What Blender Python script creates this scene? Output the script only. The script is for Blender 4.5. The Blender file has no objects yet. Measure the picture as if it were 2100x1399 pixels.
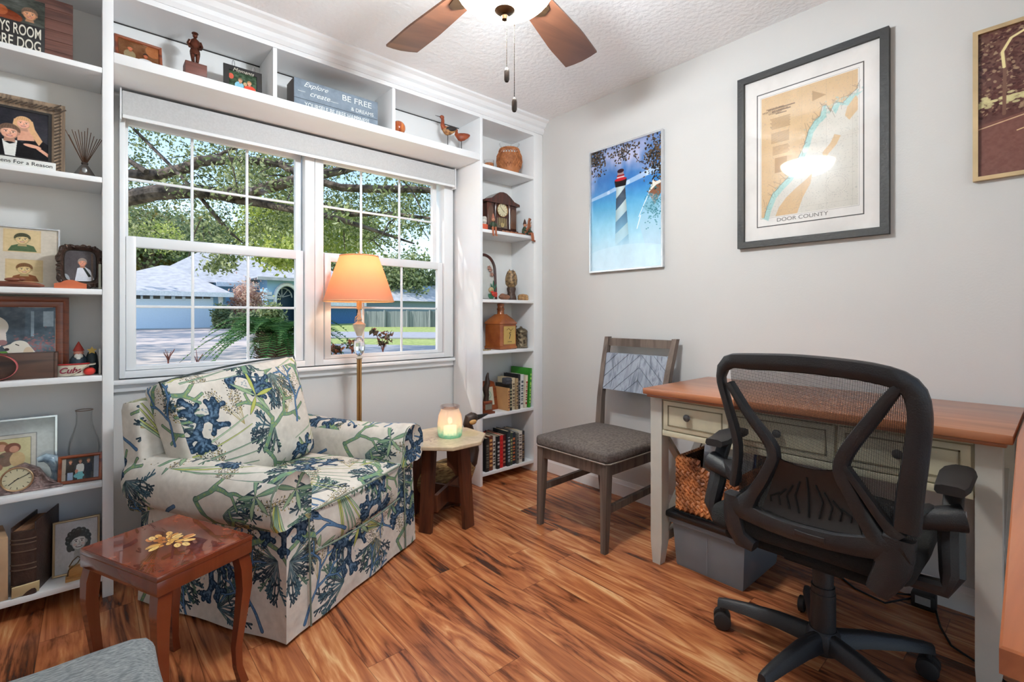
import bpy, bmesh, math, random
import numpy as np
from mathutils import Matrix, Vector, Euler, noise as mnoise
random.seed(7); NR = np.random.RandomState(11)
scene = bpy.context.scene
COL = scene.collection
R = math.radians; PI = math.pi

# ------------------------------------------------------------------ camera, sky, sun, exposure
cam_d = bpy.data.cameras.new('camera'); cam = bpy.data.objects.new('camera', cam_d); COL.objects.link(cam)
cam_d.sensor_width = 36.0; cam_d.lens = 989/2100*36.0; cam_d.shift_y = -51.5/2100
cam_d.clip_start = 0.02; cam_d.clip_end = 400
CAMH = 1.079; YAW = math.atan2(865, 989)
cam.location = (0, 0, CAMH); cam.rotation_euler = (PI/2, 0, -YAW)
scene.camera = cam

world = bpy.data.worlds.new('sky'); scene.world = world; world.use_nodes = True
wn = world.node_tree.nodes; wl = world.node_tree.links
bg = wn['Background']; sky = wn.new('ShaderNodeTexSky'); sky.sky_type = 'NISHITA'
sky.sun_disc = False; sky.sun_elevation = R(42); sky.sun_rotation = R(-60); sky.air_density = 1.0; sky.dust_density = 0.3; sky.ozone_density = 1.0
wl.new(sky.outputs[0], bg.inputs[0]); bg.inputs[1].default_value = 0.205

def sun_light():
    d = bpy.data.lights.new('sun', 'SUN'); d.energy = 3.3; d.angle = R(0.6); d.color = (1, .95, .87)
    o = bpy.data.objects.new('sun', d); COL.objects.link(o); o.location = (-20, 12, 20)
    o.rotation_euler = Vector((1, -.42, -.80)).to_track_quat('-Z', 'Y').to_euler()
sun_light()
vs = scene.view_settings
vs.view_transform = 'Standard'; vs.look = 'None'; vs.gamma = 1.0; vs.use_curve_mapping = False
vs.exposure = 0.66
scene.cycles.max_bounces = 10; scene.cycles.diffuse_bounces = 5; scene.cycles.transparent_max_bounces = 24
scene.cycles.sample_clamp_indirect = 6.0; scene.cycles.caustics_reflective = False; scene.cycles.caustics_refractive = False

# ------------------------------------------------------------------ helpers
FWD = (math.sin(YAW), math.cos(YAW)); RGT = (math.cos(YAW), -math.sin(YAW))
def at(u, v, w):                      # a point of the place at distance w along the view axis
    a = (u-1050)/989.
    return Vector(((FWD[0]+a*RGT[0])*w, (FWD[1]+a*RGT[1])*w, CAMH+(648-v)/989.*w))
def aty(u, v, Y):
    a = (u-1050)/989.; return at(u, v, Y/(FWD[1]+a*RGT[1]))

def s2l(c):
    return tuple(((x/12.92) if x <= .04045 else ((x+.055)/1.055)**2.4) for x in c)
_m = {}
def mat(name, col=(.8, .8, .8), rough=.5, metal=0., var=.06, scale=12., bump=0., bscale=60., coat=0., spec=.5, stretch=None, col2=None, alpha=None, sss=0.):
    """noise-varied principled material, col in sRGB"""
    if name in _m: return _m[name]
    m = bpy.data.materials.new(name); m.use_nodes = True; nt = m.node_tree; n = nt.nodes; l = nt.links
    b = n['Principled BSDF']
    tc = n.new('ShaderNodeTexCoord'); mp = n.new('ShaderNodeMapping'); l.new(tc.outputs['Object'], mp.inputs[0])
    if stretch: mp.inputs['Scale'].default_value = stretch
    nz = n.new('ShaderNodeTexNoise'); nz.inputs['Scale'].default_value = scale; nz.inputs['Detail'].default_value = 5
    l.new(mp.outputs[0], nz.inputs[0])
    rp = n.new('ShaderNodeValToRGB'); l.new(nz.outputs[0], rp.inputs[0])
    c = s2l(col); c2 = s2l(col2) if col2 else tuple(x*(1-var*2) for x in c)
    c1 = c if col2 else tuple(min(1, x*(1+var)) for x in c)
    rp.color_ramp.elements[0].position = .35; rp.color_ramp.elements[1].position = .65
    rp.color_ramp.elements[0].color = (*c2, 1); rp.color_ramp.elements[1].color = (*c1, 1)
    l.new(rp.outputs[0], b.inputs['Base Color'])
    b.inputs['Roughness'].default_value = rough; b.inputs['Metallic'].default_value = metal
    b.inputs['Coat Weight'].default_value = coat; b.inputs['Coat Roughness'].default_value = .08
    b.inputs['Specular IOR Level'].default_value = spec
    if bump:
        n2 = n.new('ShaderNodeTexNoise'); n2.inputs['Scale'].default_value = bscale; n2.inputs['Detail'].default_value = 4
        l.new(mp.outputs[0], n2.inputs[0]); bp = n.new('ShaderNodeBump'); bp.inputs['Strength'].default_value = bump; bp.inputs['Distance'].default_value = .01
        l.new(n2.outputs[0], bp.inputs['Height']); l.new(bp.outputs[0], b.inputs['Normal'])
    _m[name] = m; return m

def wood(name, c1, c2, rough=.35, axis=0, scale=6., coat=0., ring=3.):
    """grain runs along the given local axis"""
    if name in _m: return _m[name]
    m = bpy.data.materials.new(name); m.use_nodes = True; nt = m.node_tree; n = nt.nodes; l = nt.links
    b = n['Principled BSDF']; tc = n.new('ShaderNodeTexCoord'); mp = n.new('ShaderNodeMapping'); l.new(tc.outputs['Object'], mp.inputs[0])
    s = [scale*3]*3; s[axis] = scale*.22; mp.inputs['Scale'].default_value = s
    nz = n.new('ShaderNodeTexNoise'); nz.inputs['Scale'].default_value = 1.; nz.inputs['Detail'].default_value = 8; nz.inputs['Distortion'].default_value = 1.2
    l.new(mp.outputs[0], nz.inputs[0])
    mm = n.new('ShaderNodeMath'); mm.operation = 'MULTIPLY'; mm.inputs[1].default_value = ring; l.new(nz.outputs[0], mm.inputs[0])
    pp = n.new('ShaderNodeMath'); pp.operation = 'PINGPONG'; pp.inputs[1].default_value = .5; l.new(mm.outputs[0], pp.inputs[0])
    m2 = n.new('ShaderNodeMath'); m2.operation = 'MULTIPLY'; m2.inputs[1].default_value = 2; l.new(pp.outputs[0], m2.inputs[0])
    rp = n.new('ShaderNodeValToRGB'); l.new(m2.outputs[0], rp.inputs[0])
    rp.color_ramp.elements[0].color = (*s2l(c1), 1); rp.color_ramp.elements[1].color = (*s2l(c2), 1)
    l.new(rp.outputs[0], b.inputs['Base Color']); b.inputs['Roughness'].default_value = rough
    b.inputs['Coat Weight'].default_value = coat; b.inputs['Coat Roughness'].default_value = .06
    _m[name] = m; return m

def glassmat(name, tint=(1, 1, 1), gloss=.12, rough=.02, transp=None):
    if name in _m: return _m[name]
    m = bpy.data.materials.new(name); m.use_nodes = True; nt = m.node_tree; n = nt.nodes; l = nt.links
    n.remove(n['Principled BSDF']); out = n['Material Output']
    t = n.new('ShaderNodeBsdfTransparent'); t.inputs[0].default_value = (*tint, 1)
    g = n.new('ShaderNodeBsdfGlossy'); g.inputs['Roughness'].default_value = rough
    mx = n.new('ShaderNodeMixShader'); lw = n.new('ShaderNodeLayerWeight'); lw.inputs[0].default_value = gloss
    mu = n.new('ShaderNodeMath'); mu.operation = 'MULTIPLY'; mu.inputs[1].default_value = .4; l.new(lw.outputs['Fresnel'], mu.inputs[0]); l.new(mu.outputs[0], mx.inputs[0]); l.new(t.outputs[0], mx.inputs[1]); l.new(g.outputs[0], mx.inputs[2]); l.new(mx.outputs[0], out.inputs[0])
    _m[name] = m; return m

def emis(name, col, st, mixw=None):
    if name in _m: return _m[name]
    m = bpy.data.materials.new(name); m.use_nodes = True; b = m.node_tree.nodes['Principled BSDF']
    b.inputs['Base Color'].default_value = (*s2l(col), 1); b.inputs['Emission Color'].default_value = (*s2l(col), 1); b.inputs['Emission Strength'].default_value = st
    _m[name] = m; return m

def imgmat(name, cv, rough=.4, coat=0., spec=.1, bump=None, uvscale=None):
    if name in _m: return _m[name]
    im = cv.image(name); m = bpy.data.materials.new(name); m.use_nodes = True; nt = m.node_tree; n = nt.nodes; l = nt.links
    b = n['Principled BSDF']; t = n.new('ShaderNodeTexImage'); t.image = im; uv = n.new('ShaderNodeUVMap'); uv.uv_map = 'UVMap'
    l.new(uv.outputs[0], t.inputs[0]); l.new(t.outputs[0], b.inputs['Base Color'])
    b.inputs['Roughness'].default_value = rough; b.inputs['Coat Weight'].default_value = coat; b.inputs['Coat Roughness'].default_value = .015; b.inputs['Specular IOR Level'].default_value = spec
    if bump:
        tc = n.new('ShaderNodeTexCoord'); n2 = n.new('ShaderNodeTexNoise'); n2.inputs['Scale'].default_value = bump[0]; l.new(tc.outputs['Object'], n2.inputs[0])
        bp = n.new('ShaderNodeBump'); bp.inputs['Strength'].default_value = bump[1]; bp.inputs['Distance'].default_value = bump[2]
        l.new(n2.outputs[0], bp.inputs['Height']); l.new(bp.outputs[0], b.inputs['Normal'])
    _m[name] = m; return m

class G:
    """collects shapes into one mesh"""
    def __init__(s, M=None): s.bm = bmesh.new(); s.M = M or Matrix(); s.uvt = None
    def _v(s, vs):
        return [s.bm.verts.new(s.M @ Vector(v)) for v in vs]
    def _f(s, vs):
        try: return s.bm.faces.new(vs)
        except ValueError: return None
    def box(s, x0, x1, y0, y1, z0, z1, bev=0., seg=2, M=None):
        b = bmesh.new(); bmesh.ops.create_cube(b, size=1)
        bmesh.ops.transform(b, matrix=Matrix.Translation(((x0+x1)/2, (y0+y1)/2, (z0+z1)/2)) @ Matrix.Diagonal((abs(x1-x0), abs(y1-y0), abs(z1-z0), 1)), verts=b.verts)
        if bev: bmesh.ops.bevel(b, geom=b.edges[:], offset=bev, segments=seg, profile=.5, affect='EDGES')
        s.merge(b, M); return s
    def merge(s, b, M=None):
        T = s.M @ (M or Matrix()); mp = {}
        for v in b.verts: mp[v] = s.bm.verts.new(T @ v.co)
        for f in b.faces: s._f([mp[v] for v in f.verts])
        b.free()
    def bar(s, p0, p1, w, h, w1=None, h1=None, up=(0, 0, 1), bev=0.):
        p0, p1 = Vector(p0), Vector(p1); z = (p1-p0); L = z.length; z.normalize()
        x = Vector(up).cross(z)
        if x.length < 1e-4: x = Vector((1, 0, 0))
        x.normalize(); y = z.cross(x); w1 = w1 or w; h1 = h1 or h
        b = bmesh.new(); c = []
        for (p, a, d) in ((p0, w, h), (p1, w1, h1)):
            c.append([b.verts.new(p+x*sx*a/2+y*sy*d/2) for sx, sy in ((-1, -1), (1, -1), (1, 1), (-1, 1))])
        b.faces.new(c[0][::-1]); b.faces.new(c[1])
        for i in range(4): b.faces.new((c[0][i], c[0][(i+1) % 4], c[1][(i+1) % 4], c[1][i]))
        if bev: bmesh.ops.bevel(b, geom=b.edges[:], offset=bev, segments=2, profile=.5, affect='EDGES')
        s.merge(b); return s
    def loft(s, rings, caps=True, closed=True, loop=False):
        vr = [s._v(r) for r in rings]; n = len(vr[0])
        for a, b in zip(vr, vr[1:]+([vr[0]] if loop else [])):
            for i in range(n if closed else n-1): s._f((a[i], a[(i+1) % n], b[(i+1) % n], b[i]))
        if caps and not loop: s._f(vr[0][::-1]); s._f(vr[-1])
        return s
    def tube(s, pts, r, seg=8, caps=True, loop=False):
        pts = [Vector(p) for p in pts]; n = len(pts); rr = r if isinstance(r, (list, tuple)) else [r]*n
        rings = []; pn = None
        for i, p in enumerate(pts):
            if loop: t = pts[(i+1) % n]-pts[i-1]
            else: t = pts[min(i+1, n-1)]-pts[max(i-1, 0)]
            t.normalize()
            if pn is None:
                pn = t.orthogonal().normalized()
            else:
                pn = (pn-t*pn.dot(t))
                pn = pn.normalized() if pn.length > 1e-5 else t.orthogonal().normalized()
            bn = t.cross(pn)
            rings.append([p+(pn*math.cos(a)+bn*math.sin(a))*rr[i] for a in (2*PI*k/seg for k in range(seg))])
        return s.loft(rings, caps, True, loop)
    def cyl(s, p0, p1, r0, r1=None, seg=20):
        return s.tube([p0, p1], [r0, r0 if r1 is None else r1], seg)
    def lathe(s, prof, c=(0, 0, 0), seg=28, sx=1., sy=1.):
        rings = [[(c[0]+r*sx*math.cos(2*PI*k/seg), c[1]+r*sy*math.sin(2*PI*k/seg), c[2]+z) for k in range(seg)] for r, z in prof]
        return s.loft(rings, caps=True)
    def ell(s, c, rad, rot=None, seg=16):
        b = bmesh.new(); bmesh.ops.create_uvsphere(b, u_segments=seg, v_segments=max(6, seg*2//3), radius=1)
        M = Matrix.Translation(c) @ (Euler(rot).to_matrix().to_4x4() if rot else Matrix()) @ Matrix.Diagonal((*rad, 1))
        s.merge(b, M); return s
    def prism(s, poly, a, b, axis='y'):
        """2D polygon extruded between a and b along an axis (poly in the other two, in order x,y,z)"""
        def p(q, t): return {'x': (t, q[0], q[1]), 'y': (q[0], t, q[1]), 'z': (q[0], q[1], t)}[axis]
        v0 = s._v([p(q, a) for q in poly]); v1 = s._v([p(q, b) for q in poly]); n = len(poly)
        s._f(v0); s._f(v1[::-1])
        for i in range(n): s._f((v0[i], v1[i], v1[(i+1) % n], v0[(i+1) % n]))
        return s
    def ribbon(s, pts, w, f, th):
        """strip of the given widths along 2D points on a surface f(s,z)->xyz, thickness th along f normal (+x)"""
        P = [Vector(p) for p in pts]; n = len(P); ww = w if isinstance(w, (list, tuple)) else [w]*n
        # resample
        Q = []; W = []
        for i in range(n-1):
            k = max(1, int((P[i+1]-P[i]).length/.02))
            for j in range(k):
                t = j/k; p0 = P[max(i-1, 0)]; p1 = P[i]; p2 = P[i+1]; p3 = P[min(i+2, n-1)]
                q = .5*((2*p1)+(p2-p0)*t+(2*p0-5*p1+4*p2-p3)*t*t+(3*p1-p0-3*p2+p3)*t**3)
                Q.append(q); W.append(ww[i]*(1-t)+ww[i+1]*t)
        Q.append(P[-1]); W.append(ww[-1]); rings = []
        for i, q in enumerate(Q):
            t = Q[min(i+1, len(Q)-1)]-Q[max(i-1, 0)]; t.normalize(); nn = Vector((-t.y, t.x)); r = []
            for (e, d) in ((-.5, .25), (-.42, 0), (0, -.08), (.42, 0), (.5, .25), (.5, .8), (.4, 1), (-.4, 1), (-.5, .8)):
                g = q+nn*e*W[i]; c = Vector(f(g.x, g.y)); r.append(c+Vector((d*th, 0, 0)))
            rings.append(r)
        return s.loft(rings)
    def out(s, name, m, parent=None, smooth=True, ang=35, uv=True, loc=None, tag=None, sub=0):
        bm = s.bm; bmesh.ops.recalc_face_normals(bm, faces=bm.faces[:])
        me = bpy.data.meshes.new(name); bm.to_mesh(me); bm.free()
        if m: me.materials.append(m)
        me.polygons.foreach_set('use_smooth', [smooth]*len(me.polygons))
        if smooth: me.set_sharp_from_angle(angle=R(ang))
        if uv:
            U = me.uv_layers.new(name='UVMap'); co = np.zeros(len(me.vertices)*3); me.vertices.foreach_get('co', co); co = co.reshape(-1, 3)
            nl = len(me.loops); vi = np.zeros(nl, int); me.loops.foreach_get('vertex_index', vi)
            uvs = np.zeros((nl, 2))
            if uv is True:
                pn = np.zeros(len(me.polygons)*3); me.polygons.foreach_get('normal', pn); pn = pn.reshape(-1, 3)
                lt = np.zeros(len(me.polygons), int); me.polygons.foreach_get('loop_total', lt); pi = np.repeat(np.arange(len(lt)), lt)
                ax = np.abs(pn).argmax(1)[pi]; c = co[vi]
                for k, (a, b) in enumerate(((1, 2), (0, 2), (0, 1))):
                    q = ax == k; uvs[q, 0] = c[q, a]; uvs[q, 1] = c[q, b]
            else:  # (axisU, u0, u1, axisV, v0, v1)
                c = co[vi]; uvs[:, 0] = (c[:, uv[0]]-uv[1])/(uv[2]-uv[1]); uvs[:, 1] = (c[:, uv[3]]-uv[4])/(uv[5]-uv[4])
            U.data.foreach_set('uv', uvs.ravel().astype('f'))
        o = bpy.data.objects.new(name, me); COL.objects.link(o)
        if parent: o.parent = parent
        if loc: o.location = loc
        if sub:
            md = o.modifiers.new('subdivision', 'SUBSURF'); md.levels = sub; md.render_levels = sub
        return o

def thing(name, label, cat, loc=(0, 0, 0), rz=0., group=None, rx=0., ry=0.):
    o = bpy.data.objects.new(name, None); COL.objects.link(o); o.location = loc; o.rotation_euler = (rx, ry, rz)
    o.empty_display_size = .1; o['label'] = label; o['category'] = cat
    if group: o['group'] = group
    return o
def tag(o, label, cat, group=None, kind=None):
    o['label'] = label; o['category'] = cat
    if group: o['group'] = group
    if kind: o['kind'] = kind
    return o
def struct(o, label=None):
    o['kind'] = 'structure'
    if label: o['label'] = label
    return o
def textob(name, body, size, m, parent, loc, rot=(PI/2, 0, 0), ext=.0008, align='CENTER', shear=0., sx=1., off=0., sp=1.):
    c = bpy.data.curves.new(name, 'FONT'); c.body = body; c.size = size; c.extrude = ext; c.align_x = align; c.align_y = 'CENTER'; c.shear = shear; c.offset = off; c.space_character = sp
    to = bpy.data.objects.new('lettering_curve', c); COL.objects.link(to)
    me = bpy.data.meshes.new_from_object(to.evaluated_get(bpy.context.evaluated_depsgraph_get())); bpy.data.objects.remove(to); bpy.data.curves.remove(c)
    me.name = name; me.materials.clear(); me.materials.append(m); o = bpy.data.objects.new(name, me); COL.objects.link(o); o.parent = parent; o.location = loc; o.rotation_euler = rot; o.scale = (sx, 1, 1)
    return o
def copy_tree(o, parent=None):
    c = o.copy(); COL.objects.link(c); c.parent = parent
    for ch in [k for k in bpy.data.objects if k.parent == o]: copy_tree(ch, c)
    return c

# ------------------------------------------------------------------ painter for prints, photographs and printed cloth
class Cv:
    def __init__(s, w, h, bgc=(1, 1, 1), wrap=False):
        s.w, s.h = w, h; s.a = np.ones((h, w, 3), np.float32)*np.array(bgc, np.float32); s.wrap = wrap
    def noise(s, amt=.05, sc=8, tint=(1, 1, 1), box=None):
        h, w = s.h, s.w; t = np.zeros((h, w), np.float32)
        for o in range(4):
            k = sc*2**o; g = NR.rand(k+1, k+1).astype(np.float32)
            if s.wrap: g[-1] = g[0]; g[:, -1] = g[:, 0]
            ys = np.linspace(0, k, h, endpoint=False); xs = np.linspace(0, k, w, endpoint=False)
            yi = ys.astype(int); xi = xs.astype(int); fy = (ys-yi)[:, None]; fx = (xs-xi)[None]
            v = (g[yi][:, xi]*(1-fy)*(1-fx)+g[yi+1][:, xi]*fy*(1-fx)+g[yi][:, xi+1]*(1-fy)*fx+g[yi+1][:, xi+1]*fy*fx)
            t += (v-.5)/2**o
        s.a += t[..., None]*amt*2*np.array(tint, np.float32); return t
    def vgrad(s, stops):
        y = np.linspace(0, 1, s.h); c = np.stack([np.interp(y, [q[0] for q in stops], [q[1][k] for q in stops]) for k in range(3)], 1)
        s.a[:] = c[:, None, :]; return s
    def _blend(s, x0, x1, y0, y1, fn, col, al):
        x0, x1, y0, y1 = int(math.floor(x0)), int(math.ceil(x1)), int(math.floor(y0)), int(math.ceil(y1))
        if not s.wrap: x0 = max(x0, 0); y0 = max(y0, 0); x1 = min(x1, s.w-1); y1 = min(y1, s.h-1)
        if x1 < x0 or y1 < y0: return
        X = np.arange(x0, x1+1); Y = np.arange(y0, y1+1); m = fn(X[None].astype(np.float32), Y[:, None].astype(np.float32))
        m = np.clip(m, 0, 1)[..., None]*al; ix = np.ix_(Y % s.h, X % s.w)
        s.a[ix] = s.a[ix]*(1-m)+np.array(col, np.float32)*m
    def ell(s, cx, cy, rx, ry, col, al=1., rot=0.):
        c, n = math.cos(rot), math.sin(rot); r = max(rx, ry)+1
        def f(X, Y):
            dx = X-cx; dy = Y-cy; u = (dx*c+dy*n)/rx; v = (-dx*n+dy*c)/ry
            return (1-np.sqrt(u*u+v*v))*min(rx, ry)+.5
        s._blend(cx-r, cx+r, cy-r, cy+r, f, col, al)
    def rect(s, x0, y0, x1, y1, col, al=1.): s._blend(x0, x1, y0, y1, lambda X, Y: np.ones((Y.shape[0], X.shape[1])), col, al)
    def poly(s, pts, col, al=1.):
        P = np.array(pts, np.float32)
        def f(X, Y):
            ins = np.zeros((Y.shape[0], X.shape[1]), bool); n = len(P)
            for i in range(n):
                xa, ya = P[i]; xb, yb = P[(i+1) % n]
                if ya == yb: continue
                c = ((ya > Y) != (yb > Y)) & (X < (xb-xa)*(Y-ya)/(yb-ya)+xa); ins ^= c
            return ins.astype(np.float32)
        s._blend(P[:, 0].min(), P[:, 0].max(), P[:, 1].min(), P[:, 1].max(), f, col, al)
    def seg(s, a, b, w0, w1, col, al=1.):
        ax, ay = a; bx, by = b; m = max(w0, w1)+1; L2 = max(1e-6, (bx-ax)**2+(by-ay)**2)
        def f(X, Y):
            t = np.clip(((X-ax)*(bx-ax)+(Y-ay)*(by-ay))/L2, 0, 1); d = np.sqrt((X-ax-t*(bx-ax))**2+(Y-ay-t*(by-ay))**2)
            return (w0+(w1-w0)*t)/2-d+.5
        s._blend(min(ax, bx)-m, max(ax, bx)+m, min(ay, by)-m, max(ay, by)+m, f, col, al)
    def line(s, pts, w, col, al=1., w1=None):
        n = len(pts)-1; w1 = w if w1 is None else w1
        for i in range(n): s.seg(pts[i], pts[i+1], w+(w1-w)*i/n, w+(w1-w)*(i+1)/n, col, al)
    def tone(s, grain=.02):
        s.noise(.035, 3); s.noise(grain, 40); k = s.a.copy()
        for dx, dy in ((1, 0), (-1, 0), (0, 1), (0, -1)): k += np.roll(np.roll(s.a, dy, 0), dx, 1)
        s.a = k/5; return s
    def image(s, name):
        im = bpy.data.images.new(name, s.w, s.h); buf = np.ones((s.h, s.w, 4), np.float32); buf[..., :3] = np.clip(s.a[::-1], 0, 1)
        im.pixels.foreach_set(buf.ravel()); im.pack(); return im
# ------------------------------------------------------------------ surfaces of the room
def floor_mat():
    m = bpy.data.materials.new('acacia_planks'); m.use_nodes = True; nt = m.node_tree; n = nt.nodes; l = nt.links; b = n['Principled BSDF']
    tc = n.new('ShaderNodeTexCoord'); sp = n.new('ShaderNodeSeparateXYZ'); l.new(tc.outputs['Object'], sp.inputs[0])
    def M(op, a, b2=None, c=None):
        k = n.new('ShaderNodeMath'); k.operation = op
        for i, v in enumerate((a, b2, c)):
            if v is None: continue
            if isinstance(v, (int, float)): k.inputs[i].default_value = v
            else: l.new(v, k.inputs[i])
        return k.outputs[0]
    def V(x, y, z=0.):
        k = n.new('ShaderNodeCombineXYZ')
        for i, v in enumerate((x, y, z)):
            if isinstance(v, (int, float)): k.inputs[i].default_value = v
            else: l.new(v, k.inputs[i])
        return k.outputs[0]
    X, Y = sp.outputs[0], sp.outputs[1]
    xs = M('DIVIDE', X, .128); ix = M('FLOOR', xs)
    w1 = n.new('ShaderNodeTexWhiteNoise'); w1.noise_dimensions = '1D'; l.new(ix, w1.inputs['W'])
    ys = M('ADD', M('DIVIDE', Y, 1.2), M('MULTIPLY', w1.outputs[0], 7.)); iy = M('FLOOR', ys)
    w2 = n.new('ShaderNodeTexWhiteNoise'); w2.noise_dimensions = '2D'; l.new(V(ix, iy), w2.inputs['Vector'])
    rid = w2.outputs[0]
    nz = n.new('ShaderNodeTexNoise'); nz.inputs['Scale'].default_value = 1.; nz.inputs['Detail'].default_value = 7.; nz.inputs['Roughness'].default_value = .55; nz.inputs['Distortion'].default_value = .9
    l.new(V(M('ADD', M('MULTIPLY', X, 8.), M('MULTIPLY', rid, 90.)), M('MULTIPLY', Y, .8), M('MULTIPLY', rid, 40.)), nz.inputs[0])
    ring = M('MULTIPLY', M('PINGPONG', M('MULTIPLY', nz.outputs[0], 6.), .5), 2.)
    n2 = n.new('ShaderNodeTexNoise'); n2.inputs['Scale'].default_value = 1.; n2.inputs['Detail'].default_value = 6.; n2.inputs['Distortion'].default_value = .4
    l.new(V(M('MULTIPLY', X, 75.), M('MULTIPLY', Y, 2.2), M('MULTIPLY', rid, 10.)), n2.inputs[0])
    n3 = n.new('ShaderNodeTexNoise'); n3.inputs['Scale'].default_value = 1.; n3.inputs['Detail'].default_value = 3.; n3.inputs['Distortion'].default_value = 1.
    l.new(V(M('ADD', M('MULTIPLY', X, 7.), M('MULTIPLY', rid, 20.)), M('MULTIPLY', Y, 1.6), M('MULTIPLY', rid, 70.)), n3.inputs[0])
    f = M('ADD', M('ADD', M('MULTIPLY', ring, .46), M('MULTIPLY', n2.outputs[0], .40)), M('MULTIPLY', M('SUBTRACT', n3.outputs[0], .5), .95))
    f = M('ADD', f, M('MULTIPLY', M('SUBTRACT', rid, .5), .16))
    rp = n.new('ShaderNodeValToRGB'); l.new(f, rp.inputs[0]); cr = rp.color_ramp
    st = [(.04, (.27, .14, .09)), (.15, (.44, .24, .14)), (.28, (.61, .35, .21)), (.48, (.71, .43, .26)), (.68, (.80, .54, .35)), (.90, (.90, .72, .52))]
    cr.elements[0].position = st[0][0]; cr.elements[0].color = (*s2l(st[0][1]), 1); cr.elements[1].position = st[-1][0]; cr.elements[1].color = (*s2l(st[-1][1]), 1)
    for p, c in st[1:-1]: e = cr.elements.new(p); e.color = (*s2l(c), 1)
    fx = M('PINGPONG', xs, .5); fy = M('PINGPONG', ys, .5)
    gap = M('MAXIMUM', M('LESS_THAN', fx, .008), M('LESS_THAN', fy, .0010))
    mx = n.new('ShaderNodeMixRGB'); l.new(M('MULTIPLY', gap, .55), mx.inputs[0]); l.new(rp.outputs[0], mx.inputs[1]); mx.inputs[2].default_value = (*s2l((.22, .1, .05)), 1)
    l.new(mx.outputs[0], b.inputs['Base Color']); b.inputs['Roughness'].default_value = .27; b.inputs['Specular IOR Level'].default_value = .45
    bp = n.new('ShaderNodeBump'); bp.inputs['Strength'].default_value = .06; bp.inputs['Distance'].default_value = .004
    l.new(M('SUBTRACT', f, M('MULTIPLY', gap, 1.)), bp.inputs['Height']); l.new(bp.outputs[0], b.inputs['Normal'])
    return m
FLOORM = floor_mat()
WALL = mat('greige_wall_paint', (.80, .79, .775), .85, var=.008, scale=3, bump=.05, bscale=140, spec=.2)
WALL2 = mat('grey_wall_paint', (.85, .847, .84), .85, var=.008, scale=3, bump=.05, bscale=140, spec=.2)
CEILM = mat('stippled_ceiling_paint', (.95, .95, .95), .9, var=.01, scale=4, bump=.55, bscale=45, spec=.1)
WHITE = mat('white_trim_paint', (.93, .93, .93), .45, var=.01, scale=6)
WHITE2 = mat('white_vinyl', (.91, .915, .92), .35, var=.008, scale=6)
BACKW = mat('bookcase_back_paint', (.91, .907, .90), .7, var=.01, scale=5)
BLINDM = mat('grey_shade_fabric', (.76, .76, .76), .8, var=.03, scale=120, bump=.1, bscale=300)
GAPM = mat('dark_joint', (.2, .19, .18), .9)

X0, X1, Y0, YW, ZC = -.47, 2.40, -1.35, 2.73, 2.44
struct(G().box(X0, X1, Y0, YW, -.06, 0).out('floor', FLOORM))
struct(G().box(X0, X1, Y0, YW, ZC, ZC+.1).out('ceiling', CEILM))
struct(G().box(X1, X1+.12, Y0, YW+.14, -.06, ZC+.1).out('wall_right', WALL))
struct(G().box(X0-.12, X0, Y0, YW+.14, -.06, ZC+.1).out('wall_left', WALL))
g = G(); WX0, WX1, WZ0, WZ1 = .095, 1.835, .80, 2.0       # window opening
g.box(X0, X1, YW, YW+.14, -.3, WZ0-.002); g.box(X0, X1, YW, YW+.14, WZ1, ZC+.1); g.box(X0, WX0, YW, YW+.14, WZ0-.002, WZ1); g.box(WX1, X1, YW, YW+.14, WZ0-.002, WZ1)
struct(g.out('wall_window', WALL2))
# unseen wall behind the camera, its wide opening added to let daylight in
g = G(); g.box(X0, X1, Y0-.12, Y0, 2.25, ZC+.1); g.box(2.1, X1, Y0-.12, Y0, -.06, 2.25)
struct(g.out('wall_back', WALL))
g = G(); g.prism([(2.386, 0), (2.3995, 0), (2.3995, .095), (2.392, .095), (2.388, .075), (2.386, .07)], -1.34, 2.417, 'y')
struct(g.out('baseboard_right', WHITE, smooth=False))
# cornice over the built-in shelves
g = G(); g.prism([(2.418, 2.352), (2.412, 2.352), (2.400, 2.368), (2.400, 2.388), (2.385, 2.398), (2.372, 2.418), (2.352, 2.428), (2.352, 2.4399), (2.418, 2.4399)], -.4695, 2.3995, 'x')
struct(g.out('trim_1', WHITE, smooth=False))

struct(G().box(-7, 9, -10, Y0-.12, -.12, -.04).out('added_bounce_slab', mat('pale_bounce_slab', (.82, .79, .74), .9)))  # unseen sunlit slab, added to bounce light onto the ceiling and walls
# ------------------------------------------------------------------ windows
GLASS = glassmat('window_glass', (1, 1, 1), .04)
def sash(win, nm, x0, x1, z0, z1, gx0, gx1, gz0, gz1, ym, yd, vx, hz, mw=.012):
    g = G()
    g.box(x0, gx0, ym, ym+yd, z0, z1, .003); g.box(gx1, x1, ym, ym+yd, z0, z1, .003)
    g.box(gx0-.002, gx1+.002, ym, ym+yd, z0, gz0, .003); g.box(gx0-.002, gx1+.002, ym, ym+yd, gz1, z1, .003)
    s = g.out(nm, WHITE2, win)
    g = G(); yc = ym+yd*.55
    for v in vx: g.box(v-mw/2, v+mw/2, yc-.006, yc+.006, gz0, gz1, .002)
    for h in hz: g.box(gx0, gx1, yc-.005, yc+.005, h-mw/2, h+mw/2, .002)
    g.out('muntin', WHITE2, s)
    G().box(gx0-.004, gx1+.004, yc+.0065, yc+.0095, gz0-.004, gz1+.004).out('pane', GLASS, s, smooth=False)
    return s
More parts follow.
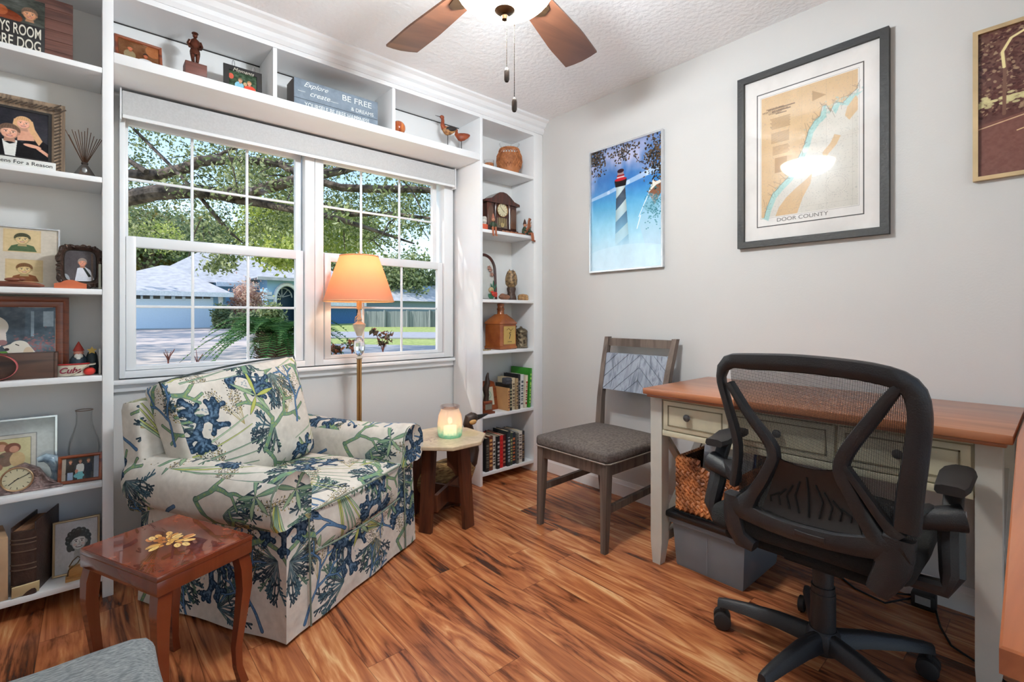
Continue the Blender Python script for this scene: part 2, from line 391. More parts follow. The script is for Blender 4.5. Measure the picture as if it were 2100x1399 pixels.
def window(name, fx0, fx1, low, ug, lg, vx, uh, lh, zt):
    w = bpy.data.objects.new(name, None); COL.objects.link(w); struct(w)
    g = G(); z0, z1 = .806, 1.992
    g.box(fx0, ug[0]-.012, 2.698, 2.80, z0, z1, .002); g.box(max(low[1], ug[1])+.004, fx1, 2.698, 2.80, z0, z1, .002)
    g.box(fx0, fx1, 2.699, 2.80, z0-.0, .836, .002); g.box(fx0, fx1, 2.70, 2.80, zt, z1, .002)
    g.out('window_frame', WHITE2, w)
    sash(w, 'upper_sash', ug[0]-.03, ug[1]+.03, 1.40, zt+.004, ug[0], ug[1], 1.437, zt-.022, 2.745, .03, vx, [uh])
    sash(w, 'lower_sash', low[0], low[1], .838, 1.432, lg[0], lg[1], .858, 1.385, 2.712, .03, [v-.002 for v in vx], [lh])
    return w
window('window_1', .0955, .925, (.118, .870), (.128, .838), (.154, .830), (.369, .606), 1.693, 1.121, 1.955)
window('window_2', .927, 1.8345, (.985, 1.760), (.985, 1.704), (1.020, 1.722), (1.217, 1.469), 1.700, 1.127, 1.965)
g = G(); g.box(.07, 1.848, 2.688, 2.7295, .778, .799, .006); g.box(.0705, 1.8478, 2.712, 2.7296, .745, .779, .004)
struct(g.out('window_sill', WHITE))

t = thing('roller_shade', 'grey rolled-up roller shade cassette above the two windows', 'window shade', (.96, 2.68, 1.93))
g = G(); g.box(-.858, .858, -.028, .014, .012, .118, .006); g.out('shade_fabric', BLINDM, t)
for q in (-.864, .859): G().box(q, q+.005, -.032, .014, -.01, .125).out('end_bracket', WHITE2, t)
g = G(); g.box(-.856, .856, -.031, -.024, -.002, .014, .003); g.out('hem_bar', WHITE2, t)

# ------------------------------------------------------------------ built-in shelves
SF, SB = 2.418, 2.655
def bookcase(nm, label, x0, x1, wl, wr, tops, th, lip=0):
    t = thing(nm, label, 'bookcase', ((x0+x1)/2, SF, 0)); L = Matrix.Translation((-(x0+x1)/2, -SF, 0))
    g = G(L); g.box(x0, x0+wl, SF, SB+.06, .0, 2.352, .0015); g.out('side_panel', WHITE, t)
    g = G(L); g.box(x1-wr, x1, SF, SB+.06, .0, 2.352, .0015); g.out('side_panel', WHITE, t)
    g = G(L); g.box(x0+wl, x1-wr, SB, SB+.012, .06, 2.335); g.out('back_panel', BACKW, t)
    g = G(L); g.box(x0+wl, x1-wr, SF, SB-.001, 2.33, 2.352); g.out('top_panel', WHITE, t)
    for z in tops:
        g = G(L); g.box(x0+wl+.0005, x1-wr-.0005, SF+.001, SB-.001, z-.021, z, .002); g.out('shelf', WHITE, t)
    return t
LZ = [2.029, 1.609, 1.181, .851, .446, .085]
RZ = [2.045, 1.632, 1.186, .855, .446, .080]
bookcase('bookcase', 'tall white built-in bookcase left of the window, full of framed photos', -.4695, .068, .035, .033, LZ, .021)
bookcase('bookcase', 'narrow white built-in bookcase between the window and right wall, holding books', 1.849, 2.3995, .020, .083, RZ, .021)
t = thing('bridge_shelf', 'long white shelf bridging above the window with three open compartments', 'shelf', (.96, SF, 2.06)); L = Matrix.Translation((-.96, -SF, -2.06))
g = G(L); g.box(.0685, 1.8485, SF+.001, YW-.001, 2.06, 2.101, .002); g.out('shelf', WHITE, t)
g = G(L); g.box(.0685, 1.8485, SF, SB, 2.33, 2.352); g.out('top_panel', WHITE, t)
g = G(L); g.box(.0685, 1.8485, SB, SB+.012, 2.1015, 2.325); g.out('back_panel', BACKW, t)
g = G(L); g.box(.0685, 1.8485, SB-.003, SB+.012, 2.3251, 2.3299); g.out('dark_joint', GAPM, t)
for x in (.64, 1.246):
    g = G(L); g.box(x, x+.018, SF+.002, SB-.001, 2.1012, 2.3298, .001); g.out('divider', WHITE, t)
g = G(L); g.box(.0686, .082, SF+.05, YW-.0005, .745, 2.06) if False else None

# ------------------------------------------------------------------ outside: ground, drive, street
def gz(w): return -.2+.0232*(w-4)
def slab(name, m, quad, dz, kind=None, label=None, cat=None):
    """ground sheet over points (u, w) : pixel column and distance; follows the rise of the ground"""
    g = G(); P = [at(u, 648, w) for u, w in quad]; P = [Vector((p.x, p.y, gz(w)+dz)) for p, (u, w) in zip(P, quad)]
    v0 = g._v([tuple(p) for p in P]); v1 = g._v([tuple(p-Vector((0, 0, .05))) for p in P]); n = len(P)
    g._f(v0); g._f(v1[::-1])
    for i in range(n): g._f((v0[i], v1[i], v1[(i+1) % n], v0[(i+1) % n]))
    o = g.out(name, m, smooth=False)
    if kind == 'structure': struct(o, label)
    elif kind: tag(o, label, cat, kind=kind)
    return o
GRASS = mat('lawn_grass', (.70, .74, .44), .95, col2=(.54, .60, .32), scale=6, bump=.5, bscale=40)
DRIVE = mat('pale_concrete_paving', (.80, .74, .70), .9, var=.05, scale=4)
ROAD = mat('grey_asphalt', (.66, .66, .68), .9, var=.05, scale=5)
FAR = [(-2400, 2.2), (3400, 2.2), (2600, 140), (-600, 140)]
slab('ground', GRASS, [(-3600, 3.2), (5200, 3.2), (2900, 110), (-700, 110)], -.06, 'structure')
slab('driveway', DRIVE, [(-500, 3.6), (640, 3.6), (560, 14), (520, 24), (470, 29.5), (60, 29.5)], -.02, 'structure')
slab('street', ROAD, [(600, 13.5), (1400, 11.5), (1150, 15.5), (640, 17)], .0, 'structure')
slab('street', ROAD, [(600, 20.5), (1300, 19.5), (1150, 23.5), (560, 25)], .0, 'structure')

# house across the road -- front plane parallel to the window wall
HY = 34.5
BLUEW = mat('pale_blue_stucco', (.58, .74, .86), .9, var=.02, scale=2); TEAL = mat('teal_door_paint', (.10, .26, .36), .5)
SHING = mat('grey_shingles', (.80, .79, .79), .95, var=.08, scale=3, bump=.3, bscale=8); WTRIM = mat('house_white_trim', (.93, .94, .96), .6)
DOORW = mat('white_garage_door', (.82, .90, .98), .5, var=.01); DKG = mat('dark_window_glass', (.16, .20, .24), .2)
def hx(u, Y=HY): return aty(u, 648, Y).x
def hz(u, v, Y=HY): return aty(u, v, Y).z
zg = .30; ze = hz(380, 601)
house = thing('house', 'pale blue house with grey shingle roof and white garage door across the street', 'house', (hx(380), HY+3, zg)); HL = Matrix.Translation((-hx(380), -HY-3, -zg))
xgl, xgr = hx(150), hx(463)
g = G(HL); g.box(xgl, xgr, HY, HY+9, zg-.5, ze, 0); g.box(xgr, hx(620, HY+4), HY+4, HY+14, zg-.5, hz(500, 583, HY+4)); g.out('wall', BLUEW, house)
g = G(HL); g.box(hx(180), hx(437), HY-.06, HY-.002, zg+.05, hz(380, 609)); gd = g.out('garage_door', DOORW, house)
for u in (258, 281, 300, 321, 344, 366, 387, 407, 424):
    a = hx(u-7); b = hx(u+7); z = hz(u, 613); g = G(HL)
    g.prism([(a, z), (b, z), (b, z+.18), ((a+b)/2, z+.30), (a, z+.30)] if u % 2 else [(a, z), (b, z), (b, z+.30), ((a+b)/2, z+.30), (a, z+.18)], HY-.08, HY-.062, 'y'); g.out('pane', DKG, gd)
g = G(HL); ex0, ex1 = hx(120), hx(479, HY-.8); ap = (hx(345), HY+4.2, hz(345, 545, HY+4.2))
e = [(ex0, HY-.8, ze), (ex1, HY-.8, ze), (ex1, HY+9.6, ze), (ex0, HY+9.6, ze)]
apl = (hx(330, HY+4.2), HY+4.2, ap[2]); apr = (hx(352, HY+4.2), HY+4.2, ap[2])
g.loft([e, [apl, apr, (apr[0], apr[1]+.2, ap[2]), (apl[0], apl[1]+.2, ap[2])]]); g.out('garage_roof', SHING, house, smooth=False)
g = G(HL); g.box(ex0, ex1, HY-.86, HY-.78, ze-.22, ze+.05); g.out('gutter', WTRIM, house)
zm = hz(500, 583, HY+4); zr = hz(470, 508, HY+9)
g = G(HL); mx0, mx1 = hx(290, HY+3.2), hx(760, HY+3.2)
g.loft([[(mx0, HY+3.2, zm), (mx1, HY+3.2, zm), (mx1, HY+16, zm), (mx0, HY+16, zm)], [(hx(432, HY+9), HY+9, zr), (hx(600, HY+9), HY+9, zr), (hx(600, HY+9), HY+10, zr), (hx(432, HY+9), HY+10, zr)]]); g.out('main_roof', SHING, house, smooth=False)
g = G(HL); g.box(mx0+4, mx1, HY+3.1, HY+3.2, zm-.25, zm+.04); g.out('gutter', WTRIM, house)
# entry porch with arch
PY = HY+1.; px0, px1 = hx(548, PY), hx(640, PY); zp = hz(560, 572, PY)
ac = hx(588, PY); aw = hx(600, PY)-hx(576, PY); za = hz(588, 612, PY)
arc = [(ac+aw*math.cos(t), za+aw*1.25*math.sin(t)) for t in np.linspace(0, PI, 13)]
g = G(HL); g.prism([(px0, zg-.4), (px0, zp), (px1, zp), (px1, zg-.4), (ac+aw, zg-.4)]+arc+[(ac-aw, zg-.4)], PY, PY+.35, 'y'); g.box(px0, px0+.3, PY+.35, PY+3, zg-.4, zp); g.out('porch_wall', BLUEW, house, smooth=False)
g = G(HL); g.tube([(x, PY-.04, z) for x, z in [(ac+aw, zg)]+arc+[(ac-aw, zg)]], .13, 6); g.box(px0-.25, ac-aw-.1, PY-.12, PY, za-.1, za+.15); g.box(px0-.3, px0+.25, PY-.2, PY, za+.2, zp-.9); g.out('porch_trim', WTRIM, house)
g = G(HL); g.loft([[(px0-.8, PY-.8, zp), (px1+3, PY-.8, zp), (px1+3, PY+5, zp), (px0-.8, PY+5, zp)], [(px0+3.4, PY+2, zp+1.1), (px1+1, PY+2, zp+1.1), (px1+1, PY+2.3, zp+1.1), (px0+3.4, PY+2.3, zp+1.1)]]); g.box(px0-.8, px1+3, PY-.85, PY-.75, zp-.15, zp+.06); g.out('porch_roof', SHING, house, smooth=False)
g = G(HL); g.box(ac-aw*1.1, ac+aw*1.1, PY+1.2, PY+1.3, zg-.2, za+aw*1.3); g.out('front_door', TEAL, house)
g = G(HL)
for k in range(5): t_ = PI*(k+.5)/5; g.bar((ac, PY+1.15, za+.1), (ac+aw*.9*math.cos(t_), PY+1.15, za+.1+aw*.9*math.sin(t_)), .05, .05)
g.tube([(ac+aw*.9*math.cos(t_), PY+1.15, za+.1+aw*.9*math.sin(t_)) for t_ in np.linspace(0, PI, 9)], .05, 5); g.out('fan_window_bars', WTRIM, house)
lx = hx(451); lz = hz(451, 618)
g = G(HL); g.lathe([(.02, .55), (.14, .45), (.12, .1), (.16, 0), (.05, -.1)], (lx, HY-.2, lz-.2), 8); g.out('wall_lantern', WTRIM, house)

b = at(283, 672, 27.6); t = thing('wheelie_bin', 'blue wheelie bin standing before the garage door across the street', 'bin', (b.x, b.y, gz(27.6)))
BINM = mat('blue_bin_plastic', (.15, .33, .80), .5)
g = G(); g.loft([[(-.25*k, -.25*k, z), (.25*k, -.25*k, z), (.25*k, .28*k, z), (-.25*k, .28*k, z)] for k, z in ((.85, .08), (1.1, .85))]); g.out('bin_body', BINM, t)
g = G(); g.box(-.30, .30, -.32, .34, .85, .93, .02); g.bar((-.28, .36, .86), (.28, .36, .86), .04, .04); g.out('lid', BINM, t)
g = G(); g.cyl((-.27, .22, .1), (-.2, .22, .1), .1); g.cyl((.2, .22, .1), (.27, .22, .1), .1); g.out('wheel', GAPM, t)

# neighbour's shed, fence and blue house seen through the right window
def fence():
    FM = wood('weathered_fence_wood', (.42, .45, .46), (.58, .60, .60), .9, 2, 1.2)
    a = at(742, 667, 31); b = at(1010, 668, 31); n = 52; z0 = gz(31); h = 30/989*31
    t = thing('board_fence', 'weathered grey board fence behind the right window lawn', 'fence', (a.x, a.y, z0)); L = Matrix.Translation((-a.x, -a.y, -z0))
    g = G(L)
    for i in range(n):
        p = a.lerp(b, i/n); q = a.lerp(b, (i+.93)/n); hh = h*(1+.03*random.random())
        g.loft([[(p.x, p.y, z0-.1), (q.x, q.y, z0-.1), (q.x, q.y, z0+hh), (p.x, p.y, z0+hh)], [(p.x, p.y+.03, z0-.1), (q.x, q.y+.03, z0-.1), (q.x, q.y+.03, z0+hh), (p.x, p.y+.03, z0+hh)]])
    g.out('fence_boards', FM, t, smooth=False)
    for i in range(0, n, 9):
        p = a.lerp(b, i/n); G(L).box(p.x-.06, p.x+.06, p.y-.12, p.y, z0-.1, z0+h+.08).out('post', FM, t)
fence()
a = at(720, 650, 40); sx0 = hx(735, 38); sx1 = hx(1010, 38)
t = thing('shed', 'low grey outbuilding with pale tarp-patched roof behind the fence', 'building', ((sx0+sx1)/2, 40, gz(36))); L = Matrix.Translation((-(sx0+sx1)/2, -40, -gz(36)))
zz = hz(830, 618, 38); zt = hz(830, 590, 42)
SW = mat('grey_siding', (.50, .57, .62), .9)
g = G(L); g.box(sx0, sx1, 38, 44, gz(36)-.4, zz); g.out('wall', SW, t)
g = G(L); g.loft([[(sx0-.4, 37.5, zz), (sx1, 37.5, zz), (sx1, 44.5, zz), (sx0-.4, 44.5, zz)], [(hx(800, 41), 41, zt), (sx1-1, 41, zt+.5), (sx1-1, 41.3, zt+.5), (hx(800, 41), 41.3, zt)]]); g.out('roof', SHING, t, smooth=False)
g = G(L); g.loft([[(hx(835, 39)+dx, 39+dy, hz(835, 612, 39)+dz+.3) for dx, dy, dz in ((-1.2, 0, 0), (2.2, 0, .1), (3.2, 1.2, .9), (.6, 1.2, .7))], [(hx(835, 39)+dx, 39+dy, hz(835, 612, 39)+dz+.4) for dx, dy, dz in ((-1.2, 0, 0), (2.2, 0, .1), (3.2, 1.2, .9), (.6, 1.2, .7))]]); g.out('tarp', mat('pale_blue_tarp', (.70, .80, .92), .6), t, smooth=False)
bx0, bx1 = hx(640, 36), hx(731, 36)
t = thing('house', 'blue walled house part with white eave behind the floor lamp', 'house', ((bx0+bx1)/2, 38, gz(32))); L = Matrix.Translation((-(bx0+bx1)/2, -38, -gz(32)))
zz = hz(700, 620, 36)
g = G(L); g.box(bx0, bx1, 36, 42, gz(32)-.6, zz); g.out('wall', mat('deep_blue_stucco', (.30, .47, .66), .9), t)
g = G(L); g.loft([[(bx0-.5, 35.4, zz), (bx1+.6, 35.4, zz), (bx1+.6, 42.5, zz), (bx0-.5, 42.5, zz)], [(bx0+1, 39, zz+1.5), (bx1-2, 39, zz+1.5), (bx1-2, 39.4, zz+1.5), (bx0+1, 39.4, zz+1.5)]]); g.out('roof', SHING, t, smooth=False)
g = G(L); g.box(bx0-.4, bx1+.5, 35.3, 35.42, zz-.3, zz); g.box(bx1-2.5, bx1-2.2, 35.9, 36, gz(32), zz); g.out('eave_trim', WTRIM, t)

# ------------------------------------------------------------------ trees and plants
def leafmat(name, c1, c2, c3):
    if name in _m: return _m[name]
    m = bpy.data.materials.new(name); m.use_nodes = True; nt = m.node_tree; n = nt.nodes; l = nt.links; b = n['Principled BSDF']
    ge = n.new('ShaderNodeNewGeometry'); rp = n.new('ShaderNodeValToRGB'); l.new(ge.outputs['Random Per Island'], rp.inputs[0])
    rp.color_ramp.elements[0].color = (*s2l(c1), 1); rp.color_ramp.elements[1].color = (*s2l(c3), 1); e = rp.color_ramp.elements.new(.5); e.color = (*s2l(c2), 1)
    l.new(rp.outputs[0], b.inputs['Base Color']); b.inputs['Roughness'].default_value = .55
    tr = n.new('ShaderNodeBsdfTranslucent'); l.new(rp.outputs[0], tr.inputs[0]); mx = n.new('ShaderNodeMixShader'); mx.inputs[0].default_value = .45
    l.new(b.outputs[0], mx.inputs[1]); l.new(tr.outputs[0], mx.inputs[2]); l.new(mx.outputs[0], n['Material Output'].inputs[0])
    _m[name] = m; return m
def leaves(name, P, size, m, parent, elong=1.9):
    N = len(P); P = np.array(P); d = NR.randn(N, 3); d /= np.linalg.norm(d, axis=1)[:, None]; e = NR.randn(N, 3); e = np.cross(d, e); e /= np.linalg.norm(e, axis=1)[:, None]
    sz = size*(.6+.8*NR.rand(N, 1)); a = d*sz*elong/2; b = e*sz/2
    k = np.cross(a, b); k = k/np.linalg.norm(k, axis=1)[:, None]*sz*.18
    V = np.stack([P-a, P+b+k, P+a, P-b+k], 1).reshape(-1, 3)
    me = bpy.data.meshes.new(name); me.vertices.add(4*N); me.vertices.foreach_set('co', V.ravel().astype('f'))
    me.loops.add(4*N); me.loops.foreach_set('vertex_index', np.arange(4*N)); me.polygons.add(N); me.polygons.foreach_set('loop_start', np.arange(N)*4); me.polygons.foreach_set('loop_total', np.full(N, 4))
    me.update(calc_edges=True); me.materials.append(m); o = bpy.data.objects.new(name, me); COL.objects.link(o); o.parent = parent; return o
def cluster(c, r, n, flat=.8):
    q = NR.randn(n, 3)*np.array([r, r, r*flat])*.5; return (np.array(c)+q).tolist()
OAK = leafmat('oak_leaf', (.36, .42, .26), (.54, .59, .38), (.78, .80, .62)); YEL = leafmat('sunlit_leaf', (.54, .62, .30), (.72, .77, .40), (.88, .89, .58)); DKL = leafmat('far_leaf', (.32, .40, .28), (.46, .53, .38), (.62, .65, .48))  # the sunlit leaves have sunlight put into their paler yellow-green colour
BRN = leafmat('dry_leaf', (.42, .40, .22), (.55, .50, .30), (.62, .58, .36))
BARK = mat('oak_bark', (.46, .41, .37), .95, col2=(.20, .17, .15), scale=9, bump=1., bscale=22)
oak = thing('oak_tree', 'spreading oak close outside the window, limbs crossing both windows', 'tree', tuple(at(-500, 648, 9.))[:2]+(gz(9),)); OL = Matrix.Translation(-oak.location)
limbs = [([(-500, 900), (-380, 560), (-150, 440), (60, 380), (180, 358), (263, 360), (330, 358), (380, 345), (405, 332), (440, 328), (520, 330), (575, 336), (620, 362), (700, 385), (760, 388), (840, 388), (900, 392), (1000, 380)], 9.0, [.45, .36, .26, .18, .13, .11, .105, .10, .10, .09, .08, .075, .06, .07, .075, .07, .05, .02]),
 ([(-380, 560), (-60, 480), (120, 430), (263, 406), (320, 395), (400, 392), (450, 398), (520, 392), (575, 378), (620, 366), (700, 350), (780, 330), (860, 320)], 8.2, [.3, .24, .17, .135, .13, .125, .11, .10, .095, .09, .07, .05, .02]),
 ([(430, 396), (480, 410), (540, 418), (600, 430), (680, 445), (760, 470), (850, 500)], 8.3, [.08, .07, .07, .06, .05, .035, .015]),
 ([(415, 330), (450, 318), (495, 296), (540, 270)], 8.8, [.04, .035, .03, .02]), ([(200, 300), (265, 330), (300, 352)], 8.9, [.05, .05, .05]),
 ([(260, 250), (300, 290), (350, 340), (400, 392), (440, 440), (470, 475), (500, 500)], 8.6, [.02, .03, .03, .03, .035, .03, .01]), ([(640, 345), (700, 322), (760, 330), (840, 335)], 8.4, [.07, .05, .04, .03]), ([(660, 420), (720, 440), (800, 438), (900, 450)], 8.8, [.05, .05, .04, .02])]
g = G(OL)
for pts, w, rr in limbs: g.tube([at(u, v, w+.25*math.sin(i*1.3)) for i, (u, v) in enumerate(pts)], rr, 10)
lm = g.out('limbs', BARK, oak)
P = []; Pt = []; Pc = []
def hole(u, v):      # gaps of open sky
    return (285 < u < 425 and 262 < v < 335 and random.random() < .85) or (263 < u < 400 and 425 < v < 480 and random.random() < .92) or (440 < u < 545 and 405 < v < 478 and random.random() < .8) or (800 < u < 905 and 462 < v < 530 and random.random() < .97) or (730 < u < 790 and 335 < v < 385 and random.random() < .6) or (u < 470 and random.random() < .42)
k = 0; g = G(OL)
while k < 560:
    u = random.uniform(150, 960); v = random.uniform(170, 500)
    if hole(u, v): continue
    w = random.uniform(9.3, 13.) if random.random() < .86 else random.uniform(7.4, 8.2)
    c = at(u, v, w)+OL.translation; P += cluster(c, .46 if w > 9 else .3, 92 if w > 9 else 40, .7); k += 1
    if k % 4 == 0:
        q = Vector(c)+Vector((random.uniform(-.9, .9), random.uniform(-.3, .3), random.uniform(-.6, .6))); g.tube([q-OL.translation, (q+Vector(c))/2-OL.translation+Vector((0, 0, .08)), Vector(c)-OL.translation], [.008, .014, .008], 4)
for _ in range(40):
    c = at(random.uniform(425, 480), random.uniform(505, 552), random.uniform(8, 9))+OL.translation; P += cluster(c, .16, 18)
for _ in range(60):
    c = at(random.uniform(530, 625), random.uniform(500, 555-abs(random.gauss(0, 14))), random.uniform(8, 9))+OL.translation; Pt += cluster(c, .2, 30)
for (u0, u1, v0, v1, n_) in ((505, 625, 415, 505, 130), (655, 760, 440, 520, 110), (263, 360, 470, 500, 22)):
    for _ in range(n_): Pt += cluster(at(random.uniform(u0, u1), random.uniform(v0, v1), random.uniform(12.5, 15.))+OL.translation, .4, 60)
for _ in range(150):                                   # the crown spreading left of the view, which dapples the drive
    x = random.uniform(-1, 7); y = random.uniform(9, 32); h = random.uniform(7., 9.5)
    Pc += cluster(Vector((x-1.25*h, y+.525*h, h))+OL.translation, .8, 40, .5)
for _ in range(46):                                    # boughs out of view, added to break up the sun patch indoors
    q = Vector((random.uniform(.3, 1.7), 2.73, random.uniform(1.05, 2.0)))+Vector((-1, .42, .8))*random.uniform(5, 8); P += cluster(q+OL.translation, .4, 60, .8)
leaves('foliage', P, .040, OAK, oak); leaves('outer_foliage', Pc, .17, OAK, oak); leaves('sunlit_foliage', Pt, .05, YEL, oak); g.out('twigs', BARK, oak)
def tree(label, u, v, w, rw, rh, m, n=4500, size=.2, sub=1):
    c = at(u, v, w); base = (c.x, c.y, gz(w)); t = thing('tree', label, 'tree', base, group=None)
    P = []; nb = 34
    for i in range(nb):
        a = random.uniform(0, 2*PI); e = random.uniform(-1, 1); q = Vector((math.cos(a)*rw*(1-e*e*.5), math.sin(a)*rw*(1-e*e*.5), e*rh))*random.uniform(.45, 1.)
        P += cluster((q.x, q.y, c.z-base[2]+q.z), rw*.42, n//nb, .8)
    leaves('foliage', P, size, m, t, 1.5)
    g = G(); g.tube([(0, 0, -.3), (.1, 0, (c.z-base[2])*.5), (0, .1, c.z-base[2])], [w*.012, w*.009, w*.004], 8)
    for k in range(5): a = k*1.26; g.tube([(0, 0, (c.z-base[2])*.55), (rw*.6*math.cos(a), rw*.6*math.sin(a), c.z-base[2]+rh*.3)], [w*.005, w*.002], 6)
    g.out('trunk', BARK, t)
tree('bushy green tree beyond the garage roof, seen in the left window lower corner', 290, 505, 48, 4.2, 3.6, BRN, 6000, .30)
tree('dark green tree behind the blue house ridge in the left window', 385, 500, 52, 5.0, 2.6, DKL, 6000, .30)
tree('grey green tree crown low in the upper sash of the left window', 300, 482, 44, 4.6, 2.0, DKL, 6000, .26)
tree('green tree beside the outbuilding roof in the right window', 800, 570, 46, 3.4, 2.4, OAK, 6500, .22)
tree('dark green tree behind the outbuilding at the right window edge', 880, 590, 50, 3.6, 2.2, DKL, 5000, .25)
tree('distant dark tree left of the lamp shade behind blue house', 690, 560, 50, 4.2, 3.2, OAK, 5500, .26)
# sago palm in front of the drive
c = at(570, 700, 8.6); zb = gz(8.6)
t = thing('sago_palm', 'dark green sago palm with shaggy trunk outside the left window', 'palm', (c.x, c.y, zb)); t.scale = (1.35, 1.35, 1.35)
g = G(); g.lathe([(.14, -.02), (.20, .15), (.22, .32), (.17, .46), (.05, .5)], (0, 0, .15), 14)
for _ in range(420):
    a = random.uniform(0, 2*PI); z = random.uniform(.12, .6); r = .2; g.bar((r*.8*math.cos(a), r*.8*math.sin(a), z), (r*1.45*math.cos(a), r*1.45*math.sin(a), z+.05+.05*random.random()), .03, .012, .008, .004)
g.out('trunk', mat('palm_trunk', (.34, .28, .22), .95, bump=.8, bscale=40), t)
PALM = leafmat('sago_frond', (.16, .32, .16), (.26, .44, .22), (.42, .58, .34))
for i in range(46):
    a = 2*PI*i/46*3.1+random.uniform(-.2, .2); L = random.uniform(.75, 1.15); up = random.uniform(.15, 1.1); g = G(); pts = []
    for k in range(9):
        s_ = k/8; pts.append(Vector((math.cos(a)*L*s_*math.cos(up*.6), math.sin(a)*L*s_*math.cos(up*.6), .62+L*s_*math.sin(up)*.9-L*.75*s_*s_)))
    g.tube(pts, [.009-.0008*k for k in range(9)], 4); sd = Vector((-math.sin(a), math.cos(a), 0))
    for k in range(26):
        f = (k+.7)/27*8; j = min(int(f), 7); p = pts[j].lerp(pts[j+1], f-j); d = (pts[j+1]-pts[j]).normalized(); ll = .17*math.sin(PI*min(.95, .18+k/28))
        for s_ in (-1, 1):
            q = p+sd*s_*ll+d*ll*.6+Vector((0, 0, .015)); n_ = d*.013; g._f(g._v([p-n_, p+n_, q+n_*.3, q-n_*.3]))
    g.out('frond', PALM, t, smooth=False, uv=False)
def shrub(label, u, v, w, rx, rz, m, n=2600, size=.07, cat='shrub', nm='shrub'):
    c = at(u, v, w); t = thing(nm, label, cat, (c.x, c.y, gz(w))); P = []
    for i in range(16):
        a = random.uniform(0, 2*PI); q = (math.cos(a)*rx*.6*random.random(), math.sin(a)*rx*.6*random.random(), rz*(.35+.5*random.random())); P += cluster(q, rx*.5, n//16, rz/rx)
    leaves('foliage', P, size, m, t, 1.8)
    g = G()
    for i in range(7): a = i*.9; g.tube([(0, 0, -.05), (rx*.4*math.cos(a), rx*.4*math.sin(a), rz*.6)], [w*.0012, w*.0006], 4)
    g.out('stems', BARK, t)
shrub('dark green clipped bush beside the garage wall', 455, 668, 28, .62, .95, DKL, 4000, .12)
shrub('low green bush left of the sago palm before the house', 500, 668, 27, .8, .7, DKL, 4000, .12)
PINK = leafmat('pinkish_frond', (.74, .58, .52), (.84, .70, .64), (.90, .82, .74))
shrub('pinkish feathery shrub before the blue house entry', 508, 640, 31, 1.2, 2.2, PINK, 5000, .10)
shrub('green bush under the porch arch of the blue house', 560, 668, 29, .9, 1.1, OAK, 2600, .11)
TW = mat('reddish_twig', (.45, .25, .22), .8); BUD = leafmat('dark_leaflet', (.22, .20, .16), (.35, .30, .22), (.62, .34, .26))
def twigs(label, u, v, w, h, n, lf, nm='seedling'):
    c = at(u, v, w); t = thing(nm, label, 'plant', (c.x, c.y, c.z)); g = G(); P = []
    for i in range(n):
        a = random.uniform(0, 2*PI); l_ = h*random.uniform(.6, 1); q = [(0, 0, 0), (.25*l_*math.cos(a)*.6, .25*l_*math.sin(a)*.6, l_*.5), (.45*l_*math.cos(a), .45*l_*math.sin(a), l_)]
        g.tube(q, [.004, .003, .0015], 5)
        if lf: P += cluster(q[2], .03, lf)+cluster(q[1], .03, lf//2)
    g.tube([(0, 0, -.3), (0, 0, .01)], .006, 5)
    g.out('stems', TW, t)
    if P: leaves('leaves', P, .022, BUD, t)
twigs('bare reddish twigs poking up outside the left window', 345, 742, 3.7, .10, 9, 0)
twigs('thin bare stems outside the middle pane of the left window', 405, 748, 3.8, .13, 4, 0)
twigs('leafy seedling with dark round leaves outside the right window', 785, 722, 3.8, .17, 6, 10)
twigs('dark leaved seedling behind the lamp stem in the right window', 722, 726, 3.8, .14, 5, 10)
twigs('low tuft of dark leaves in the right window lower left corner', 688, 728, 3.8, .07, 6, 10)
# ------------------------------------------------------------------ ceiling fan with light
FANW = wood('fan_blade_wood', (.34, .21, .15), (.48, .31, .22), .4, 0, 3., 0.1, 1.5); BRZ = mat('bronze_metal', (.36, .27, .19), .35, .8)
t = thing('ceiling_fan', 'ceiling fan with brown wooden blades, alabaster bowl light and pull chains', 'ceiling fan', (1.0, 1.179, ZC))
g = G(); g.lathe([(.02, 0), (.075, -.001), (.07, -.04), (.03, -.06), (.02, -.06)]); g.cyl((0, 0, -.05), (0, 0, -.15), .013); g.out('downrod', BRZ, t)
g = G(); g.lathe([(.03, -.13), (.10, -.145), (.125, -.18), (.12, -.215), (.09, -.235), (.07, -.25), (.085, -.262), (.085, -.275)]); g.out('motor', BRZ, t)
for k in range(5):
    a = R(91-72*k); M = Matrix.Rotation(a, 4, 'Z') @ Matrix.Translation((0, 0, -.235)) @ Matrix.Rotation(R(-11), 4, 'X')
    g = G(M); n = 12; top = [];
    for i in range(n+1):
        x = .21+(.655-.21)*i/n; w = .052+.022*min(1, i/n*1.6)
        top.append((x, w))
    poly = [(x, w) for x, w in top]+[(.663, .04), (.667, 0), (.663, -.04)]+[(x, -w) for x, w in top[::-1]]
    g.prism(poly, -.004, .004, 'z'); bl = g.out('blade', FANW, t)
    g = G(M); g.prism([(.09, .02), (.16, .018), (.20, .045), (.27, .03), (.29, 0), (.27, -.03), (.20, -.045), (.16, -.018), (.09, -.02)], -.009, -.0045, 'z'); g.out('blade_iron', BRZ, bl)
BOWL = bpy.data.materials.new('alabaster_glass'); BOWL.use_nodes = True
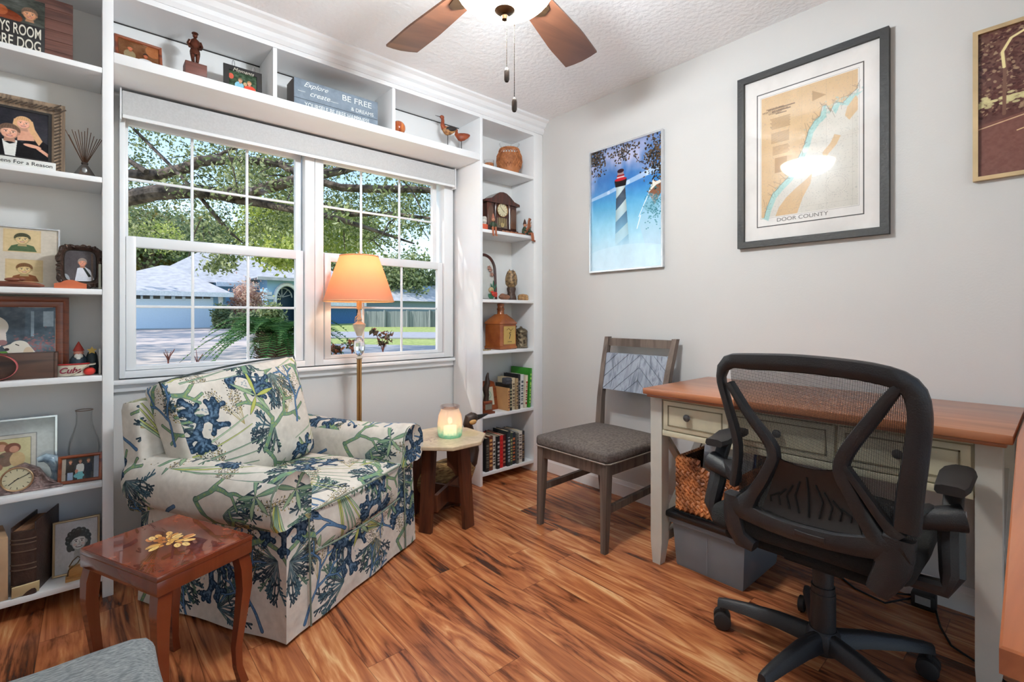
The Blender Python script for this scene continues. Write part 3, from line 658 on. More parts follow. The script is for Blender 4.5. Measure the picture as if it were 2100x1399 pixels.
def _bowl():
    nt = BOWL.node_tree; n = nt.nodes; l = nt.links; b = n['Principled BSDF']; tc = n.new('ShaderNodeTexCoord'); nz = n.new('ShaderNodeTexNoise'); nz.inputs['Scale'].default_value = 9; nz.inputs['Distortion'].default_value = 2; l.new(tc.outputs['Object'], nz.inputs[0])
    rp = n.new('ShaderNodeValToRGB'); rp.color_ramp.elements[0].color = (.95, .76, .50, 1); rp.color_ramp.elements[1].color = (1, .93, .76, 1); rp.color_ramp.elements[0].position = .3; rp.color_ramp.elements[1].position = .7; l.new(nz.outputs[0], rp.inputs[0])
    l.new(rp.outputs[0], b.inputs['Base Color']); l.new(rp.outputs[0], b.inputs['Emission Color']); b.inputs['Emission Strength'].default_value = .75; b.inputs['Roughness'].default_value = .3
    tr = n.new('ShaderNodeBsdfTransparent'); mx = n.new('ShaderNodeMixShader'); mx.inputs[0].default_value = .35; tl = n.new('ShaderNodeBsdfTranslucent'); l.new(rp.outputs[0], tl.inputs[0]); ms = n.new('ShaderNodeMixShader'); l.new(b.outputs[0], ms.inputs[1]); l.new(tl.outputs[0], ms.inputs[2]); l.new(ms.outputs[0], mx.inputs[1]); l.new(tr.outputs[0], mx.inputs[2]); l.new(mx.outputs[0], n['Material Output'].inputs[0])
_bowl()
g = G(); pr = []
for i in range(13):
    a = PI/2*i/12; pr.append((.163*math.cos(a)+.002, -.29-.095*math.sin(a)))
g.lathe(pr, seg=40); g.out('light_bowl', BOWL, t)
g = G(); g.tube([(.166*math.cos(a), .166*math.sin(a), -.288) for a in (2*PI*k/48 for k in range(48))], .005, 8, loop=True)
for k in range(3): a = 2*PI*k/3+.4; g.bar((.07*math.cos(a), .07*math.sin(a), -.272), (.165*math.cos(a), .165*math.sin(a), -.287), .012, .004)
g.out('bowl_ring', BRZ, t)
g = G(); g.lathe([(.002, -.37), (.036, -.372), (.034, -.382), (.022, -.392), (.008, -.396), (.012, -.402), (.010, -.412), (.002, -.416)], seg=20); g.out('finial', BRZ, t)
def chain(x, y, z0, z1, nm):
    g = G(); g.tube([(x, y, z0), (x, y, z1)], .0008, 4); z = z0
    while z > z1: g.ell((x, y, z), (.0018, .0018, .0018), seg=6); z -= .0052
    c = g.out(nm, mat('dark_bronze', (.14, .11, .08), .4, .7), t)
    g = G(); g.lathe([(.002, .002), (.007, -.004), (.0085, -.012), (.0085, -.036), (.006, -.043), (.002, -.045)], (x, y, z1), 8); g.out('chain_fob', mat('dark_fob_wood', (.16, .11, .08), .35), c)
chain(0.0, -.01, -.40, -.571, 'pull_chain'); chain(.020, -.024, -.37, -.665, 'pull_chain')
def lamp(name, loc, power, rad, col, parent=None):
    d = bpy.data.lights.new(name, 'POINT'); d.energy = power; d.shadow_soft_size = rad; d.color = col
    o = bpy.data.objects.new(name, d); COL.objects.link(o); o.location = loc
    if parent: o.parent = parent
    return o
for k in range(3): lamp('fan_bulb', (.088*math.cos(2.1*k), .088*math.sin(2.1*k), -.322), 43, .04, (.83, .92, 1.), t)

# ------------------------------------------------------------------ printed coral cloth
def fabric():
    S = 1536; cv = Cv(S, S, (.82, .795, .755), wrap=True); cv.noise(.018, 24); cv.noise(.012, 96)
    rnd = random.Random(5); U = S/1.05     # px per metre
    NAVY = (.13, .21, .29); NAVY2 = (.28, .38, .48); GR = (.44, .56, .46); GR2 = (.66, .68, .34); OUT = (.20, .26, .28); BLUE = (.33, .46, .60); GOLD = (.62, .56, .36); DK = (.16, .22, .26); YG = (.74, .74, .44)
    def branch(x, y, a, L, w, d, col, out, spread, kids, hl=None, knob=0):
        n = 6; pts = [(x, y)]; aa = a
        for i in range(n): aa += rnd.uniform(-.16, .16); x += math.cos(aa)*L/n; y += math.sin(aa)*L/n; pts.append((x, y))
        segs = [(0, pts, w, col, hl, knob)]
        if d > 0:
            for k in range(kids):
                t_ = rnd.choice((3, 4, 5, 6)) if k else 6; px_, py_ = pts[t_]
                segs += branch(px_, py_, aa+rnd.uniform(.35, 1.)*spread*(1 if k % 2 else -1), L*rnd.uniform(.6, .85), w*.80, d-1, col, out, spread, kids, hl, knob)
        return segs
    def paint(segs, out, ow=3.2, w_end=.85):
        for _, p, w, c, h, kb in segs: cv.line(p, w+ow, out, 1, w1=w*w_end+ow)
        for _, p, w, c, h, kb in segs:
            if kb: cv.ell(p[-1][0], p[-1][1], w*kb+ow/2, w*kb+ow/2, out)
        for _, p, w, c, h, kb in segs: cv.line(p, w, c, 1, w1=w*w_end)
        for _, p, w, c, h, kb in segs:
            if kb: cv.ell(p[-1][0], p[-1][1], w*kb, w*kb, c)
            if h:
                for q in p[1:]:
                    if rnd.random() < .7: cv.ell(q[0]+rnd.uniform(-1, 1)*w*.2, q[1]+rnd.uniform(-1, 1)*w*.2, w*.42, w*.20, h, .45, rnd.uniform(0, 3))
    def sprig(x, y, a, L):
        for k in range(7):
            aa = a+(k-3)*.13+rnd.uniform(-.05, .05); LL = L*rnd.uniform(.65, 1); px_, py_ = x, y; n = 14
            for i in range(n):
                nx = px_+math.cos(aa)*LL/n; ny = py_+math.sin(aa)*LL/n; cv.seg((px_, py_), (nx, ny), 2.4, 2.2, GOLD if i < 8 else (.36, .33, .26)); px_, py_ = nx, ny; aa += rnd.uniform(-.09, .09)
                if i > 3:
                    for s_ in (-1, 1):
                        b = aa+s_*rnd.uniform(.5, 1.1); l_ = L*.06*rnd.uniform(.5, 1.3); ex, ey = px_+math.cos(b)*l_, py_+math.sin(b)*l_
                        cv.seg((px_, py_), (ex, ey), 1.4, 1.2, (.42, .38, .28)); cv.ell(ex, ey, 4.0, 3.0, rnd.choice(((.24, .24, .24), (.55, .46, .22), (.30, .30, .24))), 1, b)
    def fan_(x, y, a, L, n, col=DK, wd=5.5):
        for k in range(n):
            aa = a+(k/(n-1)-.5)*2.3+rnd.uniform(-.06, .06); px_, py_ = x, y; LL = L*rnd.uniform(.7, 1.); c = rnd.choice((col, DK, (.22, .33, .38), (.32, .42, .36))); m = 8; cur = rnd.uniform(-.10, .10); pts = [(px_, py_)]
            for i in range(m): px_ += math.cos(aa)*LL/m; py_ += math.sin(aa)*LL/m; aa += cur+rnd.uniform(-.14, .14); pts.append((px_, py_))
            cv.line(pts, wd*.7, c, 1, w1=wd*1.5); cv.line([(p[0]+1.5, p[1]) for p in pts], 1.4, (.72, .76, .74), .8)
            for j in (4, 6, 7): b = aa+rnd.choice((-1, 1))*.7; cv.seg(pts[j], (pts[j][0]+math.cos(b)*LL*.14, pts[j][1]+math.sin(b)*LL*.14), wd, wd*1.2, c)
    def leaf(x, y, a, L, w, col):
        for s_ in (0, 1):
            P_ = []
            for i in range(9): t_ = i/8; P_.append((x+math.cos(a)*L*t_-math.sin(a)*(w*math.sin(PI*t_)+(2-2*s_)), y+math.sin(a)*L*t_+math.cos(a)*(w*math.sin(PI*t_)+(2-2*s_))))
            for i in range(8, -1, -1): t_ = i/8; P_.append((x+math.cos(a)*L*t_+math.sin(a)*(w*math.sin(PI*t_)+(2-2*s_)), y+math.sin(a)*L*t_-math.cos(a)*(w*math.sin(PI*t_)+(2-2*s_))))
            cv.poly(P_, col if s_ else OUT)
        cv.seg((x, y), (x+math.cos(a)*L*.9, y+math.sin(a)*L*.9), 2, 1, (.78, .80, .62), .8)
    def kelp(x, y, a, L, n):
        for k in range(n):
            aa = a+(k-n/2)*.10; px_, py_ = x, y+k*3; pts = [(px_, py_)]
            for i in range(8): px_ += math.cos(aa)*L/8; py_ += math.sin(aa)*L/8; aa += .05*(k-n/2)/n+rnd.uniform(-.05, .05); pts.append((px_, py_))
            cv.line(pts, 15, OUT, .8, w1=7); cv.line(pts, 11, rnd.choice((GR, YG, (.60, .70, .56), GR2)), 1, w1=4); cv.line([(p[0], p[1]+2) for p in pts], 2, (.86, .86, .72), .7)
    # layout in metres on the tile (x right, y down)
    def X(m): return m*U
    for (x, y, a, L, n) in ((.36, .62, -2.0, .19, 34), (.86, .95, -1.2, .18, 32), (.10, .20, 1.2, .18, 32), (.62, .12, 1.6, .16, 28), (.98, .46, 2.2, .16, 30), (.30, .98, -2.6, .16, 28), (.66, .70, .2, .15, 28), (.04, .78, .6, .15, 28), (.56, .34, 2.6, .13, 24), (.84, .20, -.4, .13, 24), (.50, .90, 1.9, .14, 26)): fan_(X(x), X(y), a, X(L), n, wd=7.5)
    for (x, y, a, L) in ((.90, .42, -1.6, .30), (.16, .90, -1.4, .26), (.52, .98, -1.75, .24), (.78, .70, -1.2, .20), (.42, .30, -1.9, .18), (.03, .60, -1.45, .24), (.64, .30, -1.3, .22), (.34, .52, -2.0, .2), (.72, 1.0, -1.8, .22), (.12, .30, -.9, .18), (.96, .22, -2.2, .18), (.44, .66, -1.1, .2)): sprig(X(x), X(y), a, X(L))
    kelp(X(.05), X(.42), .05, X(.42), 7); kelp(X(.55), X(.86), -2.7, X(.34), 6); kelp(X(1.0), X(.30), 2.6, X(.34), 5); kelp(X(.70), X(.42), 1.2, X(.26), 5)
    for (x, y, a, L, sc) in ((.50, .42, -.9, .13, 1), (.20, .78, -2.2, .12, .9), (.80, .22, -1.9, .12, .9), (.66, .98, -.5, .12, .9), (.06, .08, .3, .12, .95), (.98, .66, -2.6, .12, .9)):
        paint(branch(X(x), X(y), a, X(L), 30*sc, 3, GR, OUT, .9, 2, GR2, .50), OUT, 4)
        paint(branch(X(x), X(y), a+1.7, X(L*.8), 22*sc, 2, GR, OUT, .9, 2, GR2, .50), OUT, 4)
    for (x, y, a) in ((.98, .80, -2.2), (.36, .08, -.6), (.46, .76, .4), (.10, 1.02, -1.0), (.70, .34, -1.2), (.22, .46, 2.4), (.56, .64, -2.9)):
        paint(branch(X(x), X(y), a, X(.11), 17, 3, BLUE, NAVY, .8, 2, (.45, .58, .70), 0), NAVY, 4, .6)
    for (x, y, a) in ((.26, .26, -.4), (.74, .52, 2.4), (.92, .06, .8), (.34, .86, -2.4), (.72, .86, -1.), (.06, .66, .6), (.50, .12, 1.4)):
        for r_ in range(3): paint(branch(X(x), X(y), a+r_*2.1, X(.056), 36, 2, NAVY, NAVY, 1.2, 3, (.42, .52, .62), .58), (.08, .13, .19), 3, .9)
        for _ in range(26):
            q = (X(x)+rnd.gauss(0, 48), X(y)+rnd.gauss(0, 48)); cv.ell(q[0], q[1], 5, 1.8, (.74, .80, .84), .55, rnd.uniform(0, 3)); cv.ell(q[0]+rnd.gauss(0, 20), q[1], 8, 4, NAVY2, .4, rnd.uniform(0, 3))
    for (x, y) in ((.60, .56), (.20, .60), (.98, .98), (.50, .20), (.84, .62), (.40, .80), (.76, .04), (.02, .34), (.62, .80)):
        for k in range(5): leaf(X(x), X(y), -2.6+k*1.15+rnd.uniform(-.2, .2), X(rnd.uniform(.06, .11)), 11, rnd.choice((GR, GR2, (.55, .65, .52))))
    cv.noise(.02, 64)
    return cv
def fabmat(name, cv_img=None, rot=0., off=(0, 0), sc=1.):
    m = bpy.data.materials.new(name); m.use_nodes = True; nt = m.node_tree; n = nt.nodes; l = nt.links; b = n['Principled BSDF']
    uv = n.new('ShaderNodeUVMap'); uv.uv_map = 'UVMap'; mp = n.new('ShaderNodeMapping'); mp.inputs['Scale'].default_value = (sc/1.05, sc/1.05, 1); mp.inputs['Location'].default_value = (*off, 0); mp.inputs['Rotation'].default_value = (0, 0, rot)
    t = n.new('ShaderNodeTexImage'); t.image = cv_img; l.new(uv.outputs[0], mp.inputs[0]); l.new(mp.outputs[0], t.inputs[0]); l.new(t.outputs[0], b.inputs['Base Color'])
    b.inputs['Roughness'].default_value = .9; b.inputs['Specular IOR Level'].default_value = .15
    tc = n.new('ShaderNodeTexCoord'); n2 = n.new('ShaderNodeTexNoise'); n2.inputs['Scale'].default_value = 9; n2.inputs['Detail'].default_value = 2; l.new(tc.outputs['Object'], n2.inputs[0])
    n3 = n.new('ShaderNodeTexNoise'); n3.inputs['Scale'].default_value = 500; l.new(tc.outputs['Object'], n3.inputs[0])
    b1 = n.new('ShaderNodeBump'); b1.inputs['Strength'].default_value = .5; b1.inputs['Distance'].default_value = .03; l.new(n2.outputs[0], b1.inputs['Height'])
    b2 = n.new('ShaderNodeBump'); b2.inputs['Strength'].default_value = .25; b2.inputs['Distance'].default_value = .002; l.new(n3.outputs[0], b2.inputs['Height']); l.new(b1.outputs[0], b2.inputs['Normal']); l.new(b2.outputs[0], b.inputs['Normal'])
    return m
FIMG = fabric().image('coral_print')
FAB = fabmat('coral_print_fabric', FIMG); FAB2 = fabmat('coral_print_cushion', FIMG, 0, (.16, .10)); FAB3 = fabmat('coral_print_seat', FIMG, 1.2, (.35, .2)); FAB4 = fabmat('coral_print_arm', FIMG, 1.57, (.5, .62))
PIPE = mat('grey_green_piping', (.46, .50, .44), .9)

# ------------------------------------------------------------------ armchair (local x: width, y: depth, z up)
arm = thing('armchair', 'upholstered armchair in white cloth printed with navy and green coral', 'armchair', (.46, 1.656, 0), R(29))
W = .83
def soft(x0, x1, y0, y1, z0, z1, bulge=(0, 0, .02), bev=.03, n=6, M=None, wob=.004):
    """cushion: bevelled block with bulging faces"""
    b = bmesh.new(); bmesh.ops.create_cube(b, size=2); bmesh.ops.subdivide_edges(b, edges=b.edges[:], cuts=n*2-1, use_grid_fill=True)
    hx_, hy_, hz_ = (x1-x0)/2, (y1-y0)/2, (z1-z0)/2; c = Vector(((x0+x1)/2, (y0+y1)/2, (z0+z1)/2))
    for v in b.verts:
        p = v.co; q = Vector((p.x*hx_, p.y*hy_, p.z*hz_))
        inn = Vector([max(-h+bev, min(h-bev, k)) for k, h in zip(q, (hx_, hy_, hz_))]); d = q-inn
        if d.length > 1e-6: q = inn+d.normalized()*bev
        fx, fy, fz = 1-p.x**2, 1-p.y**2, 1-p.z**2
        q.x += math.copysign(1, p.x)*bulge[0]*fy*fz*abs(p.x); q.y += math.copysign(1, p.y)*bulge[1]*fx*fz*abs(p.y); q.z += math.copysign(1, p.z)*bulge[2]*fx*fy*abs(p.z)
        nn = mnoise.noise(Vector(q)*7+c*3)*wob; q += Vector((nn, nn, nn))
        v.co = c+q
    if M: bmesh.ops.transform(b, matrix=M, verts=b.verts)
    return b
def softout(b, name, m, parent, uv=True, ang=60):
    g = G(); g.merge(b); return g.out(name, m, parent, ang=ang, uv=uv)
# skirted base: side panels, front and back as one slip cover
g = G()
def outline(z):      # rounded rectangle of the slip cover at height z, flaring towards the floor
    f = .012*(1-z/.4); return (-.0+.03-f, W-.03+f, -f+.004, .70+f)
rings = []
for z in (.012, .06, .12, .2, .3, .40):
    x0, x1, y0, y1 = outline(z); ring = []
    for (ax, ay, bx, by) in ((x0, y0, x1, y0), (x1, y0, x1, y1), (x1, y1, x0, y1), (x0, y1, x0, y0)):
        for i in range(14):
            t_ = i/14; px_, py_ = ax+(bx-ax)*t_, ay+(by-ay)*t_; r_ = .004*math.sin(px_*23+py_*19)*(1-z/.45); ring.append((px_+(r_ if ax == bx else 0), py_+(r_ if ay == by else 0), z))
    rings.append(ring)
g.loft(rings); g.out('skirt', FAB, arm)
g = G()
for x in (.118, W-.118): g.tube([(x, -.006-.01*(1-z/.4), z) for z in (.015, .1, .2, .3, .385)], .0035, 6)
g.out('skirt_piping', PIPE, arm)
def arm_part(x0, sgn):
    prof = [(.125, .385), (.128, .44), (.128, .49), (.118, .53), (.092, .555), (.055, .566), (.015, .562), (-.02, .545), (-.043, .51), (-.048, .465), (-.04, .42), (-.018, .39), (.01, .382), (.05, .385)]
    rings = []
    for (y, k, dz) in ((-.008, .86, 0), (-.012, .96, 0), (-.004, 1, 0), (.012, 1, 0), (.16, 1.0, -.006), (.34, 1, -.008), (.52, 1, -.004), (.68, 1, .004), (.70, .95, .004)):
        rings.append([(x0+sgn*(.045+(px_-.045)*k), y, .475+(pz-.475)*k+dz+.003*math.sin(y*30+px_*40)) for px_, pz in prof])
    g = G(); g.loft(rings); a_ = g.out('arm', FAB4, arm, ang=50)
    g = G(); g.tube([(x0+sgn*(.045+(px_-.045)*.97), -.006, .475+(pz-.475)*.97) for px_, pz in prof[1:-1]], .0035, 6); g.out('arm_piping', PIPE, a_)
arm_part(0, 1); arm_part(W, -1)
# seat deck front and cushion
softout(soft(.128, W-.128, .0, .62, .235, .412, (0, .016, .022), .028), 'seat_cushion', FAB3, arm)
g = G()
for z in (.252, .398): g.tube([(.15+(W-.30)*i/12, -.002-.017*math.sin(PI*i/12), z+(.006*math.sin(PI*i/12) if z > .3 else -.004*math.sin(PI*i/12))) for i in range(13)], .0038, 6)
g.out('seat_piping', PIPE, arm)
# back frame leaning on the wall side
M = Matrix.Translation((0, .60, .36)) @ Matrix.Rotation(R(-5), 4, 'X')
softout(soft(-.025, W-.07, 0, .115, 0, .415, (0, 0, .006), .03, M=M), 'back_frame', FAB4, arm)
Mc = Matrix.Translation((.345, .555, .625)) @ Matrix.Rotation(R(-16), 4, 'X') @ Matrix.Rotation(R(-4), 4, 'Y')
bc = soft(-.325, .325, -.075, .075, -.225, .225, (.0, .045, .012), .04, n=7)
for v in bc.verts:      # narrower at the foot, pinched corners
    v.co.x *= 1-.10*(.225-v.co.z)/.45*1.0
    v.co.z += .018*(abs(v.co.x)/.325)**3*(1 if v.co.z > 0 else -1)
bmesh.ops.transform(bc, matrix=Mc, verts=bc.verts); softout(bc, 'back_cushion', FAB2, arm)
g = G(Mc); L_ = []
for (ax, az, bx, bz) in ((-.325, .232, .325, .232), (.325, .232, .262, -.23), (.262, -.23, -.262, -.23), (-.262, -.23, -.325, .232)):
    for i in range(10):
        t_ = i/10; px_, pz = ax+(bx-ax)*t_, az+(bz-az)*t_; k = math.sin(PI*t_)*.012; L_.append((px_*(1.0), -.046, pz+(k if az == bz and az > 0 else -k if az == bz else 0)))
g.tube(L_, .0042, 6, loop=True); g.out('cushion_piping', mat('dark_piping', (.24, .27, .27), .9), arm)

# ------------------------------------------------------------------ small nest table left of the armchair
TW1 = wood('polished_walnut', (.30, .12, .07), (.45, .20, .11), .14, 2, 3., .6, 1.2)
def tabletop_img():
    cv = Cv(512, 720, (.45, .19, .10)); t_ = cv.noise(.10, 5, (1, .7, .45)); cv.noise(.06, 20, (1, .7, .5)); r = random.Random(3)
    yy, xx = np.mgrid[0:720, 0:512]; d = np.sqrt(((xx-256)/256)**2+((yy-360)/360)**2); cv.a *= (1-.35*np.clip(1.0-d, 0, 1)[..., None]*(1+t_[..., None]*.6))
    for k in range(34):
        a = r.uniform(0, 2*PI); q = r.random()**.6; x = 256+math.cos(a)*q*100; y = 360+math.sin(a)*q*130; c = r.choice(((.88, .68, .36), (.80, .54, .24), (.72, .44, .20), (.92, .76, .46)))
        rt = a+r.uniform(-.6, .6); cv.ell(x, y, 33, 18, (.30, .13, .06), 1, rt); cv.ell(x, y, 31, 16, c, 1, rt); cv.seg((x-math.cos(rt)*14, y-math.sin(rt)*14), (x+math.cos(rt)*14, y+math.sin(rt)*14), 1.5, 1, (.45, .22, .1))
    for k in range(8): cv.line([(256, 360+r.uniform(-60, 60)), (256+r.uniform(-110, 110), 360+r.uniform(-170, 170))], 2, (.32, .15, .07))
    return cv
TTOP = imgmat('inlaid_tabletop', tabletop_img(), .10, .8)
t = thing('nest_table', 'small glossy red-brown inlaid wooden table with curved legs beside the armchair', 'side table', (.170, 1.697, 0), R(24))
tw, td, th = .262, .362, .430
g = G(); g.box(-tw/2, tw/2, -td/2, td/2, th-.016, th-.001, .003); g.box(-tw/2+.001, tw/2-.001, -td/2+.001, td/2-.001, th-.052, th-.0155, .002); g.out('apron', TW1, t)
g = G(); g.box(-tw/2+.003, tw/2-.003, -td/2+.003, td/2-.003, th-.004, th); g.out('inlaid_top', TTOP, t, uv=(0, -tw/2, tw/2, 1, -td/2, td/2), smooth=False)
for sx in (-1, 1):
    for sy in (-1, 1):
        g = G(); rr = []
        for z, o_, w in ((.379, 0, .034), (.34, .006, .034), (.28, .008, .030), (.2, .002, .025), (.11, -.006, .021), (.05, -.004, .019), (.0, .006, .022)):
            cx, cy = sx*(tw/2-.024+o_), sy*(td/2-.024+o_); h = w/2
            rr.append([(cx-h, cy-h, z), (cx+h, cy-h, z), (cx+h, cy+h, z), (cx-h, cy+h, z)])
        g.loft(rr[::-1]); g.out('leg', TW1, t, ang=60)

# ------------------------------------------------------------------ grey upholstered seat in the lower left corner
GF = mat('grey_tweed', (.62, .635, .64), .95, col2=(.44, .46, .47), scale=60, bump=.5, bscale=260, stretch=(1.6, 6, 5), spec=.1)
t = thing('ottoman', 'grey tweed upholstered ottoman at the lower left corner of the picture', 'ottoman', (-.19, .93, 0))
softout(soft(-.27, .285, -.26, .245, .27, .474, (.004, .006, .012), .03, n=8), 'cushion', GF, t)
g = G(); g.box(-.25, .25, -.24, .24, .2, .275, .01); g.out('base', GF, t)
for sx in (-1, 1):
    for sy in (-1, 1): G().bar((sx*.20, sy*.19, .2), (sx*.215, sy*.205, 0), .04, .04, .025, .025).out('leg', wood('dark_leg_wood', (.18, .09, .05), (.30, .16, .09), .4, 2), t)

# ------------------------------------------------------------------ octagonal table and its jar
OW = wood('dark_oak_leg', (.20, .09, .05), (.36, .19, .11), .45, 2, 5.)
def oct_img():
    cv = Cv(512, 512, (.80, .72, .60)); cv.noise(.05, 5, (1, .9, .7)); cv.noise(.03, 30); r = random.Random(9)
    for k in range(60):
        a = r.uniform(0, 2*PI); q = r.random()*120; x, y = 210+q*math.cos(a)*1.3, 250+q*math.sin(a)*.8
        cv.line([(x, y), (x+r.uniform(-40, 40), y+r.uniform(-24, 24)), (x+r.uniform(-60, 60), y+r.uniform(-30, 30))], r.uniform(3, 9), r.choice(((.62, .50, .46), (.70, .58, .50), (.58, .46, .42))), .45)
    cv.ell(400, 300, 60, 70, (.78, .70, .50), .5); return cv
t = thing('octagonal_table', 'octagonal side table with pale painted top on dark splayed board legs', 'side table', (1.415, 2.165, 0))
po = [(.228*math.cos(R(22.5+45*k)), .228*math.sin(R(22.5+45*k))) for k in range(8)]
g = G(); g.loft([[(x*.99, y*.99, .42) for x, y in po], [(x, y, .424) for x, y in po], [(x, y, .4365) for x, y in po], [(x*.985, y*.985, .44) for x, y in po]]); g.out('table_top', imgmat('pale_painted_top', oct_img(), .3, .3), t, uv=(0, -.228, .228, 1, -.228, .228), ang=20)
for k, (px_, py_) in enumerate(((1.262, 2.092), (1.452, 2.005), (1.56, 2.28), (1.33, 2.32))):
    lx, ly = px_-1.415, py_-2.165; n_ = Vector((lx, ly, 0)).normalized(); g = G(); g.bar((lx*.82, ly*.82, .419), (lx*1.03, ly*1.03, 0), .072, .024, .066, .024, up=tuple(n_)); g.out('leg', OW, t)
g = G(); g.bar((-.11, -.09, .135), (.19, .12, .135), .02, .085, up=(0, 0, 1)); g.bar((.08, -.12, .135), (-.05, .15, .135), .02, .083); g.out('cross_stretcher', OW, t)

JAR = bpy.data.materials.new('mint_ombre_glass'); JAR.use_nodes = True
def _jar():
    nt = JAR.node_tree; n = nt.nodes; l = nt.links; b = n['Principled BSDF']; tc = n.new('ShaderNodeTexCoord'); sp = n.new('ShaderNodeSeparateXYZ'); l.new(tc.outputs['Object'], sp.inputs[0])
    nz = n.new('ShaderNodeTexVoronoi'); nz.inputs['Scale'].default_value = 60; l.new(tc.outputs['Object'], nz.inputs[0])
    mr = n.new('ShaderNodeMapRange'); mr.inputs[1].default_value = 0; mr.inputs[2].default_value = .12; l.new(sp.outputs[2], mr.inputs[0])
    ad = n.new('ShaderNodeMath'); ad.operation = 'MULTIPLY_ADD'; ad.inputs[1].default_value = .25; l.new(nz.outputs[0], ad.inputs[0]); l.new(mr.outputs[0], ad.inputs[2])
    rp = n.new('ShaderNodeValToRGB'); l.new(ad.outputs[0], rp.inputs[0]); rp.color_ramp.elements[0].color = (.22, .56, .50, 1); rp.color_ramp.elements[1].color = (.93, .80, .70, 1); rp.color_ramp.elements[0].position = .2; rp.color_ramp.elements[1].position = .75
    l.new(rp.outputs[0], b.inputs['Base Color']); b.inputs['Roughness'].default_value = .15
    tl = n.new('ShaderNodeBsdfTranslucent'); l.new(rp.outputs[0], tl.inputs[0]); m1 = n.new('ShaderNodeMixShader'); m1.inputs[0].default_value = .6; l.new(b.outputs[0], m1.inputs[1]); l.new(tl.outputs[0], m1.inputs[2])
    tr = n.new('ShaderNodeBsdfTransparent'); m2 = n.new('ShaderNodeMixShader'); m2.inputs[0].default_value = .3; l.new(m1.outputs[0], m2.inputs[1]); l.new(tr.outputs[0], m2.inputs[2]); l.new(m2.outputs[0], n['Material Output'].inputs[0])
_jar()
t = thing('candle_jar', 'glowing mint green and blush glass jar on the octagonal table', 'candle jar', (1.435, 2.14, .4405))
g = G(); g.lathe([(.056, .0), (.062, .006), (.066, .03), (.066, .07), (.060, .115), (.048, .143), (.046, .148), (.043, .143), (.056, .112), (.062, .07), (.062, .03), (.057, .01)], seg=32); g.out('jar_body', JAR, t)
g = G(); g.lathe([(.045, .148), (.052, .152), (.052, .163), (.047, .166), (.044, .160), (.044, .15)], seg=32); g.out('jar_rim', glassmat('clear_rim_glass', (.95, .9, .88), .35), t)
g = G(); g.lathe([(.001, .012), (.034, .012), (.034, .055), (.001, .055)]); g.ell((0, 0, .085), (.013, .013, .018)); g.out('bulb', emis('soft_warm_bulb', (1, .88, .70), 3.), t)
lamp('jar_bulb', (0, 0, .09), .08, .012, (1, .84, .66), t)

# ------------------------------------------------------------------ floor lamp
BRASS = mat('antique_brass', (.72, .55, .36), .3, .9); MARB = mat('cream_marble', (.82, .76, .68), .3, var=.1, scale=20)
t = thing('floor_lamp', 'brass floor lamp with lit pleated peach shade, standing behind the armchair', 'floor lamp', (1.092, 2.50, 0))
g = G(); g.lathe([(.001, 0), (.13, 0), (.13, .012), (.11, .02), (.04, .035), (.018, .06), (.012, .09), (.001, .09)]); g.out('base', BRASS, t)
g = G(); rr = []
for z in (.06, .85):
    rr.append([((.0115+.0022*math.cos(8*a))*math.cos(a), (.0115+.0022*math.cos(8*a))*math.sin(a), z) for a in (2*PI*k/64 for k in range(64))])
g.loft(rr); g.out('pole', BRASS, t)
g = G(); g.lathe([(.012, .845), (.020, .852), (.010, .862), (.001, .864)]); g.lathe([(.012, .97), (.022, .995), (.028, 1.01), (.034, 1.03), (.034, 1.035), (.02, 1.042), (.012, 1.052), (.016, 1.06), (.009, 1.075), (.011, 1.09), (.007, 1.10), (.007, 1.20)]); g.out('fitting', MARB, t)
cg = mat('cut_crystal', (.97, .97, .98), .02, var=.0); cg.node_tree.nodes['Principled BSDF'].inputs['Transmission Weight'].default_value = .8
g = G(); g.ell((0, 0, .915), (.030, .030, .052), seg=12); g.out('crystal_ball', cg, t, smooth=False)
g = G(); g.lathe([(.012, 1.115), (.014, 1.13), (.014, 1.165), (.01, 1.17)]); g.tube([(0, 0, 1.09), (-.03, -.02, 1.07), (-.035, -.025, 1.045)], .002, 5); g.out('socket', mat('cream_socket', (.86, .72, .48), .5), t)
SH = bpy.data.materials.new('pleated_peach_shade'); SH.use_nodes = True
def _sh():
    nt = SH.node_tree; n = nt.nodes; l = nt.links; b = n['Principled BSDF']; b.inputs['Base Color'].default_value = (*s2l((.88, .72, .60)), 1); b.inputs['Roughness'].default_value = .9
    tc = n.new('ShaderNodeTexCoord'); nz = n.new('ShaderNodeTexNoise'); nz.inputs['Scale'].default_value = 200; l.new(tc.outputs['Object'], nz.inputs[0]); bp = n.new('ShaderNodeBump'); bp.inputs['Strength'].default_value = .2; bp.inputs['Distance'].default_value = .001; l.new(nz.outputs[0], bp.inputs['Height']); l.new(bp.outputs[0], b.inputs['Normal'])
    tl = n.new('ShaderNodeBsdfTranslucent'); tl.inputs[0].default_value = (*s2l((.92, .70, .54)), 1); m1 = n.new('ShaderNodeMixShader'); m1.inputs[0].default_value = .55; l.new(b.outputs[0], m1.inputs[1]); l.new(tl.outputs[0], m1.inputs[2]); l.new(m1.outputs[0], n['Material Output'].inputs[0])
_sh()
g = G(); N_ = 180; rr = []
for z, r_ in ((1.155, .181), (1.16, .1795), (1.235, .155), (1.315, .128), (1.40, .097), (1.402, .094), (1.315, .124), (1.235, .151), (1.162, .175)):
    rr.append([((r_+.0030*(k % 2))*math.cos(2*PI*k/N_), (r_+.0030*(k % 2))*math.sin(2*PI*k/N_), z) for k in range(N_)])
g.loft(rr, caps=False, loop=True); sh = g.out('lamp_shade', SH, t, ang=80)
g = G()
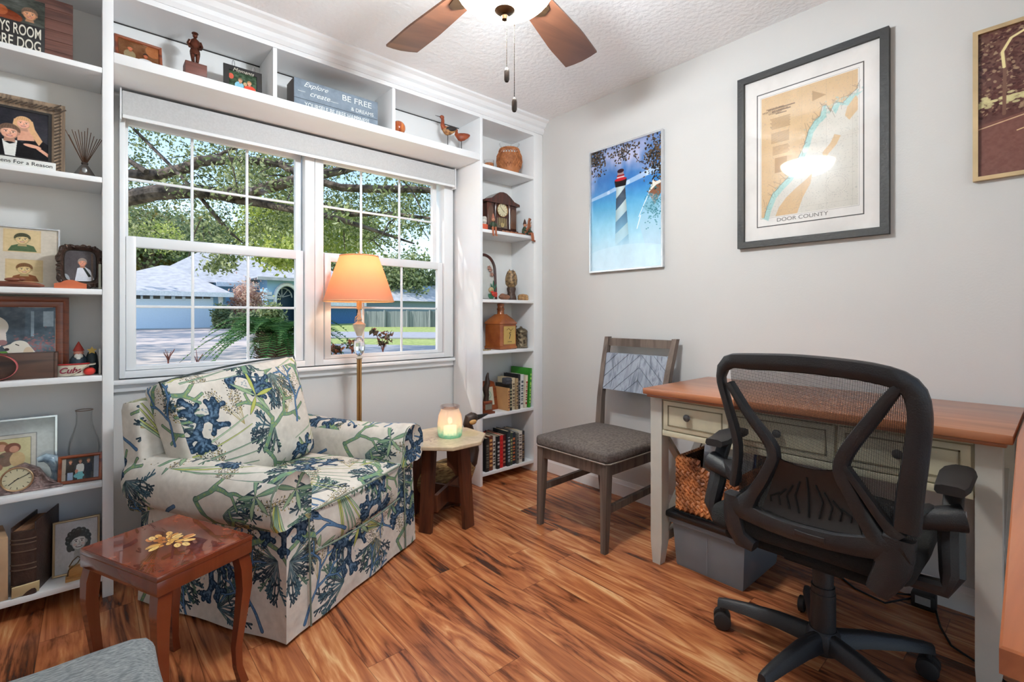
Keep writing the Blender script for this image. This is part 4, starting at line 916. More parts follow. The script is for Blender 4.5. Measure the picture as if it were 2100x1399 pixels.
for z, r_ in ((1.158, .182), (1.40, .0985)): g.tube([(r_*math.cos(a), r_*math.sin(a), z) for a in (2*PI*k/48 for k in range(48))], .004, 6, loop=True)
g.out('trim_band', mat('peach_trim', (.90, .66, .48), .9), sh)
g = G(); g.lathe([(.002, 1.40), (.006, 1.41), (.003, 1.425), (.001, 1.43)])
for k in range(3): a = k*2.1; g.tube([(0, 0, 1.402), (.095*math.cos(a), .095*math.sin(a), 1.398)], .0015, 5)
g.tube([(.05, 0, 1.17), (.055, 0, 1.28), (.02, 0, 1.39), (0, 0, 1.40), (-.02, 0, 1.39), (-.055, 0, 1.28), (-.05, 0, 1.17)], .0015, 5); g.out('harp', BRASS, t)
g = G(); g.lathe([(.012, 1.17), (.018, 1.20), (.03, 1.25), (.024, 1.285), (.002, 1.30)]); g.out('bulb', emis('warm_bulb', (1, .86, .62), 6.), t)
lamp('lamp_bulb', (0, .0, 1.33), 3.4, .03, (1, .78, .60), t)
# ------------------------------------------------------------------ desk
DTOP = wood('cherry_desktop', (.58, .34, .21), (.70, .45, .30), .28, 1, 3., .25, 2.5); CREAM = mat('antique_cream_paint', (.80, .77, .66), .55, var=.04, scale=14); DLEG = mat('worn_cream_leg_paint', (.76, .75, .71), .55, var=.04, scale=10)
PEW = mat('pewter_knob', (.42, .42, .42), .35, .85); DKW = mat('dark_glaze', (.50, .46, .36), .7)
DX, DY0, DY1 = 1.80, .085, 1.20
t = thing('desk', 'writing desk with cherry wood top and antique cream drawers along the right wall', 'desk', (2.09, .64, 0)); L = Matrix.Translation((-2.09, -.64, 0))
g = G(L); g.box(DX, 2.385, DY0, DY1, .742, .768, .004); g.box(DX+.012, 2.375, DY0+.012, DY1-.012, .730, .743, .004); g.out('desktop', DTOP, t)
lx = 1.851
g = G(L); g.box(lx+.012, 2.36, DY0+.06, DY1-.05, .575, .7295, .002); g.out('apron', CREAM, t)
g = G(L); g.box(lx+.003, lx+.03, .165, 1.137, .565, .588, .002); g.box(lx+.003, lx+.03, .165, 1.137, .720, .7295, .001); g.out('rail', CREAM, t)
for y0, y1 in ((.852, 1.132), (.50, .843), (.170, .49)):
    g = G(L); g.box(lx+.002, lx+.02, y0, y1, .592, .716, .003); d = g.out('drawer', CREAM, t)
    g = G(L); b0, b1, z0, z1 = y0+.022, y1-.022, .612, .698
    for a in ((b0, b1, z0, z0+.004), (b0, b1, z1-.004, z1), (b0, b0+.004, z0, z1), (b1-.004, b1, z0, z1)): g.box(lx-.0005, lx+.003, *a)
    g.out('moulding', DKW, d)
    yc = 1.015 if y0 > .8 else (y0+y1)/2; g = G(L); M_ = Matrix.Translation((lx+.002, yc, .66)) @ Matrix.Rotation(-PI/2, 4, 'Y')
    g.M = L @ M_; g.lathe([(.005, 0), (.005, .008), (.013, .012), (.015, .018), (.012, .023), (.001, .025)], seg=18); g.out('knob', PEW, d)
for k, (x, y) in enumerate(((lx, 1.138), (lx, .108), (2.31, 1.138), (2.31, .108))):
    g = G(L); g.loft([[(x+a*.056, y+b_*.054, .7295) for a, b_ in ((0, 0), (1, 0), (1, 1), (0, 1))], [(x+a*.056, y+b_*.054, .10) for a, b_ in ((0, 0), (1, 0), (1, 1), (0, 1))], [(x+.006+a*.040, y+.012+b_*.036, 0) for a, b_ in ((0, 0), (1, 0), (1, 1), (0, 1))]]); g.out('leg', DLEG, t, ang=20)
for y in (1.155, .125):
    g = G(L); g.bar((lx+.05, y+.01, .57), (2.32, y+.01, .12), .014, .035, up=(0, 1, 0)); g.bar((lx+.05, y+.011, .12), (2.32, y+.011, .57), .014, .035, up=(0, 1, 0)); g.box(lx+.056, 2.31, y, y+.03, .085, .125); g.out('cross_brace', DLEG, t)

# second desk, its top running along the right of the picture
t = thing('side_desk', 'orange-brown wooden desk return at the right edge, butted against the cream desk', 'desk', (1.2, -.22, 0)); L = Matrix.Translation((-1.2, .22, 0))
g = G(L); P_ = [(.645, .040), (1.79, .078), (2.38, .078), (2.38, -.52), (.645, -.52)]
g.loft([[(x, y, .742) for x, y in P_], [(x, y, .744) for x, y in P_], [(x, y, .766) for x, y in P_], [(x+.002, y-.002, .768) for x, y in P_]]); g.out('desktop', wood('orange_desktop', (.60, .32, .18), (.72, .42, .25), .3, 0, 3., .2), t, ang=20)
for x, y in ((.67, -.03), (2.3, -.03), (.66, -.5), (2.3, -.5)): G(L).box(x, x+.05, y-.0, y+.05, 0, .742, .003).out('leg', DLEG, t)
def paper_img():
    cv = Cv(200, 300, (.92, .93, .90)); cv.rect(0, 120, 200, 215, (.55, .80, .30)); cv.rect(0, 215, 200, 260, (.35, .45, .55)); cv.rect(20, 20, 180, 100, (.80, .76, .70)); cv.noise(.05, 12)
    for k in range(8): cv.rect(25, 130+k*10, 120+10*(k % 3), 133+k*10, (.9, .95, .85))
    return cv
o = G().box(-.10, .10, -.14, .14, 0, .003).out('magazine', imgmat('green_magazine_cover', paper_img(), .4), uv=(0, -.1, .1, 1, -.14, .14)); o.location = (.86, -.125, .7685); o.rotation_euler = (0, 0, R(-96)); tag(o, 'green and white magazine lying on the side desk at the right edge', 'magazine')

# ------------------------------------------------------------------ dining chair
CHW = wood('grey_brown_chair_wood', (.30, .25, .22), (.44, .38, .34), .6, 2, 5.); CHP = wood('weathered_grey_panel', (.44, .46, .50), (.66, .68, .72), .7, 0, 9.); SEATF = mat('taupe_woven_fabric', (.46, .42, .40), .95, col2=(.36, .33, .31), scale=90, bump=.6, bscale=400, spec=.1)
t = thing('dining_chair', 'grey wooden side chair with chevron plank back and taupe cushioned seat', 'chair', (2.03, 1.58, 0)); 
# local: -x = front
def leg(pts, nm='leg'):
    g = G(); g.loft([[(x-w/2, y-d/2, z), (x+w/2, y-d/2, z), (x+w/2, y+d/2, z), (x-w/2, y+d/2, z)] for x, y, z, w, d in pts]); return g.out(nm, CHW, t, ang=50)
for s_ in (-1, 1):
    leg([(-.272, s_*.208, 0, .026, .026), (-.262, s_*.206, .2, .036, .034), (-.255, s_*.205, .40, .042, .040)])
    leg([(.245, s_*.200, 0, .028, .028), (.215, s_*.200, .25, .036, .034), (.205, s_*.200, .42, .040, .036), (.225, s_*.205, .60, .036, .032), (.265, s_*.212, .78, .034, .030), (.315, s_*.222, .955, .032, .028)])
    g = G(); g.bar((-.262, s_*.206, .19), (.215, s_*.2, .205), .020, .032); g.out('stretcher', CHW, t)
g = G(); g.box(-.268, -.244, -.19, .19, .345, .40, .002); g.box(.19, .215, -.19, .19, .345, .40, .002); g.box(-.25, .2, -.215, -.19, .345, .40, .002); g.box(-.25, .2, .19, .215, .345, .40, .002); g.out('seat_frame', CHW, t)
softout(soft(-.285, .205, -.235, .235, .401, .462, (.002, .004, .026), .022, n=7, wob=.002), 'seat_cushion', SEATF, t)
g = G(); g.tube([(x, y, .407) for x, y in ((-.283, -.22), (-.283, 0), (-.283, .22), (-.26, .234), (0, .236), (.19, .232), (.203, .2), (.203, -.2), (.19, -.232), (0, -.236), (-.26, -.234))], .0035, 6, loop=True); g.out('seat_piping', mat('tan_piping', (.60, .55, .50), .9), t)
def bx(z): return .225+(z-.60)*.25
g = G(); g.loft([[(bx(z)-.012, y, z), (bx(z)+.012, y, z)] for z, y in ((0, 0),)]) if False else None
g = G(); g.bar((bx(.925)+.008, -.215, .925), (bx(.925)+.008, .215, .925), .030, .045, up=(0, 0, 1)); g.out('top_rail', CHW, t)
pan = None
g = G(); rings = []
for y in (-.203, .203): rings.append([(bx(.655)-.012, y, .655), (bx(.655)+.006, y, .655), (bx(.862)+.006, y, .862), (bx(.862)-.012, y, .862)])
g.loft(rings); pan = g.out('back_panel', CHP, t, smooth=False)
# chevron planks laid on the panel, each its own short board, clipped to the panel outline
g = G(); z0, z1 = .655, .862; pw = .052
def clip(poly, f):
    o_ = []
    for i in range(len(poly)):
        a, b_ = poly[i], poly[(i+1) % len(poly)]; fa, fb = f(a), f(b_)
        if fa >= 0: o_.append(a)
        if (fa >= 0) != (fb >= 0): k = fa/(fa-fb); o_.append((a[0]+(b_[0]-a[0])*k, a[1]+(b_[1]-a[1])*k))
    return o_
yc = -.035
for side in (-1, 1):
    dv = Vector((side*.74, -.67)); nv = Vector((.67*side, .74))
    for k in range(-8, 9):
        o0 = Vector((yc, (z0+z1)/2))+Vector((0, 1))*(k*pw/.74); q = [o0-nv*(pw*.5-.0014)*1-dv*.3, o0+nv*(pw*.5-.0014)-dv*.3, o0+nv*(pw*.5-.0014)+dv*.6, o0-nv*(pw*.5-.0014)+dv*.6]
        poly = [(v.x, v.y) for v in q]
        for f in (lambda p: p[0]+.202, lambda p: .202-p[0], lambda p: p[1]-z0-.001, lambda p: z1-.001-p[1], lambda p: side*(p[0]-yc)-.0008): poly = clip(poly, f) if poly else poly
        if len(poly) > 2:
            v0 = g._v([(bx(z)-.0165, y, z) for y, z in poly]); v1 = g._v([(bx(z)-.011, y, z) for y, z in poly]); n = len(poly); g._f(v0); g._f(v1[::-1])
            for i in range(n): g._f((v0[i], v1[i], v1[(i+1) % n], v0[(i+1) % n]))
g.out('chevron_planks', wood('chevron_plank_wood', (.40, .42, .46), (.62, .64, .68), .7, 2, 8.), pan, smooth=False)

# ------------------------------------------------------------------ office chair (world coordinates of the sketch, moved to the hub)
BP = mat('black_nylon', (.13, .13, .14), .48, var=.03, bump=.15, bscale=300); BP2 = mat('black_pad', (.12, .11, .11), .6); BF = mat('black_seat_fabric', (.07, .07, .07), .95, bump=.4, bscale=300)
MESH = bpy.data.materials.new('black_mesh_weave'); MESH.use_nodes = True
def _mesh():
    nt = MESH.node_tree; n = nt.nodes; l = nt.links; b = n['Principled BSDF']; b.inputs['Base Color'].default_value = (.02, .02, .022, 1); b.inputs['Roughness'].default_value = .6
    tc = n.new('ShaderNodeTexCoord'); mp = n.new('ShaderNodeMapping'); mp.inputs['Scale'].default_value = (1, 300, 300); l.new(tc.outputs['Object'], mp.inputs[0]); sp = n.new('ShaderNodeSeparateXYZ'); l.new(mp.outputs[0], sp.inputs[0])
    def M(op, a, c=None):
        k = n.new('ShaderNodeMath'); k.operation = op
        for i, v in enumerate((a, c)):
            if v is None: continue
            if isinstance(v, float): k.inputs[i].default_value = v
            else: l.new(v, k.inputs[i])
        return k.outputs[0]
    h = M('MAXIMUM', M('LESS_THAN', M('PINGPONG', sp.outputs[1], .5), .175), M('LESS_THAN', M('PINGPONG', sp.outputs[2], .5), .175))
    tr = n.new('ShaderNodeBsdfTransparent'); mx = n.new('ShaderNodeMixShader'); l.new(h, mx.inputs[0]); l.new(tr.outputs[0], mx.inputs[1]); l.new(b.outputs[0], mx.inputs[2]); l.new(mx.outputs[0], n['Material Output'].inputs[0])
_mesh()
HX, HY_ = 1.69, .485
t = thing('office_chair', 'black swivel office chair with mesh back, facing the cream desk', 'office chair', (HX, HY_, 0)); L = Matrix.Translation((-HX, -HY_, 0))
YC = .44
def BS(y, z): return (1.50-.14*z+.35*(y-YC)**2-.10*max(0, .55-z), y, z)
g = G(L); g.ribbon([(.648, .575), (.628, .70), (.652, .82), (.667, .90), (.640, .945), (.57, .952), (.44, .955), (.30, .945), (.232, .920), (.214, .86), (.222, .76), (.235, .66), (.243, .57)], [.020, .022, .020, .022, .040, .046, .048, .048, .046, .044, .046, .050, .052], BS, .032); fr = g.out('back_frame', BP, t, ang=60)
g = G(L); g.ribbon([(.655, .545), (.652, .47), (.628, .42), (.590, .41)], [.045, .06, .055, .03], BS, .045)
g.ribbon([(.642, .885), (.590, .80), (.527, .712), (.545, .645), (.590, .565), (.625, .51)], [.018, .022, .032, .03, .036, .07], BS, .034)
g.ribbon([(.250, .915), (.290, .85), (.366, .711), (.345, .63), (.303, .545), (.272, .50)], [.022, .030, .034, .034, .042, .08], BS, .034)
g.ribbon([(.360, .705), (.325, .65), (.285, .585), (.255, .55)], [.018, .020, .024, .04], BS, .03)
g.out('back_brace', BP, fr, ang=60)
g = G(L); g.ribbon([(.645, .515), (.57, .500), (.50, .495), (.44, .497), (.38, .50), (.30, .515), (.25, .535)], [.07, .05, .048, .048, .050, .06, .09], BS, .042)
g.ribbon([(.262, .55), (.272, .47), (.300, .405)], [.070, .072, .050], BS, .05); g.out('lower_yoke', BP, fr, ang=60)
g = G(L); g.ribbon([(.475, .5205), (.44, .519), (.405, .520)], [.016]*3, lambda y, z: (BS(y, z)[0]-.004, y, z-.022), .004); g.out('maker_plate', BP2, fr)
def BS2(y, z): p = BS(y, z); return (p[0]+.022+.012*math.sin(max(0, min(1, (z-.50)/.40))*PI), y, z)
g = G(L); ny, nz_ = 14, 18; V_ = [[g._v([BS2(.640+(.228-.640)*i/ny, .52+(.935-.52)*j/nz_)])[0] for i in range(ny+1)] for j in range(nz_+1)]
for j in range(nz_):
    for i in range(ny): g._f((V_[j][i], V_[j][i+1], V_[j+1][i+1], V_[j+1][i]))
g.out('mesh_back', MESH, fr, uv=False)
# lumbar shell with slots
g = G(L); rows = []
for j in range(11):
    z = .535+.155*j/10; hw = .118-.052*j/10; rows.append([(BS(.44, z)[0]+.012+.02*math.sin(PI*j/10)*.6, .446+hw*k, z-.012*(1-k*k)) for k in np.linspace(1, -1, 13)])
va = [g._v(r_) for r_ in rows]; vb = [g._v([(x+.006, y, z) for x, y, z in r_]) for r_ in rows]
for A_ in (va, vb):
    for j in range(10):
        for i in range(12): g._f((A_[j][i], A_[j][i+1], A_[j+1][i+1], A_[j+1][i]))
lb = g.out('lumbar_shell', BP2, fr)
g = G(L)
for k in range(9):
    y = .446+(k-4)*.0235; h0, h1 = .553+abs(k-4)*.004, .662-abs(k-4)*.016; bend = .012*(1 if k < 4 else -1 if k > 4 else 0)
    pts = []
    for s_ in (0, .5, 1): z = h0+(h1-h0)*s_; pts.append((BS(.44, z)[0]+.011+.012*math.sin(PI*(z-.535)/.155), y-bend*(.5-abs(s_-.5))*2+(.446-y)*.22*s_, z-.010))
    g.tube(pts, .0024, 6)
g.out('lumbar_slots', mat('slot_black', (.03, .03, .03), .9), lb)
softout(soft(HX-.235, HX+.245, HY_-.25, HY_+.25, .415, .495, (.01, .005, .015), .035, n=6), 'seat', BF, t).matrix_local = L
g = G(L); g.box(HX-.20, HX+.20, HY_-.215, HY_+.215, .385, .42, .015); g.box(HX-.10, HX+.08, HY_-.08, HY_+.08, .335, .385, .01); g.bar((HX-.06, HY_-.03, .37), (1.50, .44, .415), .10, .025, up=(0, 0, 1)); g.out('seat_mechanism', BF, t)
g = G(L); g.cyl((HX, HY_, .10), (HX, HY_, .235), .034); g.cyl((HX, HY_, .235), (HX, HY_, .255), .032); g.cyl((HX, HY_, .255), (HX, HY_, .36), .028); g.out('gas_column', BP, t)
g = G(L); g.lathe([(.02, .058), (.045, .06), (.050, .075), (.045, .115), (.036, .125), (.02, .125)], (HX, HY_, 0)); hub = g.out('star_base', BP, t)
for k in range(5):
    a = R(25+72*k); c_, s_ = math.cos(a), math.sin(a); g = G(L)
    pts = [(.03, .098, .050, .05), (.12, .102, .046, .042), (.22, .096, .038, .034), (.285, .088, .032, .028), (.31, .082, .028, .026)]
    rings = []
    for r_, z, w, h in pts:
        cx, cy = HX+c_*r_, HY_+s_*r_; rings.append([(cx-s_*w*u, cy+c_*w*u, z+h*v) for u, v in ((-.5, -.5), (-.35, .35), (-.12, .5), (.12, .5), (.35, .35), (.5, -.5))])
    g.loft(rings); lg = g.out('base_leg', BP, t, ang=50)
    cx, cy = HX+c_*.298, HY_+s_*.298; b_ = a+R(70+k*40); ux, uy = math.cos(b_), math.sin(b_)
    g = G(L); g.cyl((cx, cy, .03), (cx, cy, .082), .008)
    for q in (-1, 1): g.tube([(cx+ux*q*.007, cy+uy*q*.007, .028), (cx+ux*q*.010, cy+uy*q*.010, .028), (cx+ux*q*.026, cy+uy*q*.026, .028), (cx+ux*q*.029, cy+uy*q*.029, .028)], [.020, .0275, .0275, .021], 20)
    g.out('caster', BP2, t)
for s_ in (-1, 1):
    ya = HY_+s_*.30; g = G(L)
    g.tube([(HX-.10, HY_+s_*.20, .40), (HX-.09, ya-.01*s_, .40), (HX-.09, ya+.005*s_, .44), (HX-.06, ya, .52), (HX-.05, ya, .565)], [.018, .022, .026, .028, .026], 10)
    g.cyl((HX-.09, HY_+s_*.225, .555), (HX-.055, ya+s_*.022, .575), .026, .034); g.bar((HX-.14, HY_+s_*.20, .565), (HX-.06, HY_+s_*.27, .575), .035, .04, bev=.005)
    au = g.out('arm_upright', BP, t)
    g = G(L); g.cyl((HX-.055, ya+s_*.022, .575), (HX-.055, ya+s_*.026, .575), .018); g.out('pivot_cap', mat('grey_cap', (.62, .62, .64), .4), au)
    g = G(L); g.bar((HX-.05, ya, .575), (HX+.01, ya, .655), .04, .03, bev=.006)
    pts = [(-.09, .060), (-.05, .070), (.02, .074), (.09, .070), (.13, .050)]
    g.loft([[(HX+x, ya+w*.5*u, .658+.012*v-(.014 if x > .17 else 0)-.06*max(0, x-.04)+(.0 if x > -.02 else -.012)) for u, v in ((-1, -.4), (-.9, .7), (-.5, 1), (.5, 1), (.9, .7), (1, -.4), (.8, -1), (-.8, -1))] for x, w in pts]); g.out('arm_pad', BP2, t, ang=50)

# ------------------------------------------------------------------ tote, basket and papers under the desk
TOTE = mat('grey_tote_plastic', (.44, .47, .50), .5, var=.03)
t = thing('storage_tote', 'grey plastic storage tote with black lid on the floor under the desk', 'storage box', (2.085, .965, 0))
g = G(); g.loft([[(-.170*k, -.145*k, z), (.170*k, -.145*k, z), (.170*k, .145*k, z), (-.170*k, .145*k, z)] for z, k in ((.0, .96), (.01, .98), (.205, 1.06))]); g.box(-.1805, -.180, -.002, .0, .01, .2); g.out('tote_body', TOTE, t, ang=20)
g = G(); g.box(-.192, .19, -.168, .168, .185, .207, .006); g.out('tote_rim', TOTE, t)
g = G(); g.box(-.205, .20, -.178, .178, .208, .236, .010); g.box(-.18, .18, -.155, .155, .230, .244, .004); g.out('lid', mat('black_lid_plastic', (.06, .06, .065), .3), t)
BK = bpy.data.materials.new('woven_hyacinth'); BK.use_nodes = True
def _bk():
    nt = BK.node_tree; n = nt.nodes; l = nt.links; b = n['Principled BSDF']; tc = n.new('ShaderNodeTexCoord'); nz = n.new('ShaderNodeTexNoise'); nz.inputs['Scale'].default_value = 14; nz.inputs['Detail'].default_value = 5; l.new(tc.outputs['Object'], nz.inputs[0])
    rp = n.new('ShaderNodeValToRGB'); l.new(nz.outputs[0], rp.inputs[0]); rp.color_ramp.elements[0].color = (*s2l((.36, .18, .08)), 1); rp.color_ramp.elements[0].position = .3; rp.color_ramp.elements[1].color = (*s2l((.82, .52, .30)), 1); rp.color_ramp.elements[1].position = .72
    l.new(rp.outputs[0], b.inputs['Base Color']); b.inputs['Roughness'].default_value = .5
_bk()
t = thing('wicker_basket', 'brown woven hyacinth file basket standing on the grey tote', 'basket', (2.075, .965, .2445))
bw, bd, bh = .165, .130, .235
def braid(p0, p1, nrm, n=9, r=.0105):
    """plaited cord between two points"""
    p0, p1 = Vector(p0), Vector(p1); d = (p1-p0); L_ = d.length; d.normalize(); nrm = Vector(nrm); s_ = d.cross(nrm)
    for k in range(3):
        pts = []; m = n*5
        for i in range(m+1): a = 2*PI*(i/m*n/2.2+k/3); pts.append(p0+d*L_*i/m+s_*math.sin(a)*r*.72+nrm*(math.sin(2*a)*r*.35))
        g.tube(pts, r*.62, 5)
g = G()
def top_z(y): return bh if y > .045 else .205 if y > .02 else .195
for i in range(11):
    y = -bd+.010+(2*bd-.020)*i/10; braid((-bw, y, .006), (-bw, y, top_z(y)-.006), (-1, 0, 0), 8, .0155); 
for i in range(16):
    x = -bw+.012+(2*bw-.024)*i/15; braid((x, -bd, .006), (x, -bd, .20), (0, -1, 0)); braid((x, bd, .006), (x, bd, bh-.006), (0, 1, 0))
for i in range(8):
    y = -bd+.02+(2*bd-.04)*i/7; braid((bw, y, .006), (bw, y, bh-.006), (1, 0, 0), 6, .018)
g.out('weave', BK, t)
g = G(); g.box(-bw+.006, bw-.006, -bd+.006, bd-.006, .0, .008); g.box(-bw+.005, -bw+.009, -bd, .045, .0, .19); g.box(-bw+.005, -bw+.009, .045, bd, .0, .225); g.box(-bw, bw, bd-.009, bd-.005, 0, .225); g.box(-bw, bw, -bd+.005, -bd+.009, 0, .19); g.box(bw-.009, bw-.005, -bd, bd, 0, .225); g.out('lining', mat('dark_wicker', (.25, .13, .07), .8), t)
def mag_img(c1, c2, c3):
    cv = Cv(160, 200, c1); cv.rect(0, 0, 160, 30, c2); cv.rect(0, 30, 160, 75, c3); cv.noise(.08, 10); cv.ell(90, 130, 50, 30, (.85, .88, .9), .7); return cv
for i, (x, tl, h, cs, lb) in enumerate(((-.045, 12, .26, ((.86, .86, .84), (.92, .92, .9), (.75, .78, .8)), 'white folded paper leaning at the front of the wicker basket'), (.0, 8, .285, ((.30, .42, .58), (.80, .76, .20), (.16, .36, .62)), 'magazine with yellow and blue cover band in the wicker basket'), (.03, 4, .27, ((.72, .68, .60), (.5, .55, .5), (.62, .55, .45)), 'bundle of tan catalogues behind the magazines in the wicker basket'))):
    M_ = Matrix.Translation((2.075+x, .955, .256)) @ Matrix.Rotation(R(tl), 4, 'Y'); o = G().box(-.006, .006, -.105, .105, 0, h, .001).out('magazine' if i else 'folded_paper', imgmat('magazine_cover_'+'abc'[i], mag_img(*cs), .25, .5), uv=(1, -.105, .105, 2, 0, h)); o.matrix_world = M_; tag(o, lb, 'magazine' if i else 'paper')
# cords under the desk
g = G(); cp = [at(u, v, w) for u, v, w in ((1880, 1190, 1.55), (1900, 1200, 1.6), (1920, 1225, 1.65), (1935, 1250, 1.7))]
CORD = mat('black_cord', (.05, .05, .05), .5)
t = thing('power_adapter', 'black power adapter with printed label and cords under the desk', 'adapter', (2.33, .34, 0))
g.__init__(); g.box(-.03, .02, -.035, .035, .0, .055, .006); g.out('adapter_block', CORD, t)
g = G(); g.box(-.0312, -.0302, -.022, .022, .018, .046); g.box(-.0314, -.0303, -.012, .010, .022, .03); g.out('label_print', mat('white_print', (.55, .55, .55), .6), t)
g = G(); g.tube([(0, .03, .03), (-.05, .09, .03), (-.03, .16, .09), (.03, .2, .14), (.05, .26, .16)], .004, 6); g.tube([(0, -.03, .01), (-.12, -.06, .005), (-.22, -.10, .005), (-.30, -.22, .005), (-.42, -.32, .005)], .0035, 6); g.tube([(0, .03, .02), (-.09, .10, .004), (-.06, .2, .004), (.03, .3, .004)], .0035, 6); g.out('cord', CORD, t)

# ------------------------------------------------------------------ goose decoy behind the octagonal table
t = thing('goose_decoy', 'large carved goose decoy with dark upright neck standing behind the octagonal table', 'decoy', (1.55, 2.34, 0))
GB = mat('straw_body', (.74, .60, .38), .8, col2=(.45, .32, .18), scale=30, stretch=(1, 1, 4), bump=.8, bscale=60); GN = mat('black_brown_neck', (.20, .13, .09), .45); GT = mat('tan_cheek', (.80, .62, .38), .5)
g = G(); rr = []
for x, r_, z in ((-.30, .008, .20), (-.24, .05, .18), (-.14, .085, .155), (-.02, .105, .15), (.08, .10, .155), (.14, .075, .17), (.18, .04, .19)):
    rr.append([(x, r_*.85*math.cos(a), z+r_*math.sin(a)) for a in (2*PI*k/18 for k in range(18))])
g.loft(rr); g.out('body', GB, t)
g = G(); pts = [(.10, 0, .17), (.16, -.01, .22), (.175, -.02, .28), (.165, -.03, .34), (.135, -.035, .40), (.115, -.04, .445), (.125, -.045, .475), (.15, -.05, .485)]
g.tube(pts, [.06, .045, .033, .028, .026, .027, .032, .030], 14); g.ell((.14, -.05, .478), (.042, .030, .032)); g.out('neck', GN, t)
g = G(); g.ell((.134, -.062, .462), (.028, .022, .020)); g.out('cheek', GT, t)
g = G(); g.loft([[(x, -.055-.02*(x-.16)*4+w*math.cos(a), z+h*math.sin(a)) for a in (2*PI*k/10 for k in range(10))] for x, w, h, z in ((.165, .018, .018, .478), (.20, .014, .012, .482), (.235, .010, .006, .488), (.25, .004, .003, .49))]); g.out('beak', mat('black_beak', (.08, .07, .07), .35), t)
g = G(); g.box(-.14, .10, -.07, .07, 0, .012, .003); g.cyl((-.05, -.03, .01), (-.05, -.03, .08), .008); g.cyl((.02, .03, .01), (.02, .03, .08), .008); g.out('stand', OW, t)
# ------------------------------------------------------------------ pictures
def face(cv, x, y, r, skin=(.86, .64, .50), hair=(.3, .2, .12), shirt=None, long_=0):
    if shirt: cv.ell(x, y+r*2.6, r*1.9, r*1.5, shirt); cv.rect(x-r*1.9, y+r*2.6, x+r*1.9, y+r*4.2, shirt)
    dk = tuple(c*.80 for c in skin); lt = tuple(min(1, c*1.08) for c in skin); hd = tuple(c*.7 for c in hair)
    cv.poly([(x-r*.38, y+r*.5), (x+r*.38, y+r*.5), (x+r*.55, y+r*1.5), (x-r*.55, y+r*1.5)], dk)
    if long_: cv.poly([(x-r*1.05, y-r*.6), (x+r*1.05, y-r*.6), (x+r*1.35, y+r*1.1), (x+r*.9, y+r*2.1), (x+r*.6, y+r), (x-r*.6, y+r), (x-r*.9, y+r*1.9), (x-r*1.25, y+r)], hair)
    cv.ell(x, y-r*.28, r*.98, r*1.02, hair); cv.ell(x-r*.82, y+r*.12, r*.14, r*.22, dk); cv.ell(x+r*.82, y+r*.12, r*.14, r*.22, dk)
    cv.ell(x, y+r*.10, r*.80, r*.98, dk); cv.ell(x-r*.04, y+r*.06, r*.72, r*.90, skin); cv.ell(x-r*.1, y-r*.1, r*.4, r*.4, lt, .5)
    cv.poly([(x-r*.82, y-r*.15), (x-r*.75, y-r*.72), (x-r*.2, y-r*1.0), (x+r*.5, y-r*.92), (x+r*.84, y-r*.4), (x+r*.8, y-r*.08), (x+r*.6, y-r*.42), (x+r*.1, y-r*.55), (x-r*.5, y-r*.42)], hair)
    if long_: cv.poly([(x-r*1.0, y-r*.6), (x-r*.66, y-r*.5), (x-r*.7, y+r*.5), (x-r*.95, y+r*1.3), (x-r*1.15, y+r*.5)], hair); cv.poly([(x+r*1.0, y-r*.6), (x+r*.66, y-r*.5), (x+r*.7, y+r*.5), (x+r*1.0, y+r*1.6), (x+r*1.25, y+r*.6)], hair)
    for k in range(6): cv.line([(x-r*.7+k*r*.26, y-r*.55), (x-r*.5+k*r*.2, y-r*1.1)], max(1, r*.05), hd, .6)
    if r > 6:
        for s_ in (-1, 1): cv.ell(x+s_*r*.32, y-r*.02, r*.15, r*.07, (.92, .90, .88)); cv.ell(x+s_*r*.32, y-r*.02, r*.075, r*.075, (.15, .1, .1)); cv.line([(x+s_*r*.18, y-r*.22), (x+s_*r*.5, y-r*.2)], max(1, r*.07), hd); cv.ell(x+s_*r*.45, y+r*.36, r*.2, r*.14, (.88, .55, .48), .25)
        cv.line([(x+r*.03, y), (x+r*.12, y+r*.3), (x-r*.06, y+r*.33)], max(1, r*.06), tuple(c*.68 for c in skin)); cv.ell(x, y+r*.58, r*.30, r*.10, (.62, .26, .25)); cv.ell(x, y+r*.56, r*.22, r*.045, (.90, .86, .84))
